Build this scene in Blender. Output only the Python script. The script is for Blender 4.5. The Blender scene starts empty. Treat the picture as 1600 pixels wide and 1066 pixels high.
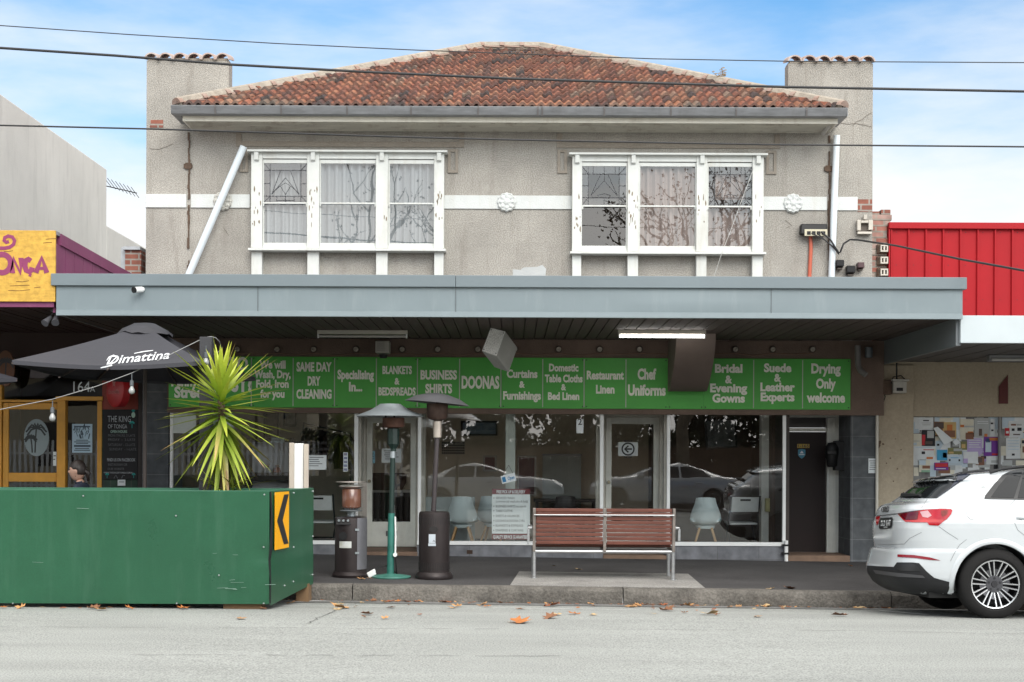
import bpy, bmesh, math, random
from mathutils import Vector, Matrix
from mathutils.bvhtree import BVHTree
R = math.radians
random.seed(7)
S = bpy.context.scene
COL = S.collection

# ---------------------------------------------------------------- camera, sky, sun, exposure
FPX, CAMZ, HOR, ROLL = 2240.0, 1.57, 715.0, 0.0042   # focal length and horizon row measured on the 1600 px photo
cam_d = bpy.data.cameras.new("camera"); cam = bpy.data.objects.new("camera", cam_d); COL.objects.link(cam)
cam.location = (0, 0, CAMZ); cam.rotation_euler = (R(90), -ROLL, 0)
cam_d.sensor_width = 36; cam_d.lens = FPX / 1600 * 36; cam_d.shift_y = (HOR - 533) / 1600
cam_d.clip_end = 2000; cam_d.clip_start = 0.05
S.camera = cam
SUN_EL, SUN_AZ = R(34), R(162)      # azimuth measured from +Y clockwise; 180 = behind the camera
w = bpy.data.worlds.new("World"); S.world = w; w.use_nodes = True
nt = w.node_tree; N = nt.nodes; L = nt.links
for n in list(N): N.remove(n)
out = N.new('ShaderNodeOutputWorld'); bg = N.new('ShaderNodeBackground'); bg.inputs[1].default_value = 0.1
sky = N.new('ShaderNodeTexSky'); sky.sky_type = 'NISHITA'; sky.sun_disc = False
sky.sun_elevation = SUN_EL; sky.sun_rotation = SUN_AZ; sky.air_density = 1.0; sky.dust_density = 1.2; sky.ozone_density = 3.0
tc = N.new('ShaderNodeTexCoord'); mp = N.new('ShaderNodeMapping'); mp.inputs['Scale'].default_value = (1.5, 1.5, 5.5)
mp.inputs['Rotation'].default_value = (0, R(22), 0); mp.inputs['Location'].default_value = (0.35, 0.2, 0.1)
nz = N.new('ShaderNodeTexNoise'); nz.inputs['Scale'].default_value = 2.0; nz.inputs['Detail'].default_value = 7; nz.inputs['Roughness'].default_value = 0.55
sp = N.new('ShaderNodeSeparateXYZ')
el = N.new('ShaderNodeValToRGB'); cr = el.color_ramp; cr.elements[0].position = 0; cr.elements[0].color = (1, 1, 1, 1); cr.elements[1].position = 1; cr.elements[1].color = (1, 1, 1, 1)
for ps, v in ((0.1, 0.95), (0.19, 0.72), (0.26, 0.5), (0.31, 0.27), (0.40, 0.3), (0.58, 1.0)):
    e = cr.elements.new(ps); e.color = (v, v, v, 1)
ad = N.new('ShaderNodeMath'); ad.operation = 'MULTIPLY_ADD'; ad.inputs[1].default_value = 1.7
sb = N.new('ShaderNodeMath'); sb.operation = 'SUBTRACT'; sb.inputs[1].default_value = 0.5
rp = N.new('ShaderNodeMapRange'); rp.inputs[1].default_value = 0.0; rp.inputs[2].default_value = 0.9; rp.interpolation_type = 'SMOOTHSTEP'
vd = N.new('ShaderNodeVectorMath'); vd.operation = 'DOT_PRODUCT'; vd.inputs[1].default_value = (0.15, -0.78, 0.6)
zc = N.new('ShaderNodeMapRange'); zc.inputs[1].default_value = 0.1; zc.inputs[2].default_value = 0.65
cc = N.new('ShaderNodeMix'); cc.data_type = 'RGBA'; cc.inputs[6].default_value = (5.9, 6.05, 6.1, 1); cc.inputs[7].default_value = (15.0, 14.6, 14.0, 1)   # pale cloud ahead, brighter cloud on the sun's side
mx = N.new('ShaderNodeMix'); mx.data_type = 'RGBA'
sat = N.new('ShaderNodeMix'); sat.data_type = 'RGBA'; sat.blend_type = 'MULTIPLY'; sat.inputs[0].default_value = 1
sat.inputs[7].default_value = (0.66, 1.0, 1.12, 1)
L.new(tc.outputs['Generated'], mp.inputs[0]); L.new(mp.outputs[0], nz.inputs['Vector']); L.new(tc.outputs['Generated'], sp.inputs[0])
L.new(sp.outputs[2], el.inputs[0]); L.new(nz.outputs[0], sb.inputs[0]); L.new(sb.outputs[0], ad.inputs[0]); L.new(el.outputs[0], ad.inputs[2]); L.new(ad.outputs[0], rp.inputs[0])
L.new(tc.outputs['Generated'], vd.inputs[0]); L.new(vd.outputs['Value'], zc.inputs[0]); L.new(zc.outputs[0], cc.inputs[0]); L.new(cc.outputs[2], mx.inputs[7])
L.new(sky.outputs[0], sat.inputs[6]); L.new(sat.outputs[2], mx.inputs[6]); L.new(rp.outputs[0], mx.inputs[0]); L.new(mx.outputs[2], bg.inputs[0]); L.new(bg.outputs[0], out.inputs[0])
sd = bpy.data.lights.new("sun", 'SUN'); sun = bpy.data.objects.new("sun", sd); COL.objects.link(sun)
sd.energy = 1.3; sd.angle = R(35); sd.color = (1.0, 0.96, 0.9)
sdir = Vector((math.sin(SUN_AZ) * math.cos(SUN_EL), math.cos(SUN_AZ) * math.cos(SUN_EL), math.sin(SUN_EL)))
sun.rotation_euler = sdir.to_track_quat('Z', 'Y').to_euler()
S.view_settings.view_transform = 'Standard'; S.view_settings.look = 'None'; S.view_settings.gamma = 1
S.view_settings.exposure = 0.78
S.render.engine = 'CYCLES'; S.cycles.use_denoising = True
S.cycles.max_bounces = 8; S.cycles.diffuse_bounces = 5; S.cycles.transparent_max_bounces = 16; S.cycles.caustics_reflective = False; S.cycles.caustics_refractive = False

# ---------------------------------------------------------------- measuring helpers (photo pixel -> world at a stated distance)
def P(px, py, d):
    dx, dy = px - 800.0, py - HOR
    c, s = math.cos(ROLL), math.sin(ROLL)
    ux, uy = c * dx + s * dy, -s * dx + c * dy
    return Vector((ux * d / FPX, d, CAMZ - uy * d / FPX))
def X(px, d): return (px - 800.0) * d / FPX
def Z(py, d): return CAMZ + (HOR - py) * d / FPX

# ---------------------------------------------------------------- scene helpers
ROOT = {}
def tagp(o, label=None, cat=None, group=None, kind=None):
    if label: o['label'] = label
    if cat: o['category'] = cat
    if group: o['group'] = group
    if kind: o['kind'] = kind
    return o
def thing(name, label, cat, loc=(0, 0, 0), group=None):
    o = bpy.data.objects.new(name, None); COL.objects.link(o); o.location = loc; o.empty_display_size = 0.2
    ROOT[o.name] = Vector(loc)
    return tagp(o, label, cat, group)
def link_mesh(name, me, mat, parent=None, origin=None):
    o = bpy.data.objects.new(name, me); COL.objects.link(o)
    base = Vector((0, 0, 0))
    if parent is not None:
        o.parent = parent; base = ROOT[parent.name]
    elif origin is not None:
        base = Vector(origin); o.location = base
    if base.length: me.transform(Matrix.Translation(-base))
    ROOT[o.name] = base
    for m in (mat if isinstance(mat, (list, tuple)) else [mat]): me.materials.append(m)
    return o
class MB:
    def __init__(s): s.v = []; s.f = []; s.m = []; s.col = []; s.mi = 0
    def add(s, vs, fs, mi=None):
        b = len(s.v); s.v += [tuple(v) for v in vs]; s.f += [tuple(b + i for i in f) for f in fs]
        s.m += [s.mi if mi is None else mi] * len(fs); return s
    def box(s, x0, x1, y0, y1, z0, z1, mi=None):
        return s.add([(x0,y0,z0),(x1,y0,z0),(x1,y1,z0),(x0,y1,z0),(x0,y0,z1),(x1,y0,z1),(x1,y1,z1),(x0,y1,z1)],
                     [(0,3,2,1),(4,5,6,7),(0,1,5,4),(1,2,6,5),(2,3,7,6),(3,0,4,7)], mi)
    def hexa(s, front, back, mi=None):   # two quads, same order
        return s.add(list(front) + list(back), [(0,1,2,3),(7,6,5,4),(0,4,5,1),(1,5,6,2),(2,6,7,3),(3,7,4,0)], mi)
    def quad(s, a, b, c, d, mi=None): return s.add([a,b,c,d], [(0,1,2,3)], mi)
    def bar(s, a, b, w_, h_, up=(0,0,1), mi=None):   # box beam between two points
        a, b = Vector(a), Vector(b); t = (b - a).normalized(); u = Vector(up)
        sd_ = t.cross(u)
        if sd_.length < 1e-4: sd_ = t.cross(Vector((0,1,0)))
        sd_.normalize(); n = sd_.cross(t)
        q = lambda p: [p - sd_*w_/2 - n*h_/2, p + sd_*w_/2 - n*h_/2, p + sd_*w_/2 + n*h_/2, p - sd_*w_/2 + n*h_/2]
        return s.hexa(q(a), q(b), mi)
    def tube(s, pts, r, n=8, cap=True, mi=None):
        pts = [Vector(p) for p in pts]; rs = r if isinstance(r, (list, tuple)) else [r] * len(pts)
        vs = []; fs = []; ref = None
        for i, p in enumerate(pts):
            t = (pts[min(i+1, len(pts)-1)] - pts[max(i-1, 0)]).normalized()
            if ref is None:
                ref = t.cross(Vector((0,0,1)))
                if ref.length < 1e-3: ref = t.cross(Vector((0,1,0)))
            ref = (ref - t * ref.dot(t)).normalized(); bi = t.cross(ref)
            for k in range(n):
                a = 2*math.pi*k/n; vs.append(p + (ref*math.cos(a) + bi*math.sin(a)) * rs[i])
        for i in range(len(pts)-1):
            for k in range(n):
                a, b = i*n+k, i*n+(k+1) % n; fs.append((a, b, b+n, a+n))
        if cap: fs += [tuple(range(n-1, -1, -1)), tuple((len(pts)-1)*n + k for k in range(n))]
        return s.add(vs, fs, mi)
    def lathe(s, prof, c=(0,0,0), n=24, axis='z', mi=None, a0=0, a1=None):
        vs = []; fs = []; c = Vector(c); full = a1 is None; A = 2*math.pi if full else a1 - a0
        cols = n if full else n + 1
        for r_, h in prof:
            for k in range(cols):
                a = a0 + A*k/n; x, y = r_*math.cos(a), r_*math.sin(a)
                vs.append(c + (Vector((x, y, h)) if axis == 'z' else Vector((x, h, y)) if axis == 'y' else Vector((h, x, y))))
        for i in range(len(prof)-1):
            for k in range(n):
                a = i*cols+k; b = i*cols+(k+1) % cols; fs.append((a, b, b+cols, a+cols))
        return s.add(vs, fs, mi)
    def prism(s, poly, y0, y1, mi=None):      # polygon in XZ extruded along y
        n = len(poly)
        vs = [(p[0], y0, p[1]) for p in poly] + [(p[0], y1, p[1]) for p in poly]
        fs = [tuple(range(n)), tuple(range(2*n-1, n-1, -1))] + [(i, i+n, (i+1) % n + n, (i+1) % n) for i in range(n)]
        return s.add(vs, fs, mi)
    def prismx(s, poly, x0, x1, mi=None):     # polygon in YZ extruded along x
        n = len(poly)
        vs = [(x0, p[0], p[1]) for p in poly] + [(x1, p[0], p[1]) for p in poly]
        fs = [tuple(range(n)), tuple(range(2*n-1, n-1, -1))] + [(i, i+n, (i+1) % n + n, (i+1) % n) for i in range(n)]
        return s.add(vs, fs, mi)
    def holes(s, x0, x1, z0, z1, y0, y1, hs):  # wall in XZ with rectangular openings
        xs = sorted({x0, x1} | {h[i] for h in hs for i in (0, 1)}); zs = sorted({z0, z1} | {h[i] for h in hs for i in (2, 3)})
        hole = lambda x, z: any(h[0] < x < h[1] and h[2] < z < h[3] for h in hs)
        for i in range(len(xs)-1):
            for j in range(len(zs)-1):
                a, b, c, d = xs[i], xs[i+1], zs[j], zs[j+1]
                if hole((a+b)/2, (c+d)/2): continue
                s.quad((a,y0,c),(b,y0,c),(b,y0,d),(a,y0,d)); s.quad((b,y1,c),(a,y1,c),(a,y1,d),(b,y1,d))
        for h in list(hs) + [(x0, x1, z0, z1)]:
            a, b, c, d = h
            s.quad((a,y0,c),(a,y1,c),(a,y1,d),(a,y0,d)); s.quad((b,y0,c),(b,y0,d),(b,y1,d),(b,y1,c))
            s.quad((a,y0,c),(b,y0,c),(b,y1,c),(a,y1,c)); s.quad((a,y0,d),(a,y1,d),(b,y1,d),(b,y0,d))
        return s
    def stroke(s, pts, w_, y, t=0.004, closed=False, mi=None):   # painted line in XZ, facing -Y
        n = len(pts); q = [Vector((p[0], p[1])) for p in pts]; l = []; r_ = []
        for i in range(n):
            a = q[(i-1) % n] if closed or i else q[i]; b = q[(i+1) % n] if closed or i < n-1 else q[i]
            d = (b-a).normalized(); nn = Vector((-d.y, d.x)) * w_/2
            l.append(q[i]+nn); r_.append(q[i]-nn)
        for i in range(n if closed else n-1):
            j = (i+1) % n
            c = [l[i], r_[i], r_[j], l[j]]
            s.hexa([(p.x, y, p.y) for p in c], [(p.x, y+t, p.y) for p in c], mi)
        return s
    def text(s, txt, x, z, y, h, w_=None, bold=0.0, shear=0.0, t=0.003, align='C', mi=None, fn=None):
        cu = bpy.data.curves.new('t', 'FONT'); cu.body = txt; cu.offset = bold; cu.shear = shear; cu.resolution_u = 3; cu.size = 1
        cu.fill_mode = 'FRONT'
        ob = bpy.data.objects.new('t', cu); COL.objects.link(ob); dg = bpy.context.evaluated_depsgraph_get()
        me = bpy.data.meshes.new_from_object(ob.evaluated_get(dg)); bpy.data.objects.remove(ob); bpy.data.curves.remove(cu)
        if not me.vertices: bpy.data.meshes.remove(me); return s
        xs = [v.co.x for v in me.vertices]; x0, x1 = min(xs), max(xs)
        k = h / 0.727; kx = k if w_ is None else w_ / (x1-x0)     # cap height of the built-in face
        ox = {'C': -(x0+x1)/2, 'L': -x0, 'R': -x1}[align]
        pts = [(x + (v.co.x+ox)*kx, z + v.co.y*k) for v in me.vertices]
        fs = [tuple(p.vertices) for p in me.polygons]; bpy.data.meshes.remove(me)
        if fn: s.add([fn(*p) for p in pts], fs, mi)
        else: s.add([(p[0], y, p[1]) for p in pts], fs, mi)
        return s
    def build(s, name, mat, parent=None, origin=None, bevel=0, smooth=False, seg=2):
        me = bpy.data.meshes.new(name); me.from_pydata(s.v, [], s.f); me.update()
        if isinstance(mat, (list, tuple)): me.polygons.foreach_set('material_index', s.m)
        if s.col:
            ca = me.color_attributes.new('Col', 'FLOAT_COLOR', 'CORNER'); i = 0
            for pi, p in enumerate(me.polygons):
                for _ in p.vertices: ca.data[i].color = (*s.col[pi], 1); i += 1
        o = link_mesh(name, me, mat, parent, origin)
        bm = bmesh.new(); bm.from_mesh(me); bmesh.ops.recalc_face_normals(bm, faces=bm.faces); bm.to_mesh(me); bm.free()
        if smooth:
            me.polygons.foreach_set('use_smooth', [True]*len(me.polygons))
            try: me.set_sharp_from_angle(angle=R(smooth if smooth > 1 else 40))
            except Exception: pass
        if bevel:
            b = o.modifiers.new('bevel', 'BEVEL'); b.width = bevel; b.segments = seg; b.limit_method = 'ANGLE'; b.angle_limit = R(40)
        return o
def copy_tree(o, parent=None, loc=None, label=None):
    c = o.copy(); COL.objects.link(c)
    if parent is not None: c.parent = parent
    if loc is not None: c.location = loc
    if label: c['label'] = label
    for ch in [k for k in bpy.data.objects if k.parent == o]: copy_tree(ch, c)
    return c

# ---------------------------------------------------------------- materials
MATS = {}
def M(name, col, rough=0.6, metal=0.0, var=0.12, scale=3.0, bump=0.0, bscale=60.0, spec=0.5, col2=None, speck=0.0, spscale=120.0,
      emit=0.0, coat=0.0, streak=0.0, streakcol=(0.12, 0.1, 0.08), vcol=False, stretch=(1, 1, 1), rvar=0.1, alpha=1.0):
    if name in MATS: return MATS[name]
    m = bpy.data.materials.new(name); m.use_nodes = True; MATS[name] = m
    t = m.node_tree; n = t.nodes; l = t.links; b = n['Principled BSDF']
    b.inputs['Roughness'].default_value = rough; b.inputs['Metallic'].default_value = metal; b.inputs['Specular IOR Level'].default_value = spec
    b.inputs['Coat Weight'].default_value = coat; b.inputs['Coat Roughness'].default_value = 0.06
    tc = n.new('ShaderNodeTexCoord'); mp = n.new('ShaderNodeMapping'); mp.inputs['Scale'].default_value = stretch
    l.new(tc.outputs['Object'], mp.inputs[0])
    nz = n.new('ShaderNodeTexNoise'); nz.inputs['Scale'].default_value = scale; nz.inputs['Detail'].default_value = 6; nz.inputs['Roughness'].default_value = 0.65
    l.new(mp.outputs[0], nz.inputs['Vector'])
    mr = n.new('ShaderNodeMapRange'); mr.inputs[1].default_value = 0.3; mr.inputs[2].default_value = 0.7
    l.new(nz.outputs[0], mr.inputs[0])
    mx = n.new('ShaderNodeMix'); mx.data_type = 'RGBA'; l.new(mr.outputs[0], mx.inputs[0])
    c2 = col2 or tuple(max(0, c*(1+var)) for c in col); c1 = col if col2 else tuple(c*(1-var) for c in col)
    mx.inputs[6].default_value = (*c1, 1); mx.inputs[7].default_value = (*c2, 1); res = mx.outputs[2]
    if vcol:
        at = n.new('ShaderNodeAttribute'); at.attribute_name = 'Col'; mm = n.new('ShaderNodeMix'); mm.data_type = 'RGBA'; mm.blend_type = 'MULTIPLY'; mm.inputs[0].default_value = 1
        l.new(res, mm.inputs[6]); l.new(at.outputs[0], mm.inputs[7]); res = mm.outputs[2]
    if speck:
        n2 = n.new('ShaderNodeTexNoise'); n2.inputs['Scale'].default_value = spscale; n2.inputs['Detail'].default_value = 2; l.new(tc.outputs['Object'], n2.inputs['Vector'])
        r2 = n.new('ShaderNodeMapRange'); r2.inputs[1].default_value = 0.35; r2.inputs[2].default_value = 0.65; r2.inputs[3].default_value = 1-speck; r2.inputs[4].default_value = 1+speck
        l.new(n2.outputs[0], r2.inputs[0]); mm = n.new('ShaderNodeMix'); mm.data_type = 'RGBA'; mm.blend_type = 'MULTIPLY'; mm.inputs[0].default_value = 1
        l.new(res, mm.inputs[6]); l.new(r2.outputs[0], mm.inputs[7]); res = mm.outputs[2]
    if streak:
        n3 = n.new('ShaderNodeTexNoise'); n3.inputs['Scale'].default_value = 1.0; n3.inputs['Detail'].default_value = 8; n3.inputs['Roughness'].default_value = 0.7
        m3 = n.new('ShaderNodeMapping'); m3.inputs['Scale'].default_value = (5, 5, 0.7); l.new(tc.outputs['Object'], m3.inputs[0]); l.new(m3.outputs[0], n3.inputs['Vector'])
        r3 = n.new('ShaderNodeMapRange'); r3.inputs[1].default_value = 0.52; r3.inputs[2].default_value = 0.8; r3.inputs[4].default_value = streak; l.new(n3.outputs[0], r3.inputs[0])
        mm = n.new('ShaderNodeMix'); mm.data_type = 'RGBA'; l.new(r3.outputs[0], mm.inputs[0]); l.new(res, mm.inputs[6]); mm.inputs[7].default_value = (*streakcol, 1); res = mm.outputs[2]
    l.new(res, b.inputs['Base Color'])
    if rvar:
        rr = n.new('ShaderNodeMapRange'); rr.inputs[3].default_value = max(0.02, rough-rvar); rr.inputs[4].default_value = min(1, rough+rvar); l.new(nz.outputs[0], rr.inputs[0]); l.new(rr.outputs[0], b.inputs['Roughness'])
    if bump:
        bn = n.new('ShaderNodeTexNoise'); bn.inputs['Scale'].default_value = bscale; bn.inputs['Detail'].default_value = 4; l.new(tc.outputs['Object'], bn.inputs['Vector'])
        bb = n.new('ShaderNodeBump'); bb.inputs['Strength'].default_value = bump; bb.inputs['Distance'].default_value = 0.02; l.new(bn.outputs[0], bb.inputs['Height']); l.new(bb.outputs[0], b.inputs['Normal'])
    if emit:
        b.inputs['Emission Color'].default_value = (*col, 1); b.inputs['Emission Strength'].default_value = emit
    return m
def glassmat(name, ior=1.9, tint=(0.86, 0.92, 0.9), wob=0.0):
    if name in MATS: return MATS[name]
    m = bpy.data.materials.new(name); m.use_nodes = True; MATS[name] = m
    t = m.node_tree; n = t.nodes; l = t.links; n.clear()
    o = n.new('ShaderNodeOutputMaterial'); mx = n.new('ShaderNodeMixShader'); tr = n.new('ShaderNodeBsdfTransparent'); gl = n.new('ShaderNodeBsdfGlossy'); ge = n.new('ShaderNodeNewGeometry')
    tr.inputs[0].default_value = (*tint, 1); gl.inputs['Roughness'].default_value = 0.0
    def mth(op, a, b=None):      # two-sided Schlick reflectance
        k = n.new('ShaderNodeMath'); k.operation = op
        for i_, v in enumerate((a, b)):
            if v is None: continue
            if isinstance(v, (int, float)): k.inputs[i_].default_value = v
            else: l.new(v, k.inputs[i_])
        return k.outputs[0]
    dt = n.new('ShaderNodeVectorMath'); dt.operation = 'DOT_PRODUCT'; l.new(ge.outputs['Normal'], dt.inputs[0]); l.new(ge.outputs['Incoming'], dt.inputs[1])
    f0 = ((ior-1)/(ior+1))**2*1.25; fac = mth('ADD', mth('MULTIPLY', mth('POWER', mth('SUBTRACT', 1.0, mth('ABSOLUTE', dt.outputs['Value'])), 5.0), 1-f0), f0)
    if wob:
        tc = n.new('ShaderNodeTexCoord'); nz = n.new('ShaderNodeTexNoise'); nz.inputs['Scale'].default_value = 1.6; l.new(tc.outputs['Object'], nz.inputs['Vector'])
        bp = n.new('ShaderNodeBump'); bp.inputs['Strength'].default_value = wob; bp.inputs['Distance'].default_value = 0.02; l.new(nz.outputs[0], bp.inputs['Height']); l.new(bp.outputs[0], gl.inputs['Normal'])
    l.new(fac, mx.inputs[0]); l.new(tr.outputs[0], mx.inputs[1]); l.new(gl.outputs[0], mx.inputs[2]); l.new(mx.outputs[0], o.inputs[0])
    return m
def brickmat(name, c1, c2, mort, sx=0.24, sz=0.086, offs=0.5, msize=0.012, bump=0.3, axis='xz'):
    if name in MATS: return MATS[name]
    m = bpy.data.materials.new(name); m.use_nodes = True; MATS[name] = m
    t = m.node_tree; n = t.nodes; l = t.links; b = n['Principled BSDF']; b.inputs['Roughness'].default_value = 0.75
    tc = n.new('ShaderNodeTexCoord'); se = n.new('ShaderNodeSeparateXYZ'); cb = n.new('ShaderNodeCombineXYZ'); adx = n.new('ShaderNodeMath'); adx.operation = 'ADD'
    l.new(tc.outputs['Object'], se.inputs[0]); l.new(se.outputs[0], adx.inputs[0]); l.new(se.outputs[1], adx.inputs[1]); l.new(adx.outputs[0], cb.inputs[0]); l.new(se.outputs[2], cb.inputs[1])
    br = n.new('ShaderNodeTexBrick'); br.inputs['Scale'].default_value = 1; br.inputs['Brick Width'].default_value = sx; br.inputs['Row Height'].default_value = sz
    br.inputs['Mortar Size'].default_value = msize; br.offset = offs; br.inputs['Color1'].default_value = (*c1, 1); br.inputs['Color2'].default_value = (*c2, 1); br.inputs['Mortar'].default_value = (*mort, 1)
    l.new(cb.outputs[0], br.inputs['Vector'])
    nz = n.new('ShaderNodeTexNoise'); nz.inputs['Scale'].default_value = 7; nz.inputs['Detail'].default_value = 6; l.new(tc.outputs['Object'], nz.inputs['Vector'])
    r = n.new('ShaderNodeMapRange'); r.inputs[1].default_value = .3; r.inputs[2].default_value = .7; r.inputs[3].default_value = 0.7; r.inputs[4].default_value = 1.25; l.new(nz.outputs[0], r.inputs[0])
    mm = n.new('ShaderNodeMix'); mm.data_type = 'RGBA'; mm.blend_type = 'MULTIPLY'; mm.inputs[0].default_value = 1; l.new(br.outputs[0], mm.inputs[6]); l.new(r.outputs[0], mm.inputs[7])
    l.new(mm.outputs[2], b.inputs['Base Color'])
    bb = n.new('ShaderNodeBump'); bb.inputs['Strength'].default_value = bump; bb.inputs['Distance'].default_value = 0.01; bb.invert = True; l.new(br.outputs['Fac'], bb.inputs['Height']); l.new(bb.outputs[0], b.inputs['Normal'])
    return m

stucco = M('stucco_roughcast', (0.355, 0.335, 0.303), 0.95, var=0.2, scale=0.9, bump=0.6, bscale=75, speck=0.26, spscale=70, streak=0.75, streakcol=(0.2, 0.175, 0.15), spec=0.2)
stucco_trim = M('stucco_trim', (0.30, 0.265, 0.225), 0.95, var=0.1, scale=2, bump=0.5, bscale=90, speck=0.15, spec=0.2)
white_paint = M('old_white_paint', (0.62, 0.635, 0.61), 0.55, var=0.07, scale=4, streak=0.6, streakcol=(0.42, 0.38, 0.31), bump=0.1, bscale=40)
white_band = M('white_band_paint', (0.6, 0.62, 0.61), 0.7, var=0.06, scale=3, streak=0.5, streakcol=(0.5, 0.47, 0.4), bump=0.3, bscale=50)
white_clean = M('white_gloss', (0.8, 0.81, 0.8), 0.35, var=0.04, scale=3)
cream = M('cream_timber', (0.72, 0.69, 0.6), 0.6, var=0.08, scale=3, streak=0.45, streakcol=(0.34, 0.26, 0.18), stretch=(1, 1, 4))
galv = M('galvanised_gutter', (0.22, 0.225, 0.235), 0.45, metal=0.4, var=0.22, scale=3, stretch=(1, 1, 6), streak=.4, streakcol=(.1, .085, .08))
tile_mat = M('terracotta_tile', (0.74, 0.82, 0.83), 0.8, var=0.22, scale=9, vcol=True, bump=0.4, bscale=40, speck=0.22, spscale=45)
cap_mat = M('ridge_tile', (0.25, 0.155, 0.12), 0.85, var=0.2, scale=5, col2=(0.36, 0.28, 0.24), bump=0.4, bscale=40)
mortar = M('mortar', (0.33, 0.29, 0.24), 0.95, var=0.25, scale=9, bump=0.6, bscale=30)
rust_dark = M('rusty_stain', (0.1, 0.065, 0.045), 0.9, var=0.5, scale=7, bump=0.4)
black_plastic = M('black_plastic', (0.011, 0.011, 0.012), 0.5, var=0.2, spec=.3)
dark_steel = M('dark_steel', (0.026, 0.025, 0.026), 0.5, spec=.35, var=0.2)
glass_up = glassmat('window_glass', 1.95, (0.97, 0.98, 0.98), wob=0.06)
glass_shop = glassmat('shop_glass', 1.95, (0.95, 0.97, 0.96), wob=0.02)
grey_blue = M('awning_grey_blue', (0.18, 0.222, 0.24), 0.45, var=0.07, scale=0.8, streak=0.35, streakcol=(0.3, 0.345, 0.36), rvar=.15)
brick_red = brickmat('red_brick', (0.25, 0.085, 0.055), (0.19, 0.065, 0.045), (0.28, 0.25, 0.22))
tile_grey = brickmat('dark_grey_wall_tile', (0.075, 0.082, 0.09), (0.088, 0.094, 0.1), (0.16, 0.165, 0.17), sx=0.38, sz=0.30, offs=0.0, msize=0.005, bump=0.15)
plinth_grey = brickmat('grey_plinth_tile', (0.15, 0.155, 0.17), (0.17, 0.175, 0.19), (0.1, 0.1, 0.1), sx=0.6, sz=0.4, offs=0.0, msize=0.004, bump=0.1)
paper_white = M('white_paper', (0.72, 0.76, 0.77), 0.8, var=0.04)
ink = M('dark_ink', (0.05, 0.05, 0.055), 0.7, var=0.1)
# ================================================================ ground
def zfoot(x, y): return 0.084 + 0.0095*(y - 16.4) - 0.010*x
def zroad(x, y):
    if y >= 14.3: b = -0.1*(y - 14.3)/2.1
    elif y >= 8: b = 0.05*(14.3 - y)/6.3 * 0
    else: b = 0.0
    return b - 0.004*x - (0.006*x*max(0, min(1, (y-14.3)/2.1)))
asphalt = M('road_chipseal', (0.345, 0.355, 0.338), 0.9, var=0.12, scale=0.6, bump=0.6, bscale=140, speck=0.28, spscale=70, spec=0.25, stretch=(0.5, 2.0, 1))
foot_m = M('footpath_asphalt', (0.075, 0.072, 0.073), 0.9, var=0.22, scale=1.1, bump=0.5, bscale=150, speck=0.3, spscale=110, spec=0.25)
conc = M('old_concrete', (0.30, 0.29, 0.275), 0.9, var=0.2, scale=2.2, bump=0.5, bscale=60, speck=0.22, spscale=60, spec=0.2)
kerb_m = M('kerb_bluestone', (0.135, 0.125, 0.112), 0.9, var=0.45, scale=3.5, bump=0.8, bscale=35, speck=0.16, spscale=45, spec=0.2)
def sheet(name, mat, xs, ys, zf, dz=0.0):
    mb = MB(); vs = [(x, y, zf(x, y)+dz) for y in ys for x in xs]; nx = len(xs)
    mb.add(vs, [(j*nx+i, j*nx+i+1, (j+1)*nx+i+1, (j+1)*nx+i) for j in range(len(ys)-1) for i in range(nx-1)])
    o = mb.build(name, mat, smooth=True); o['kind'] = 'structure'; return o
XR = [-400, -120, -40, -20, -14, -10, -8, -6, -4, -2, 0, 2, 4, 6, 8, 10, 14, 20, 40, 120, 400]
road = sheet('road', asphalt, [x*1.0 for x in XR], [-3.2, 0, 4, 8, 12, 14.3, 15.3, 16.2, 16.42], lambda x, y: zroad(max(-14, min(14, x)), y))
gutter_m = M('gutter_asphalt', (0.2, 0.2, 0.195), 0.9, var=0.3, scale=1.6, bump=0.5, bscale=120, speck=0.3, spscale=80, spec=0.25)
g = sheet('gutter_channel', gutter_m, [-14, -10, -6, -2, 0, 2, 6, 10, 14], [16.02, 16.2, 16.415], zroad, 0.005)
footpath = sheet('footpath', foot_m, [x*1.0 for x in XR], [16.56, 17, 18, 19, 20, 21.0, 26], lambda x, y: zfoot(max(-14, min(14, x)), y))
mb = MB()
xk = -14.0
rk = random.Random(3)
joints = [-14, -10.5, -7.3, -4.1, -1.82, 1.28, 4.35, 6.9, 9.6, 14]
for a, b in zip(joints[:-1], joints[1:]):
    a += 0.006; b -= 0.006
    prof = lambda x: [(16.41, zroad(x, 16.4)-0.1), (16.40, zroad(x, 16.4)+0.01), (16.415, zfoot(x, 16.5)-0.035), (16.43, zfoot(x, 16.5)-0.012), (16.46, zfoot(x, 16.5)+0.004), (16.57, zfoot(x, 16.55)+0.006), (16.57, zfoot(x, 16.5)-0.1)]
    pa, pb = prof(a), prof(b); n = len(pa)
    segs = 6; vs = []
    for k in range(segs+1):
        x = a+(b-a)*k/segs
        for (y, z) in prof(x): vs.append((x, y+rk.uniform(-.004, .004), z+rk.uniform(-.003, .003)))
    mb.add(vs, [(k*n+i, k*n+(i+1) % n, (k+1)*n+(i+1) % n, (k+1)*n+i) for k in range(segs) for i in range(n)] + [tuple(range(n)), tuple(segs*n+i for i in range(n-1, -1, -1))])
o = mb.build('kerb', kerb_m, smooth=30); o['kind'] = 'structure'
far_foot = sheet('far_footpath', conc, [-60.0, -14, 0, 14, 60], [-9.0, -3.2], lambda x, y: 0.13)
mb = MB(); mb.box(-60, 60, -3.35, -3.2, -0.1, 0.14); o = mb.build('far_kerb', kerb_m); o['kind'] = 'structure'
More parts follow.
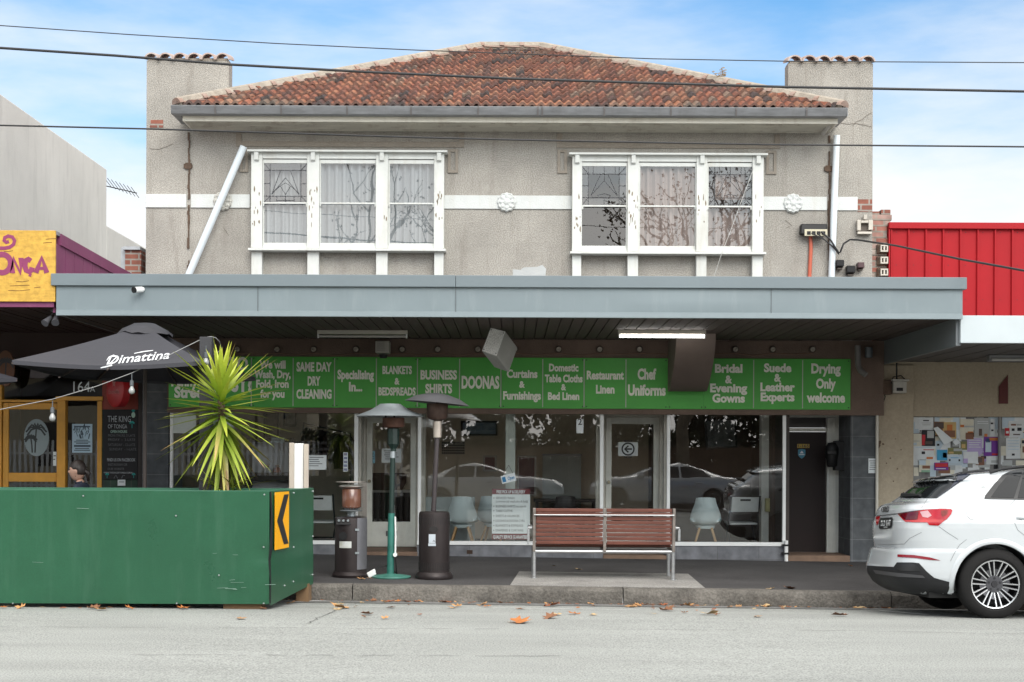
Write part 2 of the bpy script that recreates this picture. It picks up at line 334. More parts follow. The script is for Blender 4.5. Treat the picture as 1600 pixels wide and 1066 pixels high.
ground = sheet('ground', M('bare_ground', (0.2, 0.18, 0.14), 0.95), [-900.0, 900], [-900.0, -8.9], lambda x, y: 0.1)
ground2 = sheet('ground', MATS['bare_ground'], [-900.0, 900], [25.9, 900.0], lambda x, y: 0.06)
# concrete pad under the bench
mb = MB()
pad = [(X(798, 16.6), 16.6), (X(1102, 16.6), 16.6), (X(1076, 18.4), 18.4), (X(812, 18.4), 18.4)]
mb.hexa([(x, y, zfoot(x, y)+0.008) for x, y in pad], [(x, y, zfoot(x, y)-0.05) for x, y in pad])
o = mb.build('concrete_pad', conc); o['kind'] = 'structure'
# worn bay markings
line_m = M('worn_road_paint', (0.62, 0.63, 0.62), 0.8, var=0.25, scale=6, speck=0.2)
mb = MB()
def mark(x0, y0, x1, y1, wd):
    a = Vector((x0, y0)); b = Vector((x1, y1)); nn = Vector((-(b-a).y, (b-a).x)).normalized()*wd/2
    c = [a+nn, b+nn, b-nn, a-nn]; k = 5
    for i in range(k):
        q = [a.lerp(b, i/k)-nn, a.lerp(b, (i+1)/k)-nn, a.lerp(b, (i+1)/k)+nn, a.lerp(b, i/k)+nn]
        mb.quad(*[(p.x, p.y, zroad(p.x, p.y)+0.009) for p in q])
mark(-0.2, 15.35, 1.35, 15.25, 0.022); mark(4.05, 15.75, 4.32, 14.9, 0.07); mark(-2.45, 16.0, -2.12, 16.35, 0.07); mark(-2.6, 15.3, -1.0, 15.33, 0.018)
o = mb.build('bay_marking', line_m); o['kind'] = 'structure'

crk = M('road_crack', (.13, .13, .125), .95)
mb = MB(); rc = random.Random(9)
for x0, y0, x1, y1 in ((-7, 12.9, 2.2, 13.15), (2.6, 13.2, 9, 12.7), (-3, 11.2, .5, 11.35), (-1.7, 16.3, -1.9, 13.4)):
    p_ = Vector((x0, y0)); n = 40; pv = None
    for k in range(n+1):
        q = Vector((x0+(x1-x0)*k/n+rc.uniform(-.03, .03), y0+(y1-y0)*k/n+rc.uniform(-.03, .03)))
        if pv is not None and rc.random() < .8: d = (q-pv).normalized(); nn = Vector((-d.y, d.x))*rc.uniform(.003, .007); mb.quad(*[(v.x, v.y, zroad(v.x, v.y)+.006) for v in (pv-nn, q-nn, q+nn, pv+nn)])
        pv = q
o = mb.build('road_crack', crk); o['kind'] = 'structure'
# ================================================================ main building
DW = 20.8
B = thing('shop_building', 'two storey grey roughcast shop building with red tiled hip roof above the green sign strip', 'building', (0, DW, 0.1))
XL, XRt = X(226.5, DW), X(1361.5, DW)
pl, pr = X(355, DW), X(1229, DW)
D1 = DW-0.15
wins = []
mb = MB()
hw = [(X(404, DW), X(680, DW), Z(385, DW), Z(252, DW)), (X(904, DW), X(1178, DW), Z(387, DW), Z(254, DW))]
mb.holes(XL, XRt, 3.0, 6.75, DW, DW+0.25, hw)
mb.box(XL, XL+0.25, DW+0.2505, DW+8, 3.0, 6.75); mb.box(XRt-0.25, XRt, DW+0.2505, DW+8, 3.0, 6.75); mb.box(XL, XRt, DW+8.001, DW+8.25, 3.0, 6.75)
mb.build('upper_wall', stucco, B)
for a, b in ((XL, pl), (pr, XRt)):
    mb = MB(); mb.box(a, b, DW, DW+0.26, 6.7505, Z(97, DW)); mb.build('pier', stucco, B)
    mb = MB(); n = 6; ww = (b-a+0.04)/n
    for k in range(n):
        cx = a-0.02+ww*(k+.5); r = ww*0.5
        prof = []
        for j in range(2):
            pass
        segs = 8; vs = []
        for (y, zz, rr) in ((DW-0.07, Z(97, DW)+0.0, r*1.02), (DW+0.34, Z(97, DW)+0.09, r*0.95)):
            for q in range(segs+1):
                an = math.pi*q/segs
                for dr in (0, -0.02): vs.append((cx+(rr+dr)*math.cos(an), y, zz+(rr*0.95+dr)*math.sin(an)))
        m2 = (segs+1)*2; fs = []
        for q in range(segs):
            i = q*2
            fs += [(i, i+2, i+2+m2, i+m2), (i+1, i+1+m2, i+3+m2, i+3), (i, i+1, i+3, i+2), (i+m2, i+2+m2, i+3+m2, i+1+m2)]
        mb.add(vs, fs)
    o = mb.build('cap_tiles', M('cap_tile', (0.34, 0.23, 0.19), 0.85, col2=(0.52, 0.46, 0.43), scale=6, bump=0.3), B, smooth=50)
    mb = MB(); mb.box(a+0.02, b-0.02, DW-0.004, DW+0.3, Z(97, DW)+0.001, Z(97, DW)+0.035); mb.build('mortar_bed', mortar, B)
# white string band with worn ends
bz0, bz1 = Z(327, DW), Z(306, DW)
for a, b in ((226.5, 290), (297, 389), (691, 892.5), (1190, 1290), (1298, 1338)):
    mb = MB(); mb.box(X(a, DW)+(0 if a > 227 else -0.004), X(b, DW), DW-0.022, DW+0.05, bz0, bz1)
    mb.build('string_band', white_band, B, bevel=0.004)
def rosette(px, mat, broken=False):
    mb = MB(); c = Vector((X(px, DW), DW-0.022, (bz0+bz1)/2)); r = 0.135
    prof = [(0.0, -0.045), (0.03, -0.045), (0.045, -0.03), (0.06, -0.028), (0.075, -0.036), (0.095, -0.034), (0.105, -0.024), (0.12, -0.03), (0.135, -0.018), (0.14, 0.02)]
    n = 48; vs = []
    for i, (rr, h) in enumerate(prof):
        for k in range(n):
            a = 2*math.pi*k/n; wv = 1 + (0.05*math.cos(12*a) if rr > 0.1 else 0.12*math.cos(8*a) if rr > 0.05 else 0)
            vs.append((c.x+rr*wv*math.cos(a), c.y+h*(1+0.25*math.cos(8*a)*(0.05 < rr < 0.11)), c.z+rr*wv*math.sin(a)))
    mb.add(vs, [(i*n+k, i*n+(k+1) % n, (i+1)*n+(k+1) % n, (i+1)*n+k) for i in range(len(prof)-1) for k in range(n)])
    mb.build('rosette', mat, B, smooth=50)
rosette(790, white_band); rosette(1237, white_band); rosette(347, M('worn_plaster', (0.5, 0.49, 0.45), 0.9, bump=0.8, bscale=40, var=0.2))
# rusty downpipe tracks on the wall
for px in (293.5, 1293.5):
    mb = MB(); rr = random.Random(px); zz = 4.1
    while zz < 6.25:
        wd = rr.uniform(0.014, 0.03); x = X(px, DW)+rr.uniform(-.008, .008); h = rr.uniform(0.05, 0.16)
        if rr.random() < 0.9: mb.box(x-wd/2, x+wd/2, DW-0.026, DW+0.02, zz, min(6.27, zz+h+0.003*rr.random()))
        zz += h+0.004
    for k in range(7):
        an = k*0.9; x = X(px, DW); z = Z(262, DW)
        mb.box(x-0.03+0.03*math.cos(an)-0.014, x-0.03+0.03*math.cos(an)+0.05, DW-0.028-0.001*k, DW+0.01, z+0.025*math.sin(an)-0.02, z+0.025*math.sin(an)+0.02)
    mb.build('rusty_downpipe_track', rust_dark, B)
# stucco relief trim beside and above the windows
mb = MB()
for a, b in ((367, 723), (868, 1216)):
    x0, x1, z0, z1 = X(a, DW), X(b, DW), Z(231, DW), Z(209, DW)
    mb.box(x0, x1, DW-0.02, DW+0.03, z0, z0+0.075); mb.box(x0, x0+0.075, DW-0.0195, DW+0.03, z0+0.0755, z1); mb.box(x1-0.075, x1, DW-0.0195, DW+0.03, z0+0.0755, z1)
for a, b in ((373, 386), (698, 714), (869, 884), (1195, 1211)):
    x0, x1, z0, z1 = X(a, DW), X(b, DW), Z(271, DW), Z(234, DW)
    f = 0.04
    mb.box(x0, x0+f, DW-0.024, DW+0.03, z0, z1); mb.box(x1-f, x1, DW-0.024, DW+0.03, z0, z1); mb.box(x0+f, x1-f, DW-0.0235, DW+0.03, z0, z0+f); mb.box(x0+f, x1-f, DW-0.0235, DW+0.03, z1-f, z1)
mb.build('relief_trim', stucco_trim, B)
# exposed bricks and a bare plaster patch
mb = MB()
for a, b, c, d in ((232, 253, 190, 202), (1338, 1361.3, 309, 329)): mb.box(X(a, DW), X(b, DW)-0.002, DW-0.006, DW+0.05, Z(d, DW), Z(c, DW))
mb.build('exposed_brick', brick_red, B)
mb = MB(); pp = [(800, 433), (800, 421), (812, 422), (817, 418), (838, 417), (846, 414), (852, 420), (851, 433)]
mb.prism([(X(a, DW), Z(b, DW)) for a, b in pp], DW-0.008, DW+0.02); mb.build('plaster_patch', M('bare_plaster', (0.45, 0.465, 0.465), 0.9, var=0.08, bump=0.3), B)
# hairline cracks on the right pier
mb = MB(); crack = M('crack_shadow', (0.16, 0.14, 0.12), 0.95)
for pts in ([(1330, 195), (1336, 188), (1345, 185), (1352, 178), (1360, 174)], [(1308, 190), (1322, 192), (1335, 191), (1347, 193), (1359, 196)], [(348, 358), (352, 364), (356, 370)], [(1225, 343), (1230, 346), (1236, 351)], [(1227, 355), (1232, 352)], [(232, 235), (246, 236), (257, 232), (268, 227)]):
    mb.stroke([(X(a, DW), Z(b, DW)) for a, b in pts], 0.008, DW-0.004, t=0.01)
mb.build('crack', crack, B)

# ---- eaves
de = 20.24; ex0, ex1 = X(283, de), X(1307, de); zs = 6.305
mb = MB()
for k in range(7):
    y0 = de+0.02+k*0.078; mb.box(ex0+0.03, ex1-0.03, y0, y0+0.07, zs+0.012, zs+0.03); mb.box(ex0+.03, ex1-.03, y0+.071, y0+.0775, zs-.012, zs+.03)
mb.box(ex0+0.03, ex1-0.03, de+0.02, DW-0.001, zs+0.0301, zs+0.06)
mb.build('eaves_soffit', M('peeling_soffit', (0.62, 0.59, 0.52), 0.7, var=0.15, scale=3, streak=0.7, streakcol=(0.2, 0.12, 0.08), stretch=(0.6, 3, 3)), B)
mb = MB(); mb.box(ex0, ex1, de, de+0.019, zs-0.006, 6.41); mb.box(ex0, ex1, de-0.014, de-0.0005, zs+0.055, 6.409)
mb.box(ex0, ex0+0.028, de+0.0195, DW-0.002, zs-0.005, 6.41); mb.box(ex1-0.028, ex1, de+0.0195, DW-0.002, zs-0.005, 6.41)
mb.build('fascia_board', cream, B, bevel=0.004)
gx0, gx1 = X(265, 20.08), X(1322, 20.08)
prof = [(20.22, 6.37), (20.13, 6.365), (20.10, 6.375), (20.07, 6.45), (20.062, 6.478), (20.07, 6.486), (20.085, 6.478), (20.09, 6.45), (20.12, 6.39), (20.22, 6.39), (20.22, 6.46), (20.235, 6.46), (20.235, 6.37)]
mb = MB(); mb.prismx(prof, gx0, gx1)
for xx in (gx0, gx1): mb.box(xx-0.003, xx+0.003, 20.075, 20.232, 6.372, 6.47)
for sx in (1, -1):    # returns along the sides
    a = gx0 if sx == 1 else gx1
    mb.box(min(a, a+sx*0.1), max(a, a+sx*0.1), 20.2355, 20.75, 6.37, 6.475)
gt = mb.build('gutter', galv, B, smooth=30)
mb = MB()
for px in (334, 437, 540, 640, 745, 838, 845, 942, 1046, 1148, 1258):
    x = X(px, 20.08); mb.prismx([(20.09, 6.362), (20.058, 6.45), (20.052, 6.482), (20.07, 6.492), (20.075, 6.45), (20.10, 6.37)], x-0.012, x+0.012)
mb.build('gutter_strap', M('gutter_strap', (0.16, 0.15, 0.15), 0.5, metal=0.4), gt)

# ---- roof: courses of curved tiles on the front hip, plain planes behind
ty0, tz0 = 20.13, 6.465; rx0, rx1 = -4.72, 4.63; tanp = math.tan(R(25.6)); run = 4.17; nrow = 14
nrm = Vector((0, -math.sin(R(25.6)), math.cos(R(25.6))))
mb = MB(); pal = [(0.50, 0.16, 0.085), (0.42, 0.13, 0.07), (0.56, 0.21, 0.11), (0.30, 0.10, 0.065), (0.18, 0.075, 0.06), (0.12, 0.065, 0.058), (0.55, 0.26, 0.16), (0.26, 0.10, 0.07), (0.46, 0.24, 0.16), (0.40, 0.24, 0.17)]
rt = random.Random(11)
lam = 0.13
for r in range(nrow):
    s0, s1 = r/nrow*run, (r+1.18)/nrow*run
    s1 = min(s1, run)
    xa0, xb0 = rx0+s0, rx1-s0; xa1, xb1 = rx0+min(s1, run), rx1-min(s1, run)
    n0 = int((rx1-rx0)/(lam/10)); xs = [rx0+i*lam/10 for i in range(n0+1)]
    off = (r % 2)*lam
    tilecol = {}
    def pt(x, s, lift):
        h = (0.5+0.5*math.cos(2*math.pi*(x+off)/lam))**0.9*0.046
        base = Vector((x, ty0+s, tz0+s*tanp)); return base+nrm*(h+lift)
    lo = 0.062+rt.uniform(-.003, .003)
    idx = [i for i in range(n0+1) if xa0-0.02 <= xs[i] <= xb0+0.02]
    jit = {}
    for i in idx[:-1]:
        tk = int((xs[i]+off+100+lam/2)/lam*(1 if r % 3 else .5))
        if tk not in tilecol:
            c = rt.choice(pal) if rt.random() > 0.5 else pal[rt.choice([0, 1, 2])]; k = rt.uniform(0.48, .75); tilecol[tk] = tuple(min(1, q*k) for q in c); jit[tk] = (rt.uniform(-0.008, 0.008), rt.uniform(-0.012, 0.012))
        dl, ds = jit[tk]
        x0_, x1_ = xs[i], xs[i+1]
        u0, u1 = max(xa1-0.02, min(xb1+0.02, x0_)), max(xa1-0.02, min(xb1+0.02, x1_))
        a, b = pt(x0_, s0+ds, lo+dl), pt(x1_, s0+ds, lo+dl); c_, d_ = pt(u1, s1, 0.006), pt(u0, s1, 0.006)
        a2, b2 = pt(x0_, s0+ds, lo+dl)-nrm*0.045, pt(x1_, s0+ds, lo+dl)-nrm*0.045
        mb.add([a, b, c_, d_], [(0, 1, 2, 3)]); mb.add([a2, b2, b, a], [(0, 1, 2, 3)])
        pale = tuple(min(1, q*.7+0.07) for q in tilecol[tk])
        mb.col += [tilecol[tk], pale]
roof = mb.build('roof', tile_mat, B, smooth=60)
mb = MB(); zt = tz0+run*tanp-0.02; yb = ty0+2*run+0.6
A = [(rx0, ty0, tz0-0.02), (rx1, ty0, tz0-0.02), (rx1, yb, tz0-0.02), (rx0, yb, tz0-0.02)]
r0, r1 = (rx0+run, ty0+run, zt), (rx1-run, ty0+run, zt); r2, r3 = (rx1-run, yb-run, zt), (rx0+run, yb-run, zt)
mb.quad(A[0], A[1], r1, r0); mb.quad(A[1], A[2], r2, r1); mb.quad(A[2], A[3], r3, r2); mb.quad(A[3], A[0], r0, r3); mb.quad(r0, r1, r2, r3)
mb.build('roof_underlay', M('tile_back', (0.25, 0.1, 0.07), 0.85, var=0.3), roof)
def caps(a, b, n, name='ridge_cap'):
    a, b = Vector(a), Vector(b); t = (b-a).normalized(); side = t.cross(Vector((0, 0, 1))).normalized(); up = side.cross(t)
    mbc = MB(); seg = 8; Ls = (b-a).length/n
    for k in range(n):
        p = a+t*(Ls*k); vs = []
        for (q, r, lift) in ((-0.02, 0.108, 0.026), (0.05, 0.106, 0.024), (0.055, 0.093, 0.008), (Ls+0.02, 0.086, -0.004)):
            for i in range(seg+1):
                an = math.pi*i/seg; vs.append(p+t*q+side*(r*math.cos(an))+up*(r*0.75*math.sin(an)+lift-0.03))
        mbc.add(vs, [(j*(seg+1)+i, j*(seg+1)+i+1, (j+1)*(seg+1)+i+1, (j+1)*(seg+1)+i) for j in range(3) for i in range(seg)]+[tuple(range(seg+1))])
    mbc.build(name, cap_mat, roof, smooth=40)
    mm = MB(); mm.tube([a+up*0.0, b+up*0.0], 0.085, 8); mm.build('mortar_bed', mortar, roof)
L0, L1 = Vector((rx0, ty0, tz0+0.06)), Vector((rx0+run, ty0+run, zt+0.09))
Q0, Q1 = Vector((rx1, ty0, tz0+0.06)), Vector((rx1-run, ty0+run, zt+0.09))
caps(L0, L1, 15); caps(Q0, Q1, 15); caps(L1, Q1, 3)
# roof weed
mb = MB(); rw = random.Random(5); wb = P(1128, 126, 21.6)
for k in range(7):
    a = rw.uniform(-1, 1); top = wb+Vector((a*0.1-0.06, 0, rw.uniform(0.08, 0.2))); mb.tube([wb, wb.lerp(top, .5)+Vector((0.02*a, 0, .02)), top], [0.006, 0.004, 0.003], 5)
    for j in range(3):
        p = wb.lerp(top, 0.5+0.25*j); mb.add([p, p+Vector((0.03, 0.01, 0.015)), p+Vector((0.05, 0, 0.0)), p+Vector((0.03, -.01, -.012))], [(0, 1, 2, 3)])
o = mb.build('weed', M('dry_weed', (0.2, 0.14, 0.08), 0.8), None, wb); tagp(o, 'small dry weed growing on the right hip of the tiled roof', 'weed')

# ---- upper windows
lead = M('lead_came', (0.03, 0.03, 0.035), 0.5)
def upper_window(jx, panes, top, sill, label, curtain, leads, lift, leadp):
    Wp = MB(); d = D1
    x0, x1 = X(jx[0][0], d), X(jx[-1][1], d); zt_, zb_ = Z(top+4, d), Z(sill-6, d)
    for a, b in jx: Wp.box(X(a, d), X(b, d), d, DW+0.03, zb_, zt_)
    for (a, b) in zip(jx[:-1], jx[1:]):
        Wp.box(X(a[1], d)+.0005, X(b[0], d)-.0005, d+0.012, DW+0.02, Z(top+13, d), zt_)
        Wp.box(X(a[1], d)+.0005, X(b[0], d)-.0005, d+0.03, DW+0.02, zb_, Z(sill-10, d))
    fr = Wp.build('window', white_paint, B, bevel=0.004); fr['label'] = label
    mb = MB(); mb.box(x0-0.05, x1+0.05, d-0.07, DW+0.02, zt_+0.0005, zt_+0.03); mb.build('window_head', white_paint, fr, bevel=0.005)
    mb = MB(); mb.hexa([(x0-0.03, d-0.07, zb_-0.045), (x1+0.03, d-0.07, zb_-0.045), (x1+0.03, DW+0.02, zb_-0.045), (x0-0.03, DW+0.02, zb_-0.045)], [(x0-0.03, d-0.07, zb_-0.012), (x1+0.03, d-0.07, zb_-0.012), (x1+0.03, DW+0.02, zb_-0.0005), (x0-0.03, DW+0.02, zb_-0.0005)])
    mb.build('window_sill', white_paint, fr, bevel=0.004)
    for a, b in jx:
        mb = MB(); mb.box(X(a, d)+0.005, X(b, d)-0.005, d+0.02, DW+0.02, 4.05, zb_-0.046); mb.build('bracket_post', white_paint, fr, bevel=0.004)
        mb = MB(); cx = (X(a, d)+X(b, d))/2; mb.hexa([(cx-.03, d-0.045, zt_-0.11), (cx+.03, d-0.045, zt_-0.11), (cx+.03, d-0.0005, zt_-0.13), (cx-.03, d-0.0005, zt_-0.13)], [(cx-.03, d-0.055, zt_-0.001), (cx+.03, d-0.055, zt_-0.001), (cx+.03, d-0.0005, zt_-0.001), (cx-.03, d-0.0005, zt_-0.001)]); mb.build('corbel', white_paint, fr)
    for i, (a, b) in enumerate(panes):
        za, zm1, zm2, zb2 = Z(top+20, d), Z(top+81, d), Z(top+84.5, d), Z(top+144, d)
        xa, xb = X(a, d), X(b, d); e = 0.055
        l_, r_ = X(jx[i][1], d)+.001, X(jx[i+1][0], d)-.001
        s = MB()   # upper sash (outer), lower sash behind it
        yu, yl = d+0.035, d+0.062
        s.box(l_, xa, yu, yu+0.026, zm1+.0005, Z(top+14, d)); s.box(xb, r_, yu, yu+0.026, zm1+.0005, Z(top+14, d)); s.box(xa, xb, yu+.0005, yu+0.0255, za, Z(top+14, d)); s.box(l_, r_, yu-0.004, yu+0.026, zm2+.01, zm1)
        for xx in (l_+0.012, r_-0.012): s.prism([(xx-.012, zm2+.0095), (xx+.012, zm2+.0095), (xx+.006, zm2-.03), (xx-.006, zm2-.03)], yu-0.003, yu+0.02)
        s.box(l_, xa, yl, yl+0.028, zb2, zm2+0.0095); s.box(xb, r_, yl, yl+0.028, zb2, zm2+0.0095); s.box(l_, r_, yl-0.003, yl+0.028, Z(sill-9, d), zb2-.0005)
        s.build('sash', white_paint, fr, bevel=0.003)
        g = MB(); g.quad((xa, yu+0.012, zm1), (xb, yu+0.012, zm1), (xb, yu+0.012, za), (xa, yu+0.012, za)); g.build('pane', glass_up, fr)
        g = MB(); g.quad((xa, yl+0.014, zb2), (xb, yl+0.014, zb2), (xb, yl+0.014, zm2+.008), (xa, yl+0.014, zm2+.008)); g.build('pane', glass_up, fr)
        if i in leadp:
            q = lambda u, v: (xa+(xb-xa)*u, zm1+(za-zm1)*v); yy = yu+0.006
            mb = MB(); ww = 0.008
            for l2 in leads: mb.stroke([q(*p_) for p_ in l2], ww, yy, t=0.005)
            mb.build('lead_lights', lead, fr)
            g = MB(); cell = [(0.0, 0.0, 0.14, 1.0), (0.86, 0.0, 1.0, 1.0), (0.14, 0.82, 0.86, 1.0), (0.14, 0.0, 0.86, 0.16)]
            for c in cell: a_, b_ = q(c[0], c[1]), q(c[2], c[3]); g.quad((a_[0], yy+.012, a_[1]), (b_[0], yy+.012, a_[1]), (b_[0], yy+.012, b_[1]), (a_[0], yy+.012, b_[1]))
            g.build('tinted_glass', glassmat('smoky_glass', 1.6, (0.25, 0.26, 0.3)), fr)
    pe = random.Random(jx[0][0]); mb = MB()
    for k in range(34):
        a, b = pe.choice(jx); cx, cz = pe.uniform(X(a, d)+.02, X(b, d)-.02), pe.uniform(zb_+.1, zt_-.15)*.5+(zb_+.5)*.5; s1, s2 = pe.uniform(.004, .012), pe.uniform(.015, .06)
        mb.prism([(cx+s1*pe.uniform(.5, 1.3)*math.cos(q*.9), cz+s2*pe.uniform(.5, 1.2)*math.sin(q*.9)) for q in range(7)], d-.0025, d+.001)
    mb.build('peeling_paint', M('bare_weathered_wood', (.2, .15, .1), .9, var=.4, scale=20), fr)
    # curtains just inside and a dim room behind
    for i, (a, b) in enumerate(panes):
        mb = MB(); xa, xb = X(a, DW)-0.04, X(b, DW)+0.04; n = 90; vs = []; gap = (0.0, 0.0)
        for zz in (zb_, zt_):
            for k in range(n+1):
                x = xa+(xb-xa)*k/n; ph = x*2*math.pi/0.11
                vs.append((x, DW-0.02+0.028*math.sin(ph)+0.004*math.sin(2.7*ph+1), zz))
        fs = [(k, k+1, n+2+k, n+1+k) for k in range(n) if not (i in lift and k/n < lift[i])]
        mb.add(vs, fs); mb.build('curtain', curtain, fr, smooth=80)
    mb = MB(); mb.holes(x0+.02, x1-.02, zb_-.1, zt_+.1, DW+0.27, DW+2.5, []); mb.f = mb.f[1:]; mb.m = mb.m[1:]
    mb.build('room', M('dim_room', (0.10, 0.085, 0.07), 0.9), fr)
    return fr
ldA = [[(0.0, .82), (1, .82)], [(.14, 0), (.14, 1)], [(.86, 0), (.86, 1)], [(0, .16), (1, .16)], [(.5, .0), (.5, .16)], [(.18, .2), (.38, .8)], [(.18, .2), (.5, .63)], [(.5, .63), (.82, .2)], [(.62, .8), (.82, .2)], [(.5, .2), (.38, .42), (.5, .5), (.62, .42), (.5, .2)], [(.38, .42), (.2, .25)], [(.62, .42), (.8, .25)], [(0, .48), (.14, .48)], [(.86, .48), (1, .48)], [(.14, .16), (0, 0)], [(.86, .16), (1, 0)], [(.14, .82), (0, 1)], [(.86, .82), (1, 1)], [(.3, .05), (.7, .05)], [(.3, 0), (.3, .16)], [(.7, 0), (.7, .16)]]
ldB = [[(0.0, .8), (1, .8)], [(.14, 0), (.14, 1)], [(.84, 0), (.84, 1)], [(0, .2), (1, .2)], [(.5, .82), (.5, .63)], [(.2, .25), (.5, .63), (.8, .25)], [(.2, .25), (.42, .8)], [(.58, .8), (.8, .25)], [(.35, .25), (.5, .3), (.65, .25)], [(0, .5), (.14, .5)], [(.84, .5), (1, .5)], [(.5, 0), (.5, .2)], [(.14, .2), (0, 0)], [(.84, .2), (1, 0)], [(.14, .8), (0, 1)], [(.84, .8), (1, 1)], [(.5, .8), (.5, 1)], [(.25, .8), (.25, 1)], [(.75, .8), (.75, 1)]]
cur_w = M('white_curtain', (0.27, 0.29, 0.305), 0.9, var=0.14, scale=2, stretch=(8, 1, 0.05)); cur_b = M('dusty_pink_curtain', (0.27, 0.215, 0.195), 0.9, var=0.14, scale=2, stretch=(8, 1, 0.05))
upper_window([(390.5, 408), (478, 497), (585.5, 604.5), (676.5, 692)], [(410, 477), (499, 584.5), (607, 676)], 236, 395, 'white triple sash window with white curtains, under the left eaves', cur_w, ldA, {}, (0,))
upper_window([(892.5, 907.5), (979, 996.5), (1086.5, 1103.5), (1174, 1191.5)], [(908, 977), (999, 1085), (1106, 1174)], 238.5, 398, 'white triple sash window with dusty pink curtains, beside the rosette by the right pier', cur_b, ldB, {0: 1.1}, (0, 2))
# ================================================================ shop awning
AF = 17.25
AW = thing('awning', 'long grey blue metal street awning across the front above the green sign strip', 'awning', (0, AF, 3.3))
ax0, ax1 = X(80, AF), X(1508, AF); bx0, bx1 = X(87, AF), X(1503, AF)
at, am, ab, al = 3.757, 3.613, 3.318, 3.256
mb = MB(); mb.box(ax0, X(711, AF)-.002, AF-0.045, AF+0.12, am, at); mb.box(X(711, AF)+.002, ax1, AF-0.045, AF+0.12, am, at-.002); mb.build('capping', M('awning_capping', (0.155, 0.19, 0.208), 0.42, var=0.05, scale=0.8), AW, bevel=0.006)
mb = MB(); n = 80; vs = []
rr = random.Random(2)
for zz in (ab, ab+0.075, ab+0.15, am-.0005):
    for k in range(n+1):
        xx = bx0+(bx1-bx0)*k/n; vs.append((xx, AF+rr.uniform(-.0025, .0025)-.012*math.exp(-((xx-2.2)/.9)**2-((zz-3.43)/.08)**2)+.008*math.exp(-((xx-4.6)/.3)**2-((zz-3.34)/.08)**2), zz))
mb.add(vs, [(j*(n+1)+k, j*(n+1)+k+1, (j+1)*(n+1)+k+1, (j+1)*(n+1)+k) for j in range(3) for k in range(n)])
mb.box(bx0, bx1, AF+0.006, AF+0.05, ab, am-.001)
mb.build('fascia', grey_blue, AW, smooth=60)
mb = MB()
for px in (711, 1204, 402): mb.box(X(px, AF)-.004, X(px, AF)+.004, AF-.008, AF-.003, ab, am-.001)
mb.build('lap_joint', M('lap_shadow', (.1, .12, .13), .5), AW)
mb = MB(); mb.box(bx0, bx1, AF-0.012, AF+0.06, al, ab-.001); mb.box(bx0+.001, bx1-.001, AF-0.006, AF-.0001, ab-.0005, ab+0.006); mb.build('bottom_trim', M('awning_trim', (0.22, 0.265, 0.285), 0.4, var=0.05), AW, bevel=0.004)
soff = M('soffit_boards', (0.08, 0.058, 0.05), 0.75, var=0.22, scale=2, stretch=(2, 0.4, 1), streak=0.2, streakcol=(0.03, 0.02, 0.02))
mb = MB(); pw = 0.148; k = 0; x = bx0+0.03
while x < bx1-0.03:
    mb.box(x, min(bx1-.03, x+pw-0.014), AF+0.061, DW-0.12, 3.275+0.003*(k % 2), 3.30); x += pw; k += 1
mb.box(bx0+.02, bx1-.02, AF+0.0615, DW-0.12, 3.3005, 3.33)
mb.build('soffit', soff, AW)
mb = MB(); mb.quad((bx0, AF+.05, at-.06), (bx1, AF+.05, at-.06), (bx1, DW-.002, at+.1), (bx0, DW-.002, at+.1)); mb.box(bx0, bx0+.03, AF+.051, DW-.01, al+.01, at-.07); mb.box(bx1-.03, bx1, AF+.051, DW-.01, al+.01, at-.07)
mb.build('awning_deck', galv, AW)
bulk = M('bulkhead_render', (0.15, 0.105, 0.082), 0.85, var=0.2, scale=2, streak=0.35, streakcol=(0.05, 0.035, 0.03), bump=0.3)
mb = MB(); mb.box(X(263, DW), 5.3695, DW-0.09, DW-0.001, 2.2, 3.274); mb.build('bulkhead', bulk, B)

# curved bracket housing hanging in front of the sign
mb = MB(); hx0, hx1 = 2.235, 2.775; prof = []
for k in range(13):
    a = k/12; y = 19.55+0.85*a**1.9; prof.append((y, 3.274-0.745*a))
poly = prof+[(20.62, prof[-1][1]), (20.62, 3.274)]
mb.prismx(poly, hx0, hx1)
o = mb.build('curved_housing', M('housing_brown', (0.15, 0.115, 0.098), 0.7, var=0.12, scale=3, streak=0.25), None, (2.5, 20.3, 2.53), smooth=35, bevel=0.004); tagp(o, 'brown curved boxed bracket hanging from the awning in front of the green sign', 'bracket')

# ---- fluorescent lights on the soffit
def tube_light(px0, px1, py, d, lit, label):
    x0, x1 = X(px0, d), X(px1, d); c = ((x0+x1)/2, d, 3.2)
    t = thing('fluorescent_light', label, 'light', c, 'fluorescent battens under the awning')
    mb = MB(); mb.box(x0, x1, d-0.03, d+0.05, 3.222, 3.275); mb.build('batten', M('batten_cream', (0.55, 0.52, 0.46), 0.5, var=0.1), t, bevel=0.005)
    for xx in (x0+.012, x1-.012):
        mb = MB(); mb.box(xx-.01, xx+.01, d-0.025, d+0.02, 3.168, 3.2215); mb.build('lamp_holder', white_clean, t)
    mb = MB(); mb.tube([(x0+.024, d-0.005, 3.192), (x1-.024, d-0.005, 3.192)], 0.017, 12)
    mb.build('tube', M('lit_tube', (1, 0.98, 0.94), emit=7.0, var=0) if lit else M('dead_tube', (0.5, 0.49, 0.46), 0.3, var=0.05), t, smooth=60)
tube_light(495, 636, 518, 19.3, False, 'unlit fluorescent batten light under the awning, left of the boxy grey light')
tube_light(965, 1102, 520, 19.1, True, 'lit fluorescent batten light glowing white under the awning by the curved bracket')

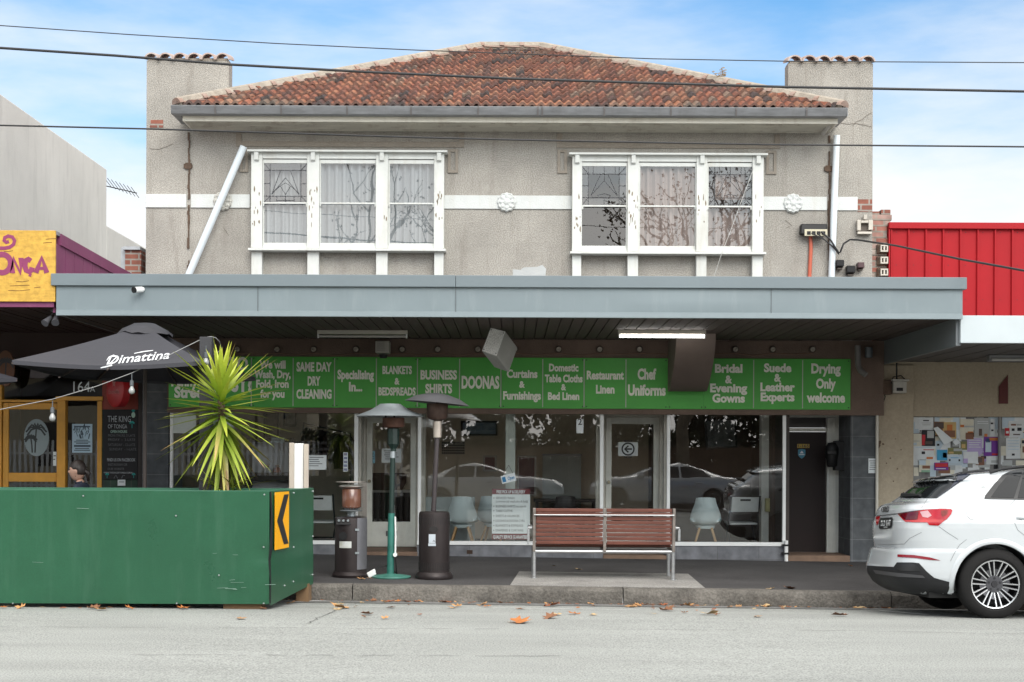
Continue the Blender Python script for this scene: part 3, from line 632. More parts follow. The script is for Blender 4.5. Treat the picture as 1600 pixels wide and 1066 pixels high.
# grey box light, hung at a slant
f = [P(753, 549, 18.9), P(776, 557, 18.9), P(790, 518, 19.0), P(767, 512, 19.0)]; off = Vector((0.16, 0.32, -0.19))
t = thing('box_lamp', 'slanted pale grey metal box hanging from the awning above the word doonas', 'light', f[0])
mb = MB(); mb.hexa(f, [p+off for p in f]); mb.build('body', M('box_grey', (0.42, 0.42, 0.4), 0.5, var=0.12, streak=0.3), t, bevel=0.008)
mb = MB(); nn = -off.normalized()*0.006; c = sum((Vector(p) for p in f), Vector())/4
mb.hexa([c+(p-c)*0.97+nn for p in f], [c+(p-c)*0.97+nn*0.1 for p in f]); fp = mb.build('face_plate', M('box_white', (0.85, 0.85, 0.83), 0.5, var=0.12, speck=0.25, spscale=90), t)
mb = MB()
for p in f: q = c+(p-c)*0.82+nn; mb.lathe([(0.0, -0.008), (0.007, -0.008), (0.008, 0.004)], q, 8, axis='y')
mb.build('screws', dark_steel, t)
mb = MB(); mb.tube([(-0.22, 19.05, 3.28), (-0.2, 19.03, 3.16)], 0.012, 8); mb.build('hanger', dark_steel, t)

# sensor box
bx, by = X(586.5, 20.5), 20.45
t = thing('siren_box', 'small off-white ribbed box on the bulkhead above the blankets panel', 'box', (X(598, 20.5), 20.5, 2.95))
mb = MB(); mb.box(X(586.5, 20.5), X(608, 20.5), 20.42, 20.7, Z(553, 20.5), Z(534, 20.5)); mb.build('case', M('box_cream', (0.42, 0.40, 0.36), 0.6, var=0.1), t, bevel=0.012)
mb = MB()
for k in range(5): z = Z(550, 20.5)+k*0.03; mb.box(X(589, 20.5), X(601, 20.5), 20.408, 20.4195, z, z+0.018)
mb.build('louvres', M('louvre_cream', (0.33, 0.31, 0.28), 0.6), t)
mb = MB(); mb.lathe([(0.0, -0.05), (0.05, -0.05), (0.06, 0.0), (0.03, 0.005)], (X(598, 20.5), 20.52, Z(555, 20.5)), 14); mb.build('lens', black_plastic, t, smooth=40)

# lamp sockets on the bulkhead with the conductor wire between them
SPX = [371, 433, 490, 556, 628, 683.5, 746, 803.5, 872, 936, 998, 1147.5, 1206, 1268]
zsk = 3.13
proto = None
for px in SPX:
    p = Vector((X(px, DW-0.09), DW-0.0905, P(px, 547, DW).z))
    if proto is None:
        proto = thing('lamp_socket', 'small round porcelain lamp socket without a bulb on the brown bulkhead', 'lamp socket', p, 'empty lamp sockets along the bulkhead')
        mb = MB(); mb.lathe([(0.0, 0), (0.05, 0), (0.052, -0.02), (0.042, -0.035), (0.0, -0.035)], p, 18, axis='y'); mb.build('base', M('socket_brown', (0.1, 0.075, 0.06), 0.6), proto, smooth=40)
        mb = MB(); mb.lathe([(0.03, -0.0355), (0.036, -0.06), (0.03, -0.075), (0.02, -0.075), (0.018, -0.045), (0.0, -0.045)], p, 16, axis='y'); mb.build('cup', M('porcelain', (0.42, 0.38, 0.33), 0.4), proto, smooth=40)
    else: copy_tree(proto, loc=p)
mb = MB(); pts = []
for i, px in enumerate(SPX):
    p = Vector((X(px, DW-.09), DW-0.1, P(px, 547, DW).z-0.055)); pts.append(p)
    if i < len(SPX)-1: q = Vector((X((px+SPX[i+1])/2, DW-.09), DW-0.1, p.z-0.012-0.01*(i % 3))); pts.append(q)
mb.tube(pts, 0.006, 5); o = mb.build('wire', M('brown_wire', (0.2, 0.12, 0.085), 0.6), None, pts[0]); tagp(o, 'thin brown wire strung along the bulkhead under the empty lamp sockets', 'wire')

# ================================================================ green sign strip
SG = thing('shop_sign', 'long green sign strip with grey lettered panels listing laundry services above the shop windows', 'sign', (0, DW-0.1, 2.29))
green = M('sign_green', (0.075, 0.40, 0.06), 0.5, var=0.1, scale=1.5, streak=0.12, streakcol=(0.1, 0.33, 0.1)); letter = M('sign_lettering', (0.84, 0.85, 0.75), 0.5, var=0.06); sep = M('sign_divider', (0.42, 0.45, 0.38), 0.5)
DS = DW-0.118; sz0, sz1 = Z(638.3, DS), Z(559, DS)
edges = [263, 333, 393, 457.5, 523, 587.5, 652.5, 717.5, 783, 847.5, 913, 977.5, 1043]
cells = [([('Tennyson', 603, 70, 17), ('Street', 621, 52, 17)], 263, 333), ([('TOO', 578, 48, 20), ('BUSY?', 611, 62, 26)], 333, 393),
 ([('We will', 575.5, 41, 12), ('Wash, Dry,', 590.5, 57, 12), ('Fold, Iron', 605.5, 51, 12), ('for you', 621, 38, 12)], 393, 457.5),
 ([('SAME DAY', 580, 55, 14), ('DRY', 602, 20, 14), ('CLEANING', 622.5, 55, 14)], 457.5, 523),
 ([('Specialising', 592, 57, 14), ('In...', 611, 21, 14)], 523, 587.5),
 ([('BLANKETS', 584, 46, 12), ('&', 600.5, 8, 10), ('BEDSPREADS', 617.5, 58, 12)], 587.5, 652.5),
 ([('BUSINESS', 592.5, 57, 14), ('SHIRTS', 614, 42, 14)], 652.5, 717.5),
 ([('DOONAS', 606.5, 59, 19)], 717.5, 783),
 ([('Curtains', 590, 48, 12.5), ('&', 605.5, 9, 10), ('Furnishings', 624, 59, 12.5)], 783, 847.5),
 ([('Domestic', 580, 46, 11.5), ('Table Cloths', 597, 59, 11.5), ('&', 609.5, 8, 9.5), ('Bed Linen', 624.5, 49, 11.5)], 847.5, 913),
 ([('Restaurant', 592.5, 58, 13), ('Linen', 614.5, 29, 13)], 913, 977.5),
 ([('Chef', 592.5, 29, 16.5), ('Uniforms', 617.5, 59, 16.5)], 977.5, 1043),
 ([('Bridal', 582, 43, 13), ('&', 598.5, 11, 12), ('Evening', 612.5, 58, 13), ('Gowns', 628.5, 51, 13)], 1099, 1177),
 ([('Suede', 581, 43, 13), ('&', 596, 11, 12), ('Leather', 611, 54, 13), ('Experts', 626.5, 53, 13)], 1176, 1253),
 ([('Drying', 583, 46, 15), ('Only', 606.5, 31, 15), ('welcome', 628.5, 60, 15)], 1253, 1327)]
boards = [(263, 393, 0, 2), (393, 523, 2, 4), (523, 652.5, 4, 6), (652.5, 783, 6, 8), (783, 913, 8, 10), (913, 1043, 10, 12), (1043, 1099, 12, 12), (1099, 1328.5, 12, 15)]
for a, b, c0, c1 in boards:
    mb = MB(); mb.box(X(a, DS)+.001, X(b, DS)-.001, DS, DS+0.02, sz0, sz1 if a < 1099 else sz1+0.0); bd = mb.build('board', green, SG, bevel=0.002)
    mb = MB()
    for cell in cells[c0:c1]:
        cx = (cell[1]+cell[2])/2
        for s_, py, wd, hh in cell[0]: mb.text(s_, X(cx, DS), P(cx, py, DS).z, DS-0.0035, hh*DS/FPX, wd*DS/FPX, bold=0.045)
    if mb.v: mb.build('lettering', letter, bd)
    mb = MB()
    for e in edges[1:-1]+[1177, 1253.5]:
        if a < e <= b and e != 263: mb.box(X(e, DS)-0.007-(.008 if e == b else 0), X(e, DS)+0.007-(.008 if e == b else 0), DS-0.003, DS-.0005, sz0+0.02, sz1-0.02)
    if mb.v: mb.build('divider', sep, bd)
    mb = MB()
    for px in (a+3, b-3):
        for z in (sz0+0.03, sz1-0.03): mb.lathe([(0, -.004), (.008, -.004), (.01, 0.001)], (X(px, DS), DS, z), 8, axis='y')
    mb.build('screws', dark_steel, bd)

# ================================================================ shopfront of the main building
zsill0, zsill1 = Z(852, DW), Z(846, DW)
zb = zfoot(0, DW)
for a, b in ((222, 263), (1329, 1368)): mb = MB(); mb.box(X(a, DW), X(b, DW), DW, DW+0.9, 0.0, 2.9); mb.build('tiled_pillar', tile_grey, B)
for a, b in ((263, 559), (652, 943), (1042, 1227)): mb = MB(); mb.box(X(a, DW), X(b, DW), DW+0.01, DW+0.16, 0.0, zsill0); mb.build('plinth', plinth_grey, B)
mb = MB(); mb.box(X(730, DW), X(739, DW), DW+0.004, DW+0.0095, Z(866, DW), Z(860, DW)); mb.build('vent', M('vent_dark', (0.05, 0.03, 0.02), 0.9), B)
for a, b in ((263, 559), (652, 943), (1042, 1227)): mb = MB(); mb.box(X(a, DW), X(b, DW), DW-0.012, DW+0.1, zsill0+.0005, zsill1); mb.build('shop_sill', white_clean, B, bevel=0.004)
zhead = 2.30
for a, b in ((265.5, 270), (553.5, 559.5), (653, 658), (937.5, 943), (1042, 1047), (1223, 1228)): mb = MB(); mb.box(X(a, DW), X(b, DW), DW-0.008, DW+0.05, zsill1+.0005, zhead); mb.build('mullion', white_clean, B, bevel=0.004)
for a, b in ((270, 553.5), (658, 937.5), (1047, 1223)):
    g = MB(); g.quad((X(a, DW), DW+0.02, zsill1), (X(b, DW), DW+0.02, zsill1), (X(b, DW), DW+0.02, zhead), (X(a, DW), DW+0.02, zhead)); g.build('shop_pane', glass_shop, B)
# recessed entries
DR = DW+1.1
door_paint = M('grimy_white_door', (0.72, 0.72, 0.66), 0.5, var=0.12, streak=0.4, streakcol=(0.25, 0.22, 0.18)); jamb_m = M('entry_jamb', (0.55, 0.52, 0.46), 0.5, var=0.12, streak=0.3)
def entry(pxa, pxb, door, mail):
    xa, xb = X(pxa, DW), X(pxb, DW)
    for xx, s_ in ((xa, -1), (xb, 1)):
        mb = MB(); mb.box(min(xx, xx+s_*.05), max(xx, xx+s_*.05), DW+0.051, DR, 0.0, zsill0); mb.build('plinth', plinth_grey, B)
        mb = MB(); mb.box(min(xx, xx+s_*.05), max(xx, xx+s_*.05), DW+0.101, DR, zsill0+.001, zsill1); mb.build('shop_sill', white_clean, B)
        mb = MB(); mb.box(min(xx, xx+s_*.05), max(xx, xx+s_*.05), DR-.06, DR, zsill1+.001, zhead); mb.box(min(xx, xx+s_*.04), max(xx, xx+s_*.04), DW+.4, DW+.43, zsill1+.001, zhead); mb.build('mullion', jamb_m, B)
        g = MB(); x2 = xx+s_*.02; g.quad((x2, DW+.05, zsill1), (x2, DR-.06, zsill1), (x2, DR-.06, zhead), (x2, DW+.05, zhead)); g.build('shop_pane', glass_shop, B)
    dx0, dx1, z0, z1 = door
    mb = MB(); mb.box(xa-.02, dx0-.004, DR+.001, DR+.1, 0.0, zhead); mb.box(dx1+.004, xb+.02, DR+.001, DR+.1, 0.0, zhead); mb.box(dx0-.004, dx1+.004, DR+.001, DR+.1, z1+.004, zhead)
    mb.build('door_jamb', jamb_m, B, bevel=0.004)
    st, rt_, rb = 0.085, 0.1, 0.38
    mb = MB(); mb.box(dx0, dx0+st, DR+.02, DR+.065, z0, z1); mb.box(dx1-st, dx1, DR+.02, DR+.065, z0, z1); mb.box(dx0+st, dx1-st, DR+.02, DR+.065, z1-rt_, z1); mb.box(dx0+st, dx1-st, DR+.02, DR+.065, z0, z0+rb)
    dr = mb.build('shop_door', door_paint, B, bevel=0.003)
    g = MB(); g.quad((dx0+st, DR+.04, z0+rb), (dx1-st, DR+.04, z0+rb), (dx1-st, DR+.04, z1-rt_), (dx0+st, DR+.04, z1-rt_)); g.build('pane', glass_shop, dr)
    if mail: mb = MB(); mb.box((dx0+dx1)/2-.08, (dx0+dx1)/2+.09, DR+.008, DR+.0195, z0+.16, z0+.24); mb.build('mail_slot', M('mail_slot', (0.16, 0.16, 0.16), 0.4, metal=0.6), dr, bevel=.004)
    mb = MB(); mb.lathe([(0, -.05), (.022, -.05), (.026, -.035), (.012, -.02), (.012, 0)], (dx0+st*.5, DR+.02, z0+1.0), 12, axis='y'); mb.build('handle', M('door_knob', (0.3, 0.27, 0.2), 0.35, metal=0.8), dr, smooth=50)
    mb = MB(); mb.box(xa, xb, DW-0.02, DR, 0.02, zfoot((xa+xb)/2, DW)+.05); mb.build('door_step', M('entry_step', (0.2, 0.13, 0.09), 0.85, var=0.25, scale=4), B, bevel=.01)
    mb = MB(); mb.box(xa-.02, xb+.02, DW-.001, DR+.09, zhead+.001, zhead+.03); mb.build('entry_ceiling', bulk, B)
entry(559.5, 653, (X(573, DR), X(650, DR), 0.2, 2.19), True)
entry(943, 1042, (X(947, DR), X(1030, DR), 0.2, 2.19), False)
# brown side door
DB = DW+0.75; bx0_, bx1_ = X(1228, DW), X(1329, DW)
mb = MB(); mb.box(bx0_+.06, bx1_, DB, DB+.1, 2.19, zhead+.03); mb.box(X(1291.5, DB), X(1306, DB), DB-.03, DB+.1, 0.1, 2.188); mb.box(bx0_+.06, X(1291, DB), DB-.02, DB+.08, Z(672.5, DB), Z(667, DB)); mb.box(X(1306.2, DB), bx1_, DB, DB+.1, 0.05, 2.189)
mb.build('door_jamb', door_paint, B, bevel=.004)
mb = MB(); mb.box(bx0_+.065, X(1291, DB), DB+.02, DB+.065, 0.17, Z(673, DB)); bd = mb.build('side_door', M('brown_door', (0.02, 0.012, 0.011), 0.55, spec=.25, var=0.1, scale=5), B, bevel=.003)
mb = MB(); mb.box(bx0_+.065, X(1291, DB), DB+.03, DB+.06, Z(666.5, DB), 2.189); mb.build('transom', M('dark_transom', (0.02, 0.014, 0.012), 0.3), B)
mb = MB(); zz = P(1255, 697, DB).z; mb.box(X(1246, DB), X(1265, DB), DB+.014, DB+.0195, zz-.03, zz+.03); pt_ = mb.build('number_plate', M('brass_plate', (0.45, 0.3, 0.03), 0.5), bd)
mb = MB(); mb.text('1-165', X(1255.5, DB), zz-.02, DB+.012, .045, .16, bold=.02); mb.build('digits', ink, pt_)
mb = MB(); cx, cz = X(1253, DB), P(1253, 709, DB).z
mb.prism([(cx-.055, cz+.06), (cx, cz+.07), (cx+.055, cz+.06), (cx+.055, cz-.02), (cx+.03, cz-.055), (cx, cz-.075), (cx-.03, cz-.055), (cx-.055, cz-.02)], DB+.014, DB+.0195); sh = mb.build('shield_sticker', M('sticker_blue', (0.05, 0.28, 0.42), 0.4), bd)
mb = MB(); mb.prism([(cx-.03, cz+.005), (cx, cz+.045), (cx+.03, cz+.005)], DB+.011, DB+.0138); mb.box(cx-.04, cx+.04, DB+.011, DB+.0138, cz-.02, cz-.008); mb.build('emblem', paper_white, sh)
mb = MB(); mb.box(bx0_, bx1_, DW, DB+.1, .02, 0.165); mb.build('door_step', MATS['entry_step'], B, bevel=.01)
mb = MB(); mb.box(bx0_, bx0_+.06, DW+.051, DB+.1, 0, zhead); mb.build('side_wall', M('entry_wall_dark', (0.06, 0.05, 0.045), 0.8), B)
mb = MB(); mb.box(bx0_, bx1_, DW-.001, DB+.1, zhead+.001, zhead+.028); mb.build('entry_ceiling', bulk, B)
# black letterbox on the jamb
bc = Vector((X(1302, DW+.45), DW+.45, P(1307, 712, DW).z))
t = thing('letterbox', 'black rounded letterbox on the wall to the right of the brown door', 'letterbox', bc)
mb = MB(); prof = [(0.0, -.17), (.06, -.17), (.08, -.15), (.085, -.05), (.1, .05), (.1, .12), (.06, .19), (0, .2)]
mb.lathe(prof, bc+Vector((-.02, 0, 0)), 20); mb.build('box', black_plastic, t, smooth=50)
mb = MB(); mb.box(bc.x+.02, bc.x+.16, bc.y-.04, bc.y+.14, bc.z-.22, bc.z+.22); mb.build('back_plate', dark_steel, t, bevel=.01)
mb = MB(); mb.box(bc.x-.11, bc.x+.02, bc.y-.122, bc.y-.1, bc.z+.02, bc.z+.07); mb.build('flap', dark_steel, t, bevel=.006)
# pipe stub at the sill corner
p = Vector((X(1228, DW), DW-.05, 0))
t = thing('pipe_stub', 'short white pipe stub with black clamps at the foot of the shopfront', 'pipe', (p.x, p.y, zfoot(p.x, p.y)))
z0 = zfoot(p.x, p.y)
mb = MB(); mb.tube([(p.x, p.y, z0), (p.x, p.y, z0+.3)], .028, 12); mb.build('pipe', white_clean, t, smooth=50)
for z in (z0+.1, z0+.22): mb = MB(); mb.box(p.x-.06, p.x+.035, p.y-.033, p.y+.05, z, z+.025); mb.build('clamp', black_plastic, t)

# ---- interior shell
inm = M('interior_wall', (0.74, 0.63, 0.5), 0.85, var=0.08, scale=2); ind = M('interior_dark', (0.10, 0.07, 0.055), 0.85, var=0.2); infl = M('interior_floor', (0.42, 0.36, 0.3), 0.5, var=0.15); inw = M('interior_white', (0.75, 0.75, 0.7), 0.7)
YB = 24.7; ix0, ix1 = X(263, DW)-.3, X(1228, DW)
mb = MB(); mb.box(ix0-.4, ix1, DW+.161, YB, 0.0, 0.14); mb.build('floor', infl, B)
mb = MB(); mb.box(ix0-.4, ix1, DR+.1, YB, 2.95, 3.0); mb.build('ceiling', inw, B)
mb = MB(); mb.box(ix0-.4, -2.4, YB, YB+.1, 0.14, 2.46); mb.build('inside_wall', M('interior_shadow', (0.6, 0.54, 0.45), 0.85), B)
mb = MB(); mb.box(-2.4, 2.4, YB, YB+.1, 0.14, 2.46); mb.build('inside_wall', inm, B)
mb = MB(); mb.box(2.4, ix1, YB-1.2, YB-1.1, 0.14, 2.95); mb.build('inside_wall', ind, B)
mb = MB(); mb.box(2.35, 2.41, DR+.1, YB+.1, 0.14, 2.95); mb.box(ix0-.45, ix0-.4, DW+.17, YB, 0.14, 2.95); mb.box(ix1-.05, ix1, DB+.1, YB, .14, 2.95); mb.build('partition', ind, B)
mb = MB()
for k in range(9): x = ix0-.3+k*.92; mb.box(x, x+.05, YB+.02, YB+.08, 2.461, 2.95)
mb.build('added_clerestory_bars', inw, B)   # unseen rear clerestory opening, added to let daylight into the shop
# pale pilaster and dado on the right hand window
mb = MB(); mb.box(X(1190, 21.9), X(1218, 21.9), 21.9, 22.1, .145, 2.9); mb.build('pilaster', inw, B)
mb = MB(); mb.box(X(790, 21.2), X(805, 21.2), 21.15, 21.25, .145, 2.35); mb.build('display_post', M('post_grey', (0.5, 0.54, 0.5), 0.6), B)
mb = MB(); mb.box(X(660, 21.6), X(740, 21.6), 22.4, 22.44, .145, .95); mb.build('pale_panel', M('pale_panel', (0.5, 0.55, 0.55), 0.6), B)
# ---- framed pictures
def picture(x0, x1, z0, z1, y, fm, im, label, tilt=0):
    t = thing('framed_picture', label, 'picture', ((x0+x1)/2, y, z0)); f = .03
    mb = MB(); mb.box(x0, x0+f, y-.03, y, z0, z1); mb.box(x1-f, x1, y-.03, y, z0, z1); mb.box(x0+f, x1-f, y-.03, y, z0, z0+f); mb.box(x0+f, x1-f, y-.03, y, z1-f, z1); mb.build('frame', fm, t)
    mb = MB(); mb.box(x0+f, x1-f, y-.012, y-.001, z0+f, z1-f); mb.build('print', im, t)
    if tilt: t.rotation_euler = (0, tilt, 0)
blk = M('black_frame', (0.015, 0.012, 0.012), 0.4); seap = M('blue_print', (0.05, 0.12, 0.22), 0.3, col2=(0.35, 0.45, 0.55), scale=5, stretch=(1, 1, 3)); greyp = M('grey_print', (0.05, 0.05, 0.055), 0.4, col2=(0.3, 0.32, 0.33), scale=9)
yp = YB-.002
picture(X(720, yp), X(777, yp), Z(681, yp), Z(658, yp), yp, blk, seap, 'wide framed blue seascape picture on the beige wall inside the middle window')
yq = YB-1.205
picture(X(1103, yq), X(1152, yq), Z(700, yq), Z(653, yq), yq, blk, greyp, 'black framed picture tilted on the dark wall inside the right window', R(-4))
picture(X(443, yp), X(464, yp), Z(668, yp), Z(638, yp), yp, blk, greyp, 'small dark framed picture on the wall inside the left window')
picture(X(412, yp), X(436, yp), Z(690, yp), Z(640, yp), yp, blk, M('brown_print', (0.08, 0.06, 0.05), 0.5, col2=(0.25, 0.2, 0.16), scale=8), 'larger dark framed picture behind the yucca inside the left window')
# ---- papers on the glass
YG = DW+0.012
def sheet_on(px0, px1, py0, py1, y, label, cat='notice', lines=6, mat=None, name='paper_notice', draw=None):
    x0, x1 = X(px0, y), X(px1, y); z0, z1 = P(px0, py1, y).z, P(px0, py0, y).z
    t = thing(name, label, cat, ((x0+x1)/2, y, z0))
    mb = MB(); mb.box(x0, x1, y, y+.003, z0, z1); mb.build('sheet', mat or paper_white, t)
    mb = MB(); rr = random.Random(px0*7+py0)
    if draw: draw(mb, x0, x1, z0, z1, y-.0025)
    else:
        h = (z1-z0)/(lines+2)
        for k in range(lines):
            zz = z1-h*(k+1.3); a = rr.uniform(.1, .2); b = rr.uniform(.6, .9)
            mb.box(x0+(x1-x0)*a, x0+(x1-x0)*b, y-.0025, y-.0005, zz, zz+h*.28)
    if mb.v: mb.build('print', ink if not draw else draw.mat, t)
    return t
sheet_on(478.5, 510, 711, 734, YG, 'landscape white notice on the glass beside the trading hours lettering', lines=5)
sheet_on(596.5, 627, 701, 723, DR+.034, 'white notice on the glass of the left shop door behind the tall heater', lines=5)
sheet_on(579.5, 586, 705, 724, DR+.033, 'narrow blue sticker on the left shop door glass', 'sticker', 3, M('sticker_pale_blue', (0.2, 0.4, 0.5), 0.5), 'sticker')
def cards(mb, x0, x1, z0, z1, y):
    for k in range(5): h = (z1-z0)/5; mb.box(x0+.008, x1-.008, y, y+.002, z0+h*k+.01, z0+h*(k+1)-.008)
cards.mat = M('card_logo', (0.08, 0.2, 0.4), 0.5, col2=(0.35, 0.25, 0.25), scale=14)
sheet_on(536.5, 543.5, 707, 737, YG, 'vertical strip of payment stickers at the edge of the left window', 'sticker', draw=cards, name='sticker')
# trading hours lettering on the pane
mb = MB(); lm = M('window_lettering', (0.03, 0.025, 0.025), 0.5)
for s_, py, wd in (('TRADING HOURS', 694, 58), ('MON - FRI 7:00 - 6:00 PM', 704, 62), ('SAT 8:00 AM - 3:00 PM', 712, 58)): mb.text(s_, X(482, YG), P(482, py, YG).z, YG, 4.2*YG/FPX, wd*YG/FPX, bold=.01)
o = mb.build('window_lettering', lm, None, (X(482, YG), YG, 1.6)); tagp(o, 'dark trading hours lettering on the left shop window glass', 'lettering')
# maroon and white service board in the window
SB = thing('window_sign', 'white board with maroon bands listing free pick up and delivery services in the middle window', 'sign', (X(798, YG), YG, Z(846, YG)))
mx0, mx1 = X(769, YG), X(828.5, YG); YS = DW+.06
mar = M('maroon_band', (0.16, 0.025, 0.03), 0.5); z_t, z_a, z_b, z_e = Z(764, YS), Z(772.5, YS), Z(834, YS), Z(843, YS)
mb = MB(); mb.box(mx0, mx1, YS, YS+.006, z_e, z_t); mb.build('panel', M('sign_pale', (0.75, 0.8, 0.81), 0.5, var=.03), SB)
mb = MB(); mb.box(mx0, mx1, YS-.002, YS-.0003, z_a, z_t); mb.box(mx0, mx1, YS-.002, YS-.0003, z_e, z_b); mb.build('band', mar, SB)
mb = MB(); mb.text('FREE PICK UP & DELIVERY', X(798.5, YS), Z(771, YS), YS-.005, 5*YS/FPX, 45*YS/FPX, bold=.03); mb.text('QUALITY SERVICE GUARANTEED', X(798.5, YS), Z(841.5, YS), YS-.005, 5*YS/FPX, 55*YS/FPX, bold=.03); mb.build('heading', paper_white, SB)
mb = MB(); rows = [('SERVICED WASH', 780, 29, 1), ('(commercial wash,dry & fold)', 785.2, 50, 0), ('BUSINESS SHIRTS no starch', 792.8, 47, 1), ('TABLE CLOTHS', 800, 26, 1), ('SHEETS & VALANCES', 808, 37, 1), ('DOONA\'S & DOONA CVRS', 815.5, 45, 1), ('BLANKETS & B\'SPREADS', 823, 43, 1), ('DRAPERIES & CURTAINS', 830.5, 43, 1)]
for s_, py, wd, bu in rows:
    mb.text(s_, X(775, YS), P(800, py, YS).z, YS-.003, 3.6*YS/FPX, wd*YS/FPX, align='L', bold=.004)
    if bu: mb.lathe([(0, 0), (.008, 0), (.008, .002)], (X(772, YS), YS-.003, P(800, py-1.6, YS).z), 8, axis='y')
mb.build('lettering', M('grey_lettering', (0.16, 0.17, 0.18), 0.6), SB)
# small hanging open card, arrow sign, door number card
HS = thing('hanging_card', 'small white open card hanging askew on a string by the middle window post', 'sign', (X(795, YG), YG, Z(757, YG)))
c = Vector((X(794.5, YG), 0, Z(747.5, YG))); ca, sa = math.cos(R(14)), math.sin(R(14)); q = lambda u, v: (c.x+u*ca-v*sa, c.z+u*sa+v*ca)
mb = MB(); mb.prism([q(-.105, -.06), q(.105, -.06), q(.105, .06), q(-.105, .06)], YG, YG+.005); mb.build('card', paper_white, HS)
mb = MB(); mb.text('Open', .04, -.025, YG-.003, .05, .1, bold=.02, shear=.2, fn=lambda x, z: (q(x, z)[0], YG-.003, q(x, z)[1])); blp = M('blue_print_ink', (0.02, 0.2, 0.42), 0.5); mb.build('lettering', blp, HS)
mb = MB(); mb.prism([q(-.09, -.04), q(-.04, -.04), q(-.04, .035), q(-.09, .035)], YG-.003, YG-.0005); mb.build('blue_block', blp, HS)
mb = MB(); tp = (X(795, YG), YG, Z(727, YG)); mb.tube([(q(-.08, .055)[0], YG, q(-.08, .055)[1]), tp], .003, 5); mb.tube([(q(.08, .055)[0], YG, q(.08, .055)[1]), tp], .003, 5); mb.build('string', ink, HS)
def arrow(mb, x0, x1, z0, z1, y):
    cx, cz = (x0+x1)/2, (z0+z1)/2; r = .09
    mb.stroke([(cx+r*math.cos(a*math.pi/16), cz+r*math.sin(a*math.pi/16)) for a in range(32)], .022, y, t=.002, closed=True)
    mb.stroke([(cx+.005, cz+.05), (cx-.05, cz), (cx+.005, cz-.05)], .024, y-.0005, t=.002); mb.stroke([(cx-.04, cz), (cx+.06, cz)], .024, y-.001, t=.002)
    mb.text('REVERSE', cx, cz+.11, y, .025, .13, bold=.03); mb.text('THIS WAY', cx, cz-.135, y, .025, .13, bold=.03)
arrow.mat = ink
sheet_on(966, 996.5, 691, 712.5, DR+.034, 'white sign with a round black left arrow on the right shop door glass', 'sign', draw=arrow, name='arrow_sign')
def two(mb, x0, x1, z0, z1, y): mb.text('2', (x0+x1)/2, (z0+z1)/2+.02, y, .09, .06, bold=.01)
two.mat = ink
sheet_on(900.5, 911.5, 655, 677, YG, 'small white card numbered 2 high on the middle window', 'sign', draw=two, name='number_card')
# mascot-free faded poster at the left window
sheet_on(268, 306, 636, 677, YG, 'pale poster at the top left corner of the left shop window', 'poster', 0, M('poster_pale', (0.6, 0.64, 0.6), 0.7), 'window_poster', draw=None)
sheet_on(315, 365, 636, 682, YG+.1, 'pale green white poster behind the yucca in the left shop window', 'poster', 0, M('poster_pale2', (0.52, 0.6, 0.58), 0.7), 'window_poster', draw=None)

# ---- shop furniture behind the glass
shell = M('tub_shell', (0.68, 0.78, 0.8), 0.45, var=.03); wood_leg = M('beech_leg', (0.5, 0.3, 0.14), 0.5, var=.1)
def tub_chair(loc, rz, label, sm, group):
    t = thing('tub_chair', label, 'chair', (0, 0, 0), group)
    mb = MB(); n, m_ = 20, 14; vs = []     # a curved bucket: seat pan sweeping up into the back, thick
    for th in (0, 1):
        for j in range(m_+1):
            v = j/m_
            for i in range(n+1):
                u = i/n*2-1
                wdt = 0.235*(1-0.28*max(0, v-.55)/.45*1.0)*(0.86+0.14*math.sin(math.pi*min(1, v*1.2)))
                x = u*wdt; cv = abs(u)**2.4
                if v < .5: y = -0.22+0.42*(v/.5); z = .43+0.03*(v/.5)**2-0.02*math.sin(math.pi*v/.5)+cv*.10*(.3+v)
                else: k = (v-.5)/.5; y = .20+.07*k+.03*math.sin(k*3.1)-cv*.13*(1-.4*k); z = .46+.38*k**.9*(1-.03*cv)+cv*.06*(1-k)
                vs.append((x, y+(.012 if th else 0), z-(.018 if th and v < .6 else 0)))
    W_ = n+1; o_ = W_*(m_+1); fs = []
    for j in range(m_):
        for i in range(n): a = j*W_+i; fs += [(a, a+1, a+1+W_, a+W_), (a+o_, a+W_+o_, a+1+W_+o_, a+1+o_)]
    for i in range(n): fs += [(i, i+o_, i+1+o_, i+1), (m_*W_+i, m_*W_+i+1, m_*W_+i+1+o_, m_*W_+i+o_)]
    for j in range(m_): fs += [(j*W_, (j+1)*W_, (j+1)*W_+o_, j*W_+o_), (j*W_+n, j*W_+n+o_, (j+1)*W_+n+o_, (j+1)*W_+n)]
    mb.add(vs, fs); mb.build('shell', sm, t, smooth=70)
    mb = MB(); mb.lathe([(0, .36), (.13, .36), (.15, .405), (0, .41)], (0, 0, 0), 16); mb.build('base', sm, t, smooth=40)
    for sx in (-1, 1):
        for sy in (-1, 1): mb = MB(); mb.tube([(sx*.09, sy*.09, .37), (sx*.2, sy*.2, 0)], [.021, .013], 10); mb.build('leg', wood_leg, t, smooth=60)
    t.location = loc; t.rotation_euler = (0, 0, rz); return t
G_ = 'chairs inside the shop'
tub_chair((X(723, 21.9), 21.9, .14), R(178), 'pale blue tub chair with beech legs beside the maroon service board', shell, G_)
tub_chair((X(771, 22.2), 22.2, .14), R(168), 'pale blue tub chair partly hidden behind the maroon service board', shell, G_)
tub_chair((X(1103, 21.9), 21.9, .14), R(172), 'pale blue tub chair in the right window next to the folding chair', shell, G_)
tub_chair((X(883, 22.4), 22.4, .14), R(180), 'black tub chair showing above the timber bench', M('black_shell', (0.03, 0.03, 0.032), 0.45), G_)
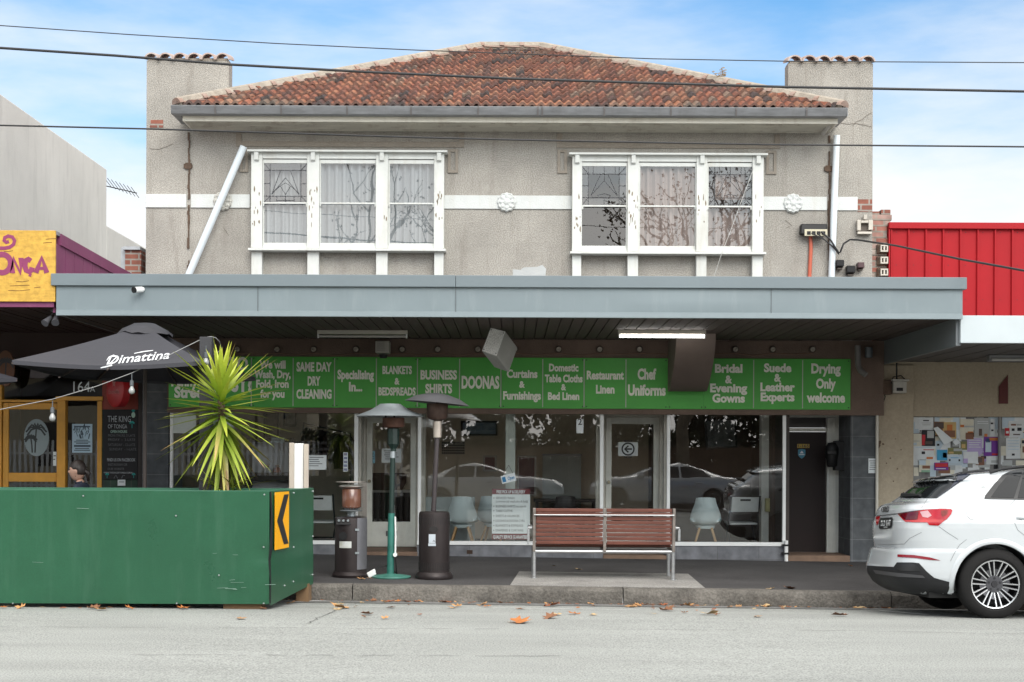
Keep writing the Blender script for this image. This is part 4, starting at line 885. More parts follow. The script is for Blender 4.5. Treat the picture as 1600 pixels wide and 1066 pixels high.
def folding_chair(loc, rz, label):
    t = thing('folding_chair', label, 'chair', (0, 0, 0), 'folding chairs inside the shop')
    mb = MB(); mb.hexa([(-.21, .2, .62), (.21, .2, .62), (.21, .25, .84), (-.21, .25, .84)], [(-.21, .225, .615), (.21, .225, .615), (.21, .275, .845), (-.21, .275, .845)]); mb.build('backrest', M('white_resin', (0.62, 0.64, 0.64), 0.45), t, bevel=.01)
    mb = MB(); mb.stroke([(-.08, .8), (.08, .8)], .03, .238, t=.03); mb.build('grip', black_plastic, t)
    mb = MB(); mb.hexa([(-.21, -.2, .43), (.21, -.2, .43), (.21, .18, .42), (-.21, .18, .42)], [(-.21, -.2, .46), (.21, -.2, .46), (.21, .18, .45), (-.21, .18, .45)]); mb.build('seat', MATS['white_resin'], t, bevel=.01)
    for sx in (-1, 1):
        mb = MB(); mb.tube([(sx*.225, .27, .86), (sx*.225, .1, .4), (sx*.225, -.2, 0)], .014, 8); mb.build('leg', dark_steel, t, smooth=50)
        mb = MB(); mb.tube([(sx*.2, -.12, .42), (sx*.2, .25, 0)], .014, 8); mb.build('leg', dark_steel, t, smooth=50)
    mb = MB(); mb.tube([(-.225, -.12, .11), (.225, -.12, .11)], .01, 8); mb.build('stretcher', dark_steel, t)
    t.location = loc; t.rotation_euler = (0, 0, rz)
folding_chair((X(1158, 22.0), 22.0, .14), R(186), 'white folding chair with dark legs in the right window by the yellow box')
folding_chair((X(503, 21.9), 21.9, .14), R(176), 'white folding chair seen past the right end of the green barrier')
# garments on a sloping rail, display cabinet, counter
t = thing('garment_rail', 'sloping rail hung with dark bagged garments inside the left window', 'rail', (X(510, 24), 24, .14))
ra, rb_ = P(474, 661, 24.3), P(548, 678, 23.2); mb = MB(); mb.tube([ra, rb_], .013, 8); mb.tube([ra, (ra.x, ra.y, .14)], .013, 8); mb.tube([rb_, (rb_.x, rb_.y, .14)], .013, 8); mb.build('rail', dark_steel, t)
gm = [M('garment_%s' % n_, c_, 0.8, var=.2) for n_, c_ in (('black', (.03, .028, .03)), ('brown', (.07, .045, .035)), ('grey', (.1, .1, .1)))]
rg = random.Random(4)
for k in range(8):
    p = ra.lerp(rb_, (k+.6)/8.4); wd = .17; ln = rg.uniform(.5, .62)
    mb = MB(); mb.tube([p, p+Vector((0, 0, -.05))], .004, 5); pr_ = [(-wd*.2, -.06), (wd*.2, -.06), (wd, -.16), (wd*1.05, -ln), (-wd*1.05, -ln), (-wd, -.16)]
    fr_ = [(p.x+a*.45, p.y+a*.9-.02, p.z+b) for a, b in pr_]; bk = [(p.x+a*.45+.07, p.y+a*.9+.02, p.z+b) for a, b in pr_]
    nn = len(pr_); mb.add(fr_+bk, [tuple(range(nn)), tuple(range(2*nn-1, nn-1, -1))]+[(i, i+nn, (i+1) % nn+nn, (i+1) % nn) for i in range(nn)])
    o = mb.build('garment', gm[k % 3], None, p+Vector((0, 0, -ln)), bevel=.01); tagp(o, ['black', 'brown', 'grey'][k % 3]+' bagged garment hanging on the rail in the left window', 'garment', 'garments on the rail')
cab = thing('display_cabinet', 'dark timber display cabinet with white backed shelves inside the left window', 'cabinet', (X(415, 22.4), 22.4, .14))
cx0, cx1 = X(384, 22.4), X(457, 22.4); mb = MB(); cw = M('dark_timber', (0.035, 0.024, 0.02), 0.5, var=.2)
mb.box(cx0, cx0+.05, 22.4, 22.75, .14, 1.86); mb.box(cx1-.05, cx1, 22.4, 22.75, .14, 1.86); mb.box(cx0+.05, cx1-.05, 22.4, 22.75, 1.8, 1.86); mb.box(cx0+.05, cx1-.05, 22.4, 22.75, .14, .72); mb.build('carcass', cw, cab, bevel=.004)
mb = MB(); mb.box(cx0+.05, cx1-.05, 22.7, 22.74, .721, 1.799); mb.build('back_panel', M('cab_white', (0.6, 0.62, 0.66), 0.5), cab)
mb = MB(); mb.box(cx0+.05, cx1-.05, 22.41, 22.69, 1.2, 1.32); mb.build('shelf', cw, cab)
sheet_on(424, 444.5, 684, 692, 22.38, 'small pale blue card on the dark display cabinet', 'notice', 2, M('card_blue', (0.45, 0.56, 0.62), 0.6), 'paper_notice')
rd = random.Random(9)
for k, (px, py, col_, lab) in enumerate([(412, 741, (.5, .32, .28), 'small figurine with brown hair on the lower cabinet shelf'), (398, 742, (.25, .2, .25), 'small dark figurine on the lower cabinet shelf beside the brown haired one'), (433, 704, (.3, .12, .08), 'red brown ornament on the upper cabinet shelf'), (418, 704, (.4, .42, .45), 'pale glass ornament on the upper cabinet shelf')]):
    y = 22.55; zb_ = .7215 if py > 720 else 1.3205; c = (X(px, y), y, zb_); t = thing('figurine', lab, 'ornament', c, 'ornaments in the cabinet'); h = .2 if py > 720 else .12
    mb = MB(); mb.lathe([(0, 0), (.07, 0), (.05, h*.5), (.03, h*.7), (.0, h*.72)], c, 12); mb.build('body', M('figure_%d' % k, col_, .6), t, smooth=60)
    mb = MB(); mb.lathe([(0, h*.7), (.03, h*.75), (.035, h*.88), (.02, h), (0, h*1.02)], c, 12); mb.build('head', M('figure_head', (.45, .33, .27), .6), t, smooth=60)
ct = thing('counter', 'timber counter with open slatted front inside the left shop door', 'counter', (X(612, 23.8), 23.8, .14))
mb = MB(); a, b = X(574, 23.8), X(656, 23.8); mb.box(a, b, 23.8, 24.3, .98, 1.02); mb.build('top', M('counter_top', (0.45, 0.42, 0.38), 0.5), ct)
mb = MB(); mb.box(a+.05, a+.1, 23.85, 23.9, .14, .979); n = 7
for k in range(n): x = a+.15+(b-a-.3)*k/(n-1); mb.box(x, x+.05, 23.86, 23.9, .14, .979)
mb.box(a, b, 24.2, 24.25, .14, .979); mb.build('slatted_front', cw, ct)
mb = MB(); mb.box(a+.1, X(620, 23.8), 23.91, 24.19, .5, .53); mb.build('shelf', MATS['counter_top'], ct)
o = MB(); o.lathe([(0, 1.02), (.26, 1.02), (.33, 1.14), (.34, 1.28), (.3, 1.3), (.28, 1.16), (0, 1.08)], (X(604, 24), 24.0, 0), 20); o = o.build('basket', M('wicker_dark', (0.09, 0.05, 0.035), 0.8, bump=.8, bscale=90), None, (X(604, 24), 24, 1.02), smooth=50); tagp(o, 'dark wicker basket on the counter inside the left shop door', 'basket')
# office desk, pegboard, big framed panels in the middle window
t = thing('desk', 'dark office desk inside the middle window behind the black chair', 'desk', (X(870, 23.5), 23.5, .14))
mb = MB(); a, b = X(835, 23.5), X(935, 23.5); mb.box(a, b, 23.5, 24.2, .84, .88); mb.build('top', cw, t); mb = MB(); mb.box(a+.03, a+.07, 23.55, 24.15, .14, .839); mb.box(b-.07, b-.03, 23.55, 24.15, .14, .839); mb.build('side_panel', cw, t)
t = thing('partition_screen', 'pale grey office screen standing behind the middle window', 'screen', (X(880, 24.4), 24.4, .14))
mb = MB(); mb.box(X(848, 24.4), X(908, 24.4), 24.4, 24.45, .14, Z(712, 24.4)); mb.build('panel', M('screen_pale', (0.46, 0.5, 0.48), 0.7), t); mb = MB(); mb.box(X(847, 24.4), X(909, 24.4), 24.39, 24.46, Z(712, 24.4)+.001, Z(712, 24.4)+.03); mb.build('top_rail', galv, t)
def pegs(mb, x0, x1, z0, z1, y):
    for i in range(12):
        for j in range(5): x = x0+(x1-x0)*(i+.5)/12; z = z0+(z1-z0)*(j+.5)/5; mb.box(x-.012, x+.012, y, y+.002, z-.012, z+.012)
pegs.mat = ink
sheet_on(690, 726, 690, 710, YB-.006, 'pale pegboard on the beige wall below the seascape picture', 'pegboard', mat=M('pegboard', (0.5, 0.46, 0.4), .7), name='pegboard', draw=pegs)
for (a, b, c, d, lb) in ((755, 776, 712, 737, 'small maroon framed panel beside the middle window post'), (808, 838, 712, 775, 'tall maroon framed panel inside the middle window')):
    picture(X(a, 23.8), X(b, 23.8), Z(d, 23.8), Z(c, 23.8), 23.8, M('pale_frame', (.4, .36, .32), .5), M('maroon_print', (.10, .03, .03), .5), lb)
# yellow box on the pilaster
t = thing('meter_box', 'pale yellow box with dangling cable on the pilaster in the right window', 'box', (X(1203, 21.8), 21.8, .9))
mb = MB(); mb.box(X(1196, 21.85), X(1211, 21.85), 21.8, 21.899, Z(798, 21.85), Z(777, 21.85)); mb.build('case', M('box_yellow', (.5, .46, .22), .5), t, bevel=.01)
mb = MB(); mb.tube([P(1203, 765, 21.85), P(1211, 775, 21.84), P(1207, 800, 21.84), P(1206, 835, 21.84), P(1217, 845, 21.84)], .006, 6); mb.build('cable', black_plastic, t)
# ================================================================ cafe on the left
DC = 20.9
CF = thing('cafe_building', 'purple fronted cafe with orange timber shopfront left of the grey shop building', 'building', (X(0, DC)-1.5, DC, .1))
purple = M('purple_paint', (0.185, 0.035, 0.105), 0.6, var=.14, scale=2, streak=.3, streakcol=(0.3, 0.12, 0.19)); AL = 17.28
orange = M('orange_timber', (0.62, 0.30, 0.035), 0.5, var=.12, scale=4, streak=.2, streakcol=(0.25, 0.1, 0.02)); dkred = M('dark_red_soffit', (0.045, 0.02, 0.017), 0.8, var=.25)
cxl = -14.0; cxr = X(87, AL)-.03
ptop = Z(363, AL)
mb = MB(); mb.box(cxl, cxr, AL, AL+.06, Z(483, AL), Z(475, AL)); mb.box(cxl, cxr-.001, AL+.012, AL+.06, Z(475, AL)+.001, ptop-.045); mb.build('parapet', purple, CF)
mb = MB(); mb.box(cxl, cxr+.01, AL-.01, AL+.2, ptop-.044, ptop); mb.build('flashing', M('weathered_flashing', (.33, .3, .33), .6, var=.4, scale=8), CF)
mb = MB()
yb_, zfr, zbk = DW-.02, ptop-.01, 4.20
n = 9
for k in range(n):
    a, b = k/n, (k+1)/n-.004; y0, y1 = AL+.061+(yb_-AL-.07)*a, AL+.061+(yb_-AL-.07)*b; z = lambda t_: zfr+(zbk-zfr)*max(0, t_-.06)
    mb.hexa([(cxr-.03, y0, 3.3), (cxr-.03, y1, 3.3), (cxr-.03, y1, z(b)-.14), (cxr-.03, y0, z(a)-.14)], [(cxr, y0, 3.3), (cxr, y1, 3.3), (cxr, y1, z(b)-.14), (cxr, y0, z(a)-.14)])
mb.hexa([(cxr-.2, AL+.2005, z(0)-.139), (cxr-.2, yb_, z(1)-.139), (cxr-.2, yb_, z(1)), (cxr-.2, AL+.2005, z(0))], [(cxr+.022, AL+.2005, z(0)-.139), (cxr+.022, yb_, z(1)-.139), (cxr+.022, yb_, z(1)), (cxr+.022, AL+.2005, z(0))])
mb.build('return_wall', purple, CF)
mb = MB(); x = cxl
while x < cxr: mb.box(x, min(cxr, x+.13), AL+.061, DC, 3.36+.004*(int(x*10) % 2), 3.39); x += .142
mb.box(cxl, cxr, AL+.07, DC, 3.391, 3.42); mb.build('soffit', dkred, CF)
mb = MB(); mb.quad((cxl, AL+.1, 3.6), (cxr-.2, AL+.1, 3.6), (cxr-.2, DC, 3.7), (cxl, DC, 3.7)); mb.build('awning_deck', galv, CF)
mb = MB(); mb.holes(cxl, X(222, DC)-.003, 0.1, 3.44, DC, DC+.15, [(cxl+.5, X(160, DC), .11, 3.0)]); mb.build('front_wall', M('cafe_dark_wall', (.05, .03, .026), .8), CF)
mb = MB(); a, b = X(160, DC), X(216, DC); mb.box(a, b, DC-.02, DC-.001, P(190, 640, DC).z, 2.9); mb.build('red_panel', M('red_panel', (.24, .035, .02), .6, var=.2), CF)
gt_ = brickmat('green_wall_tile', (.02, .045, .03), (.025, .05, .035), (.05, .06, .05), sx=.1, sz=.2, offs=0, msize=.006)
mb = MB(); mb.box(a, b, DC-.021, DC-.001, .1, P(190, 640, DC).z-.001); mb.build('green_tiling', gt_, CF)
mb = MB(); mb.box(X(217, DC), X(223, DC), DC-.05, DC-.001, .1, 3.2); mb.build('dark_column', M('column_dark', (.03, .022, .02), .6), CF)
def zr(py): return P(80, py, DC).z
def rect(mb, a, b, pt, pb, y0, y1): mb.box(X(a, DC), X(b, DC), y0, y1, zr(pb), zr(pt))
mb = MB()
rect(mb, 90, 102.8, 624, 880, DC-.03, DC+.1); rect(mb, 152.5, 160, 627, 880, DC-.031, DC+.1); rect(mb, 88, 161.5, 619.5, 626, DC-.05, DC+.1)
rect(mb, -190, 89.9, 625, 629, DC-.025, DC+.1); rect(mb, -4, 3, 560, 880, DC-.02, DC+.1)
fr = mb.build('shopfront_frame', orange, CF, bevel=.006)
mb = MB()
for (a, b) in ((4, 89),):
    rect(mb, a, 13, 630, 872, DC+.005, DC+.05); rect(mb, 88.2, 89.6, 630, 872, DC+.005, DC+.05); rect(mb, 13.02, 88.18, 630, 640, DC+.005, DC+.05); rect(mb, 13.02, 88.18, 739, 753, DC+.005, DC+.05); rect(mb, 13.02, 88.18, 850, 872, DC+.005, DC+.05)
cd = mb.build('cafe_door', orange, CF, bevel=.006)
g = MB(); g.quad((X(13, DC), DC+.03, zr(739)), (X(88.2, DC), DC+.03, zr(739)), (X(88.2, DC), DC+.03, zr(640)), (X(13, DC), DC+.03, zr(640))); g.quad((X(13, DC), DC+.03, zr(850)), (X(88.2, DC), DC+.03, zr(850)), (X(88.2, DC), DC+.03, zr(753)), (X(13, DC), DC+.03, zr(753))); g.build('pane', glass_shop, cd)
for a, b, c, d in ((102.8, 152.5, 626, 872), (-4, 160, 560, 619.5), (-190, -4, 560, 872)):
    g = MB(); g.quad((X(a, DC), DC+.04, zr(d)), (X(b, DC), DC+.04, zr(d)), (X(b, DC), DC+.04, zr(c)), (X(a, DC), DC+.04, zr(c))); g.build('pane', glass_shop, fr)
mb = MB(); mb.box(cxl+.45, X(160, DC)+.1, DC+.16, DC+.2, 0, .1); mb.box(cxl+.4, X(160, DC)+.15, DC+4, DC+4.1, 0, 3.1); mb.box(cxl+.4, X(160, DC)+.15, DC+.16, DC+4, 3.05, 3.1); mb.box(X(160, DC)+.1, X(160, DC)+.15, DC+.16, DC+4, .1, 3.04); mb.box(cxl+.4, X(160, DC), DC+.201, DC+4, 0.02, .09)
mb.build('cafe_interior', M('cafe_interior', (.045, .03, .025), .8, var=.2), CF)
# 164A on the transom glass
mb = MB(); mb.text('164', X(126, DC), zr(612), DC+.034, 17*DC/FPX, 26*DC/FPX, bold=.0); mb.text('A', X(143, DC), zr(612), DC+.034, 9*DC/FPX, 8*DC/FPX)
o = mb.build('street_number', paper_white, None, (X(126, DC), DC+.034, zr(612))); tagp(o, 'white street number 164A on the cafe transom glass', 'number')
# oval etched palm on the door glass
def palm(mb, bx, bz, h, y, lean=.1, n=8, wd=.02):
    top = (bx+lean*h, bz+h); mb.stroke([(bx, bz), (bx+lean*h*.3, bz+h*.5), top], wd, y, t=.0015)
    for k in range(n):
        a = R(-30)+R(240)*k/(n-1); L_ = h*.42
        p1 = (top[0]+L_*.55*math.cos(a), top[1]+L_*.42*math.sin(a)+.02*h); p2 = (top[0]+L_*math.cos(a), top[1]+L_*.55*math.sin(a)-.18*h)
        mb.stroke([top, p1, p2], wd*1.3, y-.0002*k, t=.001)
ov = thing('oval_emblem', 'frosted oval with two palm trees on the orange cafe door glass', 'emblem', (X(56, DC), DC, zr(713)))
mb = MB(); cx, cz, rx_, rz_ = X(56, DC), zr(684), 19.5*DC/FPX, 29*DC/FPX
mb.prism([(cx+rx_*math.cos(k*math.pi/24), cz+rz_*math.sin(k*math.pi/24)) for k in range(48)], DC+.024, DC+.027); mb.build('frosted_oval', M('frosted_glass', (.25, .3, .31), .6), ov)
mb = MB(); palm(mb, cx-.02, cz-.22, .36, DC+.0225, .05); palm(mb, cx-.06, cz-.22, .22, DC+.022, -.1); mb.build('palms', M('palm_ink', (.035, .04, .04), .6), ov)
ov = thing('oval_sign', 'orange oval plaque with a palm tree at the far left of the cafe front', 'sign', (X(8, DC), DC-.3, zr(605)))
mb = MB(); cx, cz = X(8, DC-.3), zr(578); mb.prism([(cx+.13*math.cos(k*math.pi/16), cz+.26*math.sin(k*math.pi/16)) for k in range(32)], DC-.3, DC-.27); mb.build('plaque', M('plaque_brown', (.14, .06, .03), .6), ov, bevel=.004)
mb = MB(); palm(mb, cx, cz-.2, .3, DC-.304, .03); mb.build('palm', ink, ov)
# posters on the sidelight and door
def gig(mb, x0, x1, z0, z1, y):
    rr = random.Random(1)
    for k in range(26): a = rr.uniform(.1, .85)*(x1-x0)+x0; z = z0+(z1-z0)*rr.uniform(.48, .85); mb.stroke([(a, z), (a+rr.uniform(-.03, .03), z+rr.uniform(.02, .09))], rr.uniform(.006, .016), y, t=.002)
    for k, (a, b, zz) in enumerate(((.2, .8, .42), (.1, .9, .36), (.2, .8, .31), (.1, .92, .2), (.15, .85, .13), (.1, .9, .07))): mb.box(x0+(x1-x0)*a, x0+(x1-x0)*b, y, y+.002, z0+(z1-z0)*zz, z0+(z1-z0)*(zz+(.03 if k != 3 else .07)))
    mb.box(x0+.03, x1-.03, y, y+.002, z1-.05, z1-.03)
gig.mat = M('poster_ink_blue', (.06, .09, .12), .6)
sheet_on(112.5, 144, 662.5, 707.5, DC+.034, 'pale blue gig poster on the cafe sidelight above the seated person', 'poster', draw=gig, mat=M('poster_blue', (.42, .56, .66), .6), name='poster')
sheet_on(83, 88, 706, 728, DC+.022, 'small white sticker with a red mark on the cafe door edge', 'sticker', 2, None, 'sticker')
sheet_on(184, 196, 749.5, 759, DC-.03, 'small white paper under the chalkboard', 'notice', 1, None, 'paper_notice')
# chalkboard
CB = thing('chalkboard', 'black chalkboard with chalk opening hours on the red cafe panel', 'chalkboard', (X(189, DC), DC-.05, zr(749)))
Yb = DC-.05; cbm = M('chalk_black', (.014, .013, .015), .75, var=.3, scale=5)
mb = MB(); mb.box(X(162.5, DC), X(216.5, DC), Yb, DC-.0215, zr(749), zr(640)); mb.build('board', cbm, CB, bevel=.004)
chk = M('chalk_white', (.42, .44, .46), .9, speck=.3); chd = M('chalk_faded', (.15, .155, .165), .9, speck=.3); tur = M('chalk_turquoise', (.03, .33, .3), .9); mint = M('chalk_mint', (.35, .5, .42), .9)
Yt = Yb-.003
def ct(mb, s_, px, py, h, wd, b=.0): mb.text(s_, X(px, Yt), P(px, py, Yt).z, Yt, h*Yt/FPX, wd*Yt/FPX, bold=b)
mb = MB(); ct(mb, 'THE KING', 186, 659.5, 10, 36); ct(mb, 'OF TONGA', 183.5, 669.5, 6.5, 30); ct(mb, 'FIND US ON FACEBOOK', 189.5, 721, 5, 44, .01); ct(mb, 'WWW.THEKINGOFTONGA.COM.AU', 185, 740, 2.6, 46, .01); mb.build('chalk_title', chk, CB)
mb = MB(); ct(mb, 'MON-THURS 3-LATE', 190, 682.5, 4, 42); ct(mb, 'FRIDAY  -  3-LATE', 190, 689, 4, 42); ct(mb, 'SATURDAY - 12-LATE', 190, 697, 4.2, 42); ct(mb, 'SUNDAY  - 1-LATE', 192, 704, 4.2, 42); ct(mb, 'INSTAGRAM OR', 184, 728, 4, 30); ct(mb, 'OUR WEBSITE', 181, 734.5, 3.6, 26); mb.build('chalk_hours', chd, CB)
mb = MB(); ct(mb, 'OPEN HOURS', 185.5, 676.5, 4.2, 26, .02)
px_, pz_ = X(208, Yt), P(208, 648.5, Yt).z; mb.prism([(px_+.028*math.cos(k*math.pi/8), pz_+.042*math.sin(k*math.pi/8)) for k in range(16)], Yt, Yt+.002); mb.build('chalk_mint_marks', mint, CB)
mb = MB(); palm(mb, X(206, Yt), P(206, 669, Yt).z, .085, Yt, 0, 7, .008); palm(mb, X(167.5, Yt), P(168, 747, Yt).z, .06, Yt, 0, 7, .007); palm(mb, X(209, Yt), P(209, 747, Yt).z, .06, Yt, 0, 7, .007)
for k in range(5): a = R(50+20*k); mb.stroke([(px_, pz_+.04), (px_+.04*math.cos(a), pz_+.04+.04*math.sin(a))], .008, Yt, t=.002)
mb.build('chalk_palms', tur, CB)
mb = MB(); mb.stroke([(X(178, Yt), zr(747)), (X(181, Yt), zr(742)), (X(184, Yt), zr(747))], .01, Yt, t=.002); mb.stroke([(X(190, Yt), zr(747)), (X(192, Yt), zr(742.5)), (X(195, Yt), zr(742.5))], .01, Yt, t=.002); mb.build('chalk_marks', chd, CB)
# round red blade sign
RS = thing('round_sign', 'round red illuminated style bar sign with a star above the chalkboard', 'sign', (X(187, DC-.3), DC-.3, zr(636)))
cc = Vector((X(183, DC-.35), DC-.30, zr(611))); rr_ = .235
ang = R(-38); ax = Vector((math.sin(ang), -math.cos(ang), 0)); sdv = Vector((math.cos(ang), math.sin(ang), 0)); upv = Vector((0, 0, 1))
mb = MB(); n = 40; vs = []; prof = [(0, .075), (.9, .075), (1, .06), (1, -.06), (.9, -.075), (0, -.075)]
for f_, h in prof:
    for k in range(n): a = 2*math.pi*k/n; vs.append(cc+ax*h+(sdv*math.cos(a)*.86+upv*math.sin(a)*1.05)*rr_*f_)
mb.add(vs, [(i*n+k, i*n+(k+1) % n, (i+1)*n+(k+1) % n, (i+1)*n+k) for i in range(len(prof)-1) for k in range(n)]); mb.build('drum', M('sign_red', (.42, .015, .02), .35, var=.08), RS, smooth=50)
mb = MB(); fnp = lambda x, z: cc+ax*.078+sdv*x+upv*z
st = [(math.cos(R(90+36*k))*(.055 if k % 2 == 0 else .022), math.sin(R(90+36*k))*(.075 if k % 2 == 0 else .03)+.1) for k in range(10)]
mb.add([fnp(*p) for p in st], [tuple(range(10))]); mb.text('Estrella', 0, -.05, 0, .06, .25, bold=.01, fn=fnp); mb.build('star_and_word', M('sign_pale_red', (.42, .16, .15), .5), RS)
mb = MB(); mb.tube([cc-ax*.06, cc-ax*.06+Vector((.16, .3, 0))], .02, 8); mb.build('bracket', dark_steel, RS)
# yellow restaurant name board
YB_ = thing('name_board', 'weathered yellow timber board with purple hand painted letters on the cafe parapet', 'sign', (X(0, AL), AL, Z(475, AL)))
yy = AL-.035; mb = MB(); mb.box(-9.2, X(86.5, AL), yy, AL-.0005, Z(475, AL), Z(364, AL)); mb.build('board', M('weathered_yellow', (.56, .33, .055), .75, var=.16, scale=2.5, stretch=(1, 1, 7), streak=.0, bump=.25, bscale=25, speck=.12, spscale=16), YB_, bevel=.003)
pm = M('painted_letters', (.24, .035, .11), .7, var=.15)
mb = MB(); q = lambda px, py: (X(px, yy), P(px, py, yy).z); w_ = .075; y2 = yy-.004
cx, cz = q(2, 412); mb.stroke([(cx+.105*math.cos(R(a)), cz+.11*math.sin(R(a))) for a in range(0, 360, 15)], w_*.9, y2, closed=True)
mb.stroke([q(18.5, 427), q(19.5, 404), q(31, 427), q(31.5, 403)], w_*.85, y2)
mb.stroke([q(47, 408), q(43, 405), q(39, 407), q(37.5, 415), q(40, 423), q(45, 425), q(48, 422), q(49, 418)], w_*.85, y2); mb.stroke([q(43.5, 425), q(46.5, 429), q(45, 432)], w_*.45, y2-.0006)
mb.stroke([q(55, 426.5), q(64, 403), q(72, 426.5)], w_*.85, y2); mb.stroke([q(58, 419.5), q(69.5, 419.5)], w_*.5, y2-.0006)
sp_ = [q(9+(11.5-k*.45)*math.cos(R(-95+k*26))*1.0, 379+(9.5-k*.38)*math.sin(R(-95+k*26))*-1.0) for k in range(20)]
sp_ = [q(-14, 386), q(-4, 388), q(6, 388), q(14, 386.5), q(20, 382), q(21.5, 376), q(18, 370.5), q(11.5, 369), q(6, 371.5), q(5, 376), q(8.5, 379), q(12.5, 377.5)]
mb.stroke(sp_, .042, y2); mb.build('lettering', pm, YB_)
mb = MB(); rr = random.Random(8)
for px, py, L_ in ((15, 447, 30), (12, 454, 34), (70, 374, 16), (5, 393, 14), (66, 380, 14), (52, 450, 10), (24, 440, 20)): mb.stroke([q(px, py), q(px+L_*.5, py+rr.uniform(-1, .6)), q(px+L_, py-1.2)], .007, yy-.0012, t=.001)
mb.build('cracks', M('timber_crack', (.12, .06, .02), .9), YB_)
# twin floodlights under the corner
t = thing('spotlight', 'pair of small grey spotlights under the corner of the purple cafe awning', 'light', P(83, 490, AL+.1))
mb = MB(); p0 = P(83, 484, AL+.12); mb.tube([p0, p0-Vector((0, 0, .03))], .03, 10); mb.build('mount', dark_steel, t)
for sx, py in ((-9, 501), (4, 500)):
    p = P(83+sx, py, AL+.1); mb = MB(); dirv = Vector((sx*.025, -.5, -.45)).normalized()
    mb.tube([p-dirv*.08, p+dirv*.0, p+dirv*.06], [.022, .035, .048], 12); mb.build('head', M('spot_grey', (.09, .09, .1), .45), t, smooth=40); mb = MB(); mb.tube([p0-Vector((0, 0, .03)), p-dirv*.06], .008, 6); mb.build('arm', dark_steel, t)
# cctv camera on the awning fascia
p = P(220, 453, AF-.04); t = thing('security_camera', 'small white security camera on the grey blue awning fascia above the umbrella', 'camera', p)
mb = MB(); mb.tube([p+Vector((.02, .03, .01)), p+Vector((0, -.02, 0))], .026, 12); mb.build('mount', white_clean, t, smooth=40)
mb = MB(); mb.tube([p+Vector((.02, -.02, .0)), p+Vector((-.05, -.11, -.015))], .036, 14); mb.build('body', white_clean, t, smooth=40)
mb = MB(); mb.tube([p+Vector((-.046, -.105, -.014)), p+Vector((-.056, -.12, -.017))], .037, 14); mb.build('lens', black_plastic, t, smooth=40)

# ================================================================ grey building behind on the left
GB = thing('neighbour_building', 'plain pale grey rendered building with stepped side wall rising behind the cafe', 'building', (-10, 25, .1))
grm = M('grey_render', (.6, .585, .55), .9, var=.1, scale=.5, streak=.4, streakcol=(.27, .26, .25), bump=.3)
gx = X(165, 30); z_a, z_b = None, None
# side wall parallel to the street depth: top edge (0,150) -> (165,265), lower wing behind it
xw = -8.55
ya = xw*FPX/(0-800); yb2 = xw*FPX/(165-800)
zt1 = Z(152, ya); zt2 = Z(267, yb2)
mb = MB(); zt = (zt1+zt2)/2; mb.box(-30, xw, 21.5, yb2, .1, zt); mb.build('main_block', grm, GB, bevel=.02)
xw2 = xw; yc = xw2*FPX/(218-800)
zt3 = (Z(352, yb2)+Z(388, yc))/2
mb = MB(); mb.box(-30, xw2-.002, yb2+.001, yc+1.5, .1, zt3); mb.build('rear_wing', grm, GB, bevel=.02)
# low brick party wall between
t = thing('party_wall', 'short red brick party wall with grey coping between the purple parapet and the shop building', 'wall', (X(208, 21.2), 21.2, 3))
mb = MB(); mb.box(X(197, 21.2), X(223, 21.2)-.01, 21.1, 24, 3.0, Z(395, 21.2)); mb.build('brickwork', brick_red, t)
mb = MB(); mb.box(X(195, 21.2), X(223, 21.2)-.012, 21.05, 24, Z(395, 21.2)+.001, Z(390, 21.2)); mb.box(X(189, 21.2), X(196.5, 21.2), 21.15, 24, 3.0, Z(390, 21.2)); mb.build('coping', M('coping_grey', (.36, .38, .4), .8, var=.2), t)
# antenna
p0, p1 = P(163, 283, 31), P(214, 302, 31.4)
t = thing('antenna', 'thin television antenna at the corner of the pale grey building', 'antenna', p0-Vector((.4, 0, .6)))
mb = MB(); mb.tube([p0-Vector((.35, 0, .02)), p1], .012, 5); mb.build('boom', dark_steel, t)
for k in range(8): q_ = p0.lerp(p1, .1+k*.12); mb = MB(); mb.tube([q_+Vector((-.02, -.25, .07)), q_+Vector((.02, .25, -.07))], .008, 4); mb.build('element', dark_steel, t)

# ================================================================ right neighbour
RN = thing('corner_shop_building', 'neighbouring shop with red ribbed metal parapet and beige wall at the right', 'building', (X(1480, DC), DC, .1))
redm = M('red_metal', (.36, .010, .016), .65, spec=.25, var=.1, scale=.8, streak=.3, streakcol=(.38, .012, .02))
rx_l, rx_r = X(1388.5, DC), 14.0
ribs = []
mb = MB(); zb_, zt_ = 3.3, Z(355, DC); prof = []; x = rx_l; pit = .252
k = 0; xs = []
while x < rx_r:
    xs += [(x, 0), (x+.012, -.035), (x+.03, -.035), (x+.042, 0)]; x += pit
vs = []
for z in (zb_, zt_): vs += [(a, DC+b, z) for a, b in xs]
n = len(xs); mb.add(vs, [(i, i+1, n+i+1, n+i) for i in range(n-1)]); mb.box(rx_l, rx_r, DC+.002, DC+.2, zb_, zt_-.01); mb.build('red_cladding', redm, RN)
mb = MB()
for z in (3.9, 4.4, 4.88):
    x = rx_l+.1
    while x < rx_r: mb.box(x-.006, x+.006, DC-.004, DC+.001, z-.006, z+.006); x += pit
mb.build('screws', M('screw_dark_red', (.12, .008, .01), .6), RN)
mb = MB(); mb.box(rx_l-.02, rx_r, DC-.06, DC+.22, zt_-.005, Z(350, DC)+.04); mb.build('red_capping', redm, RN, bevel=.006)
mb = MB(); mb.box(rx_l-.02, rx_l-.0005, DC-.04, DC+.2, 3.3, zt_-.006); mb.build('corner_flashing', redm, RN)
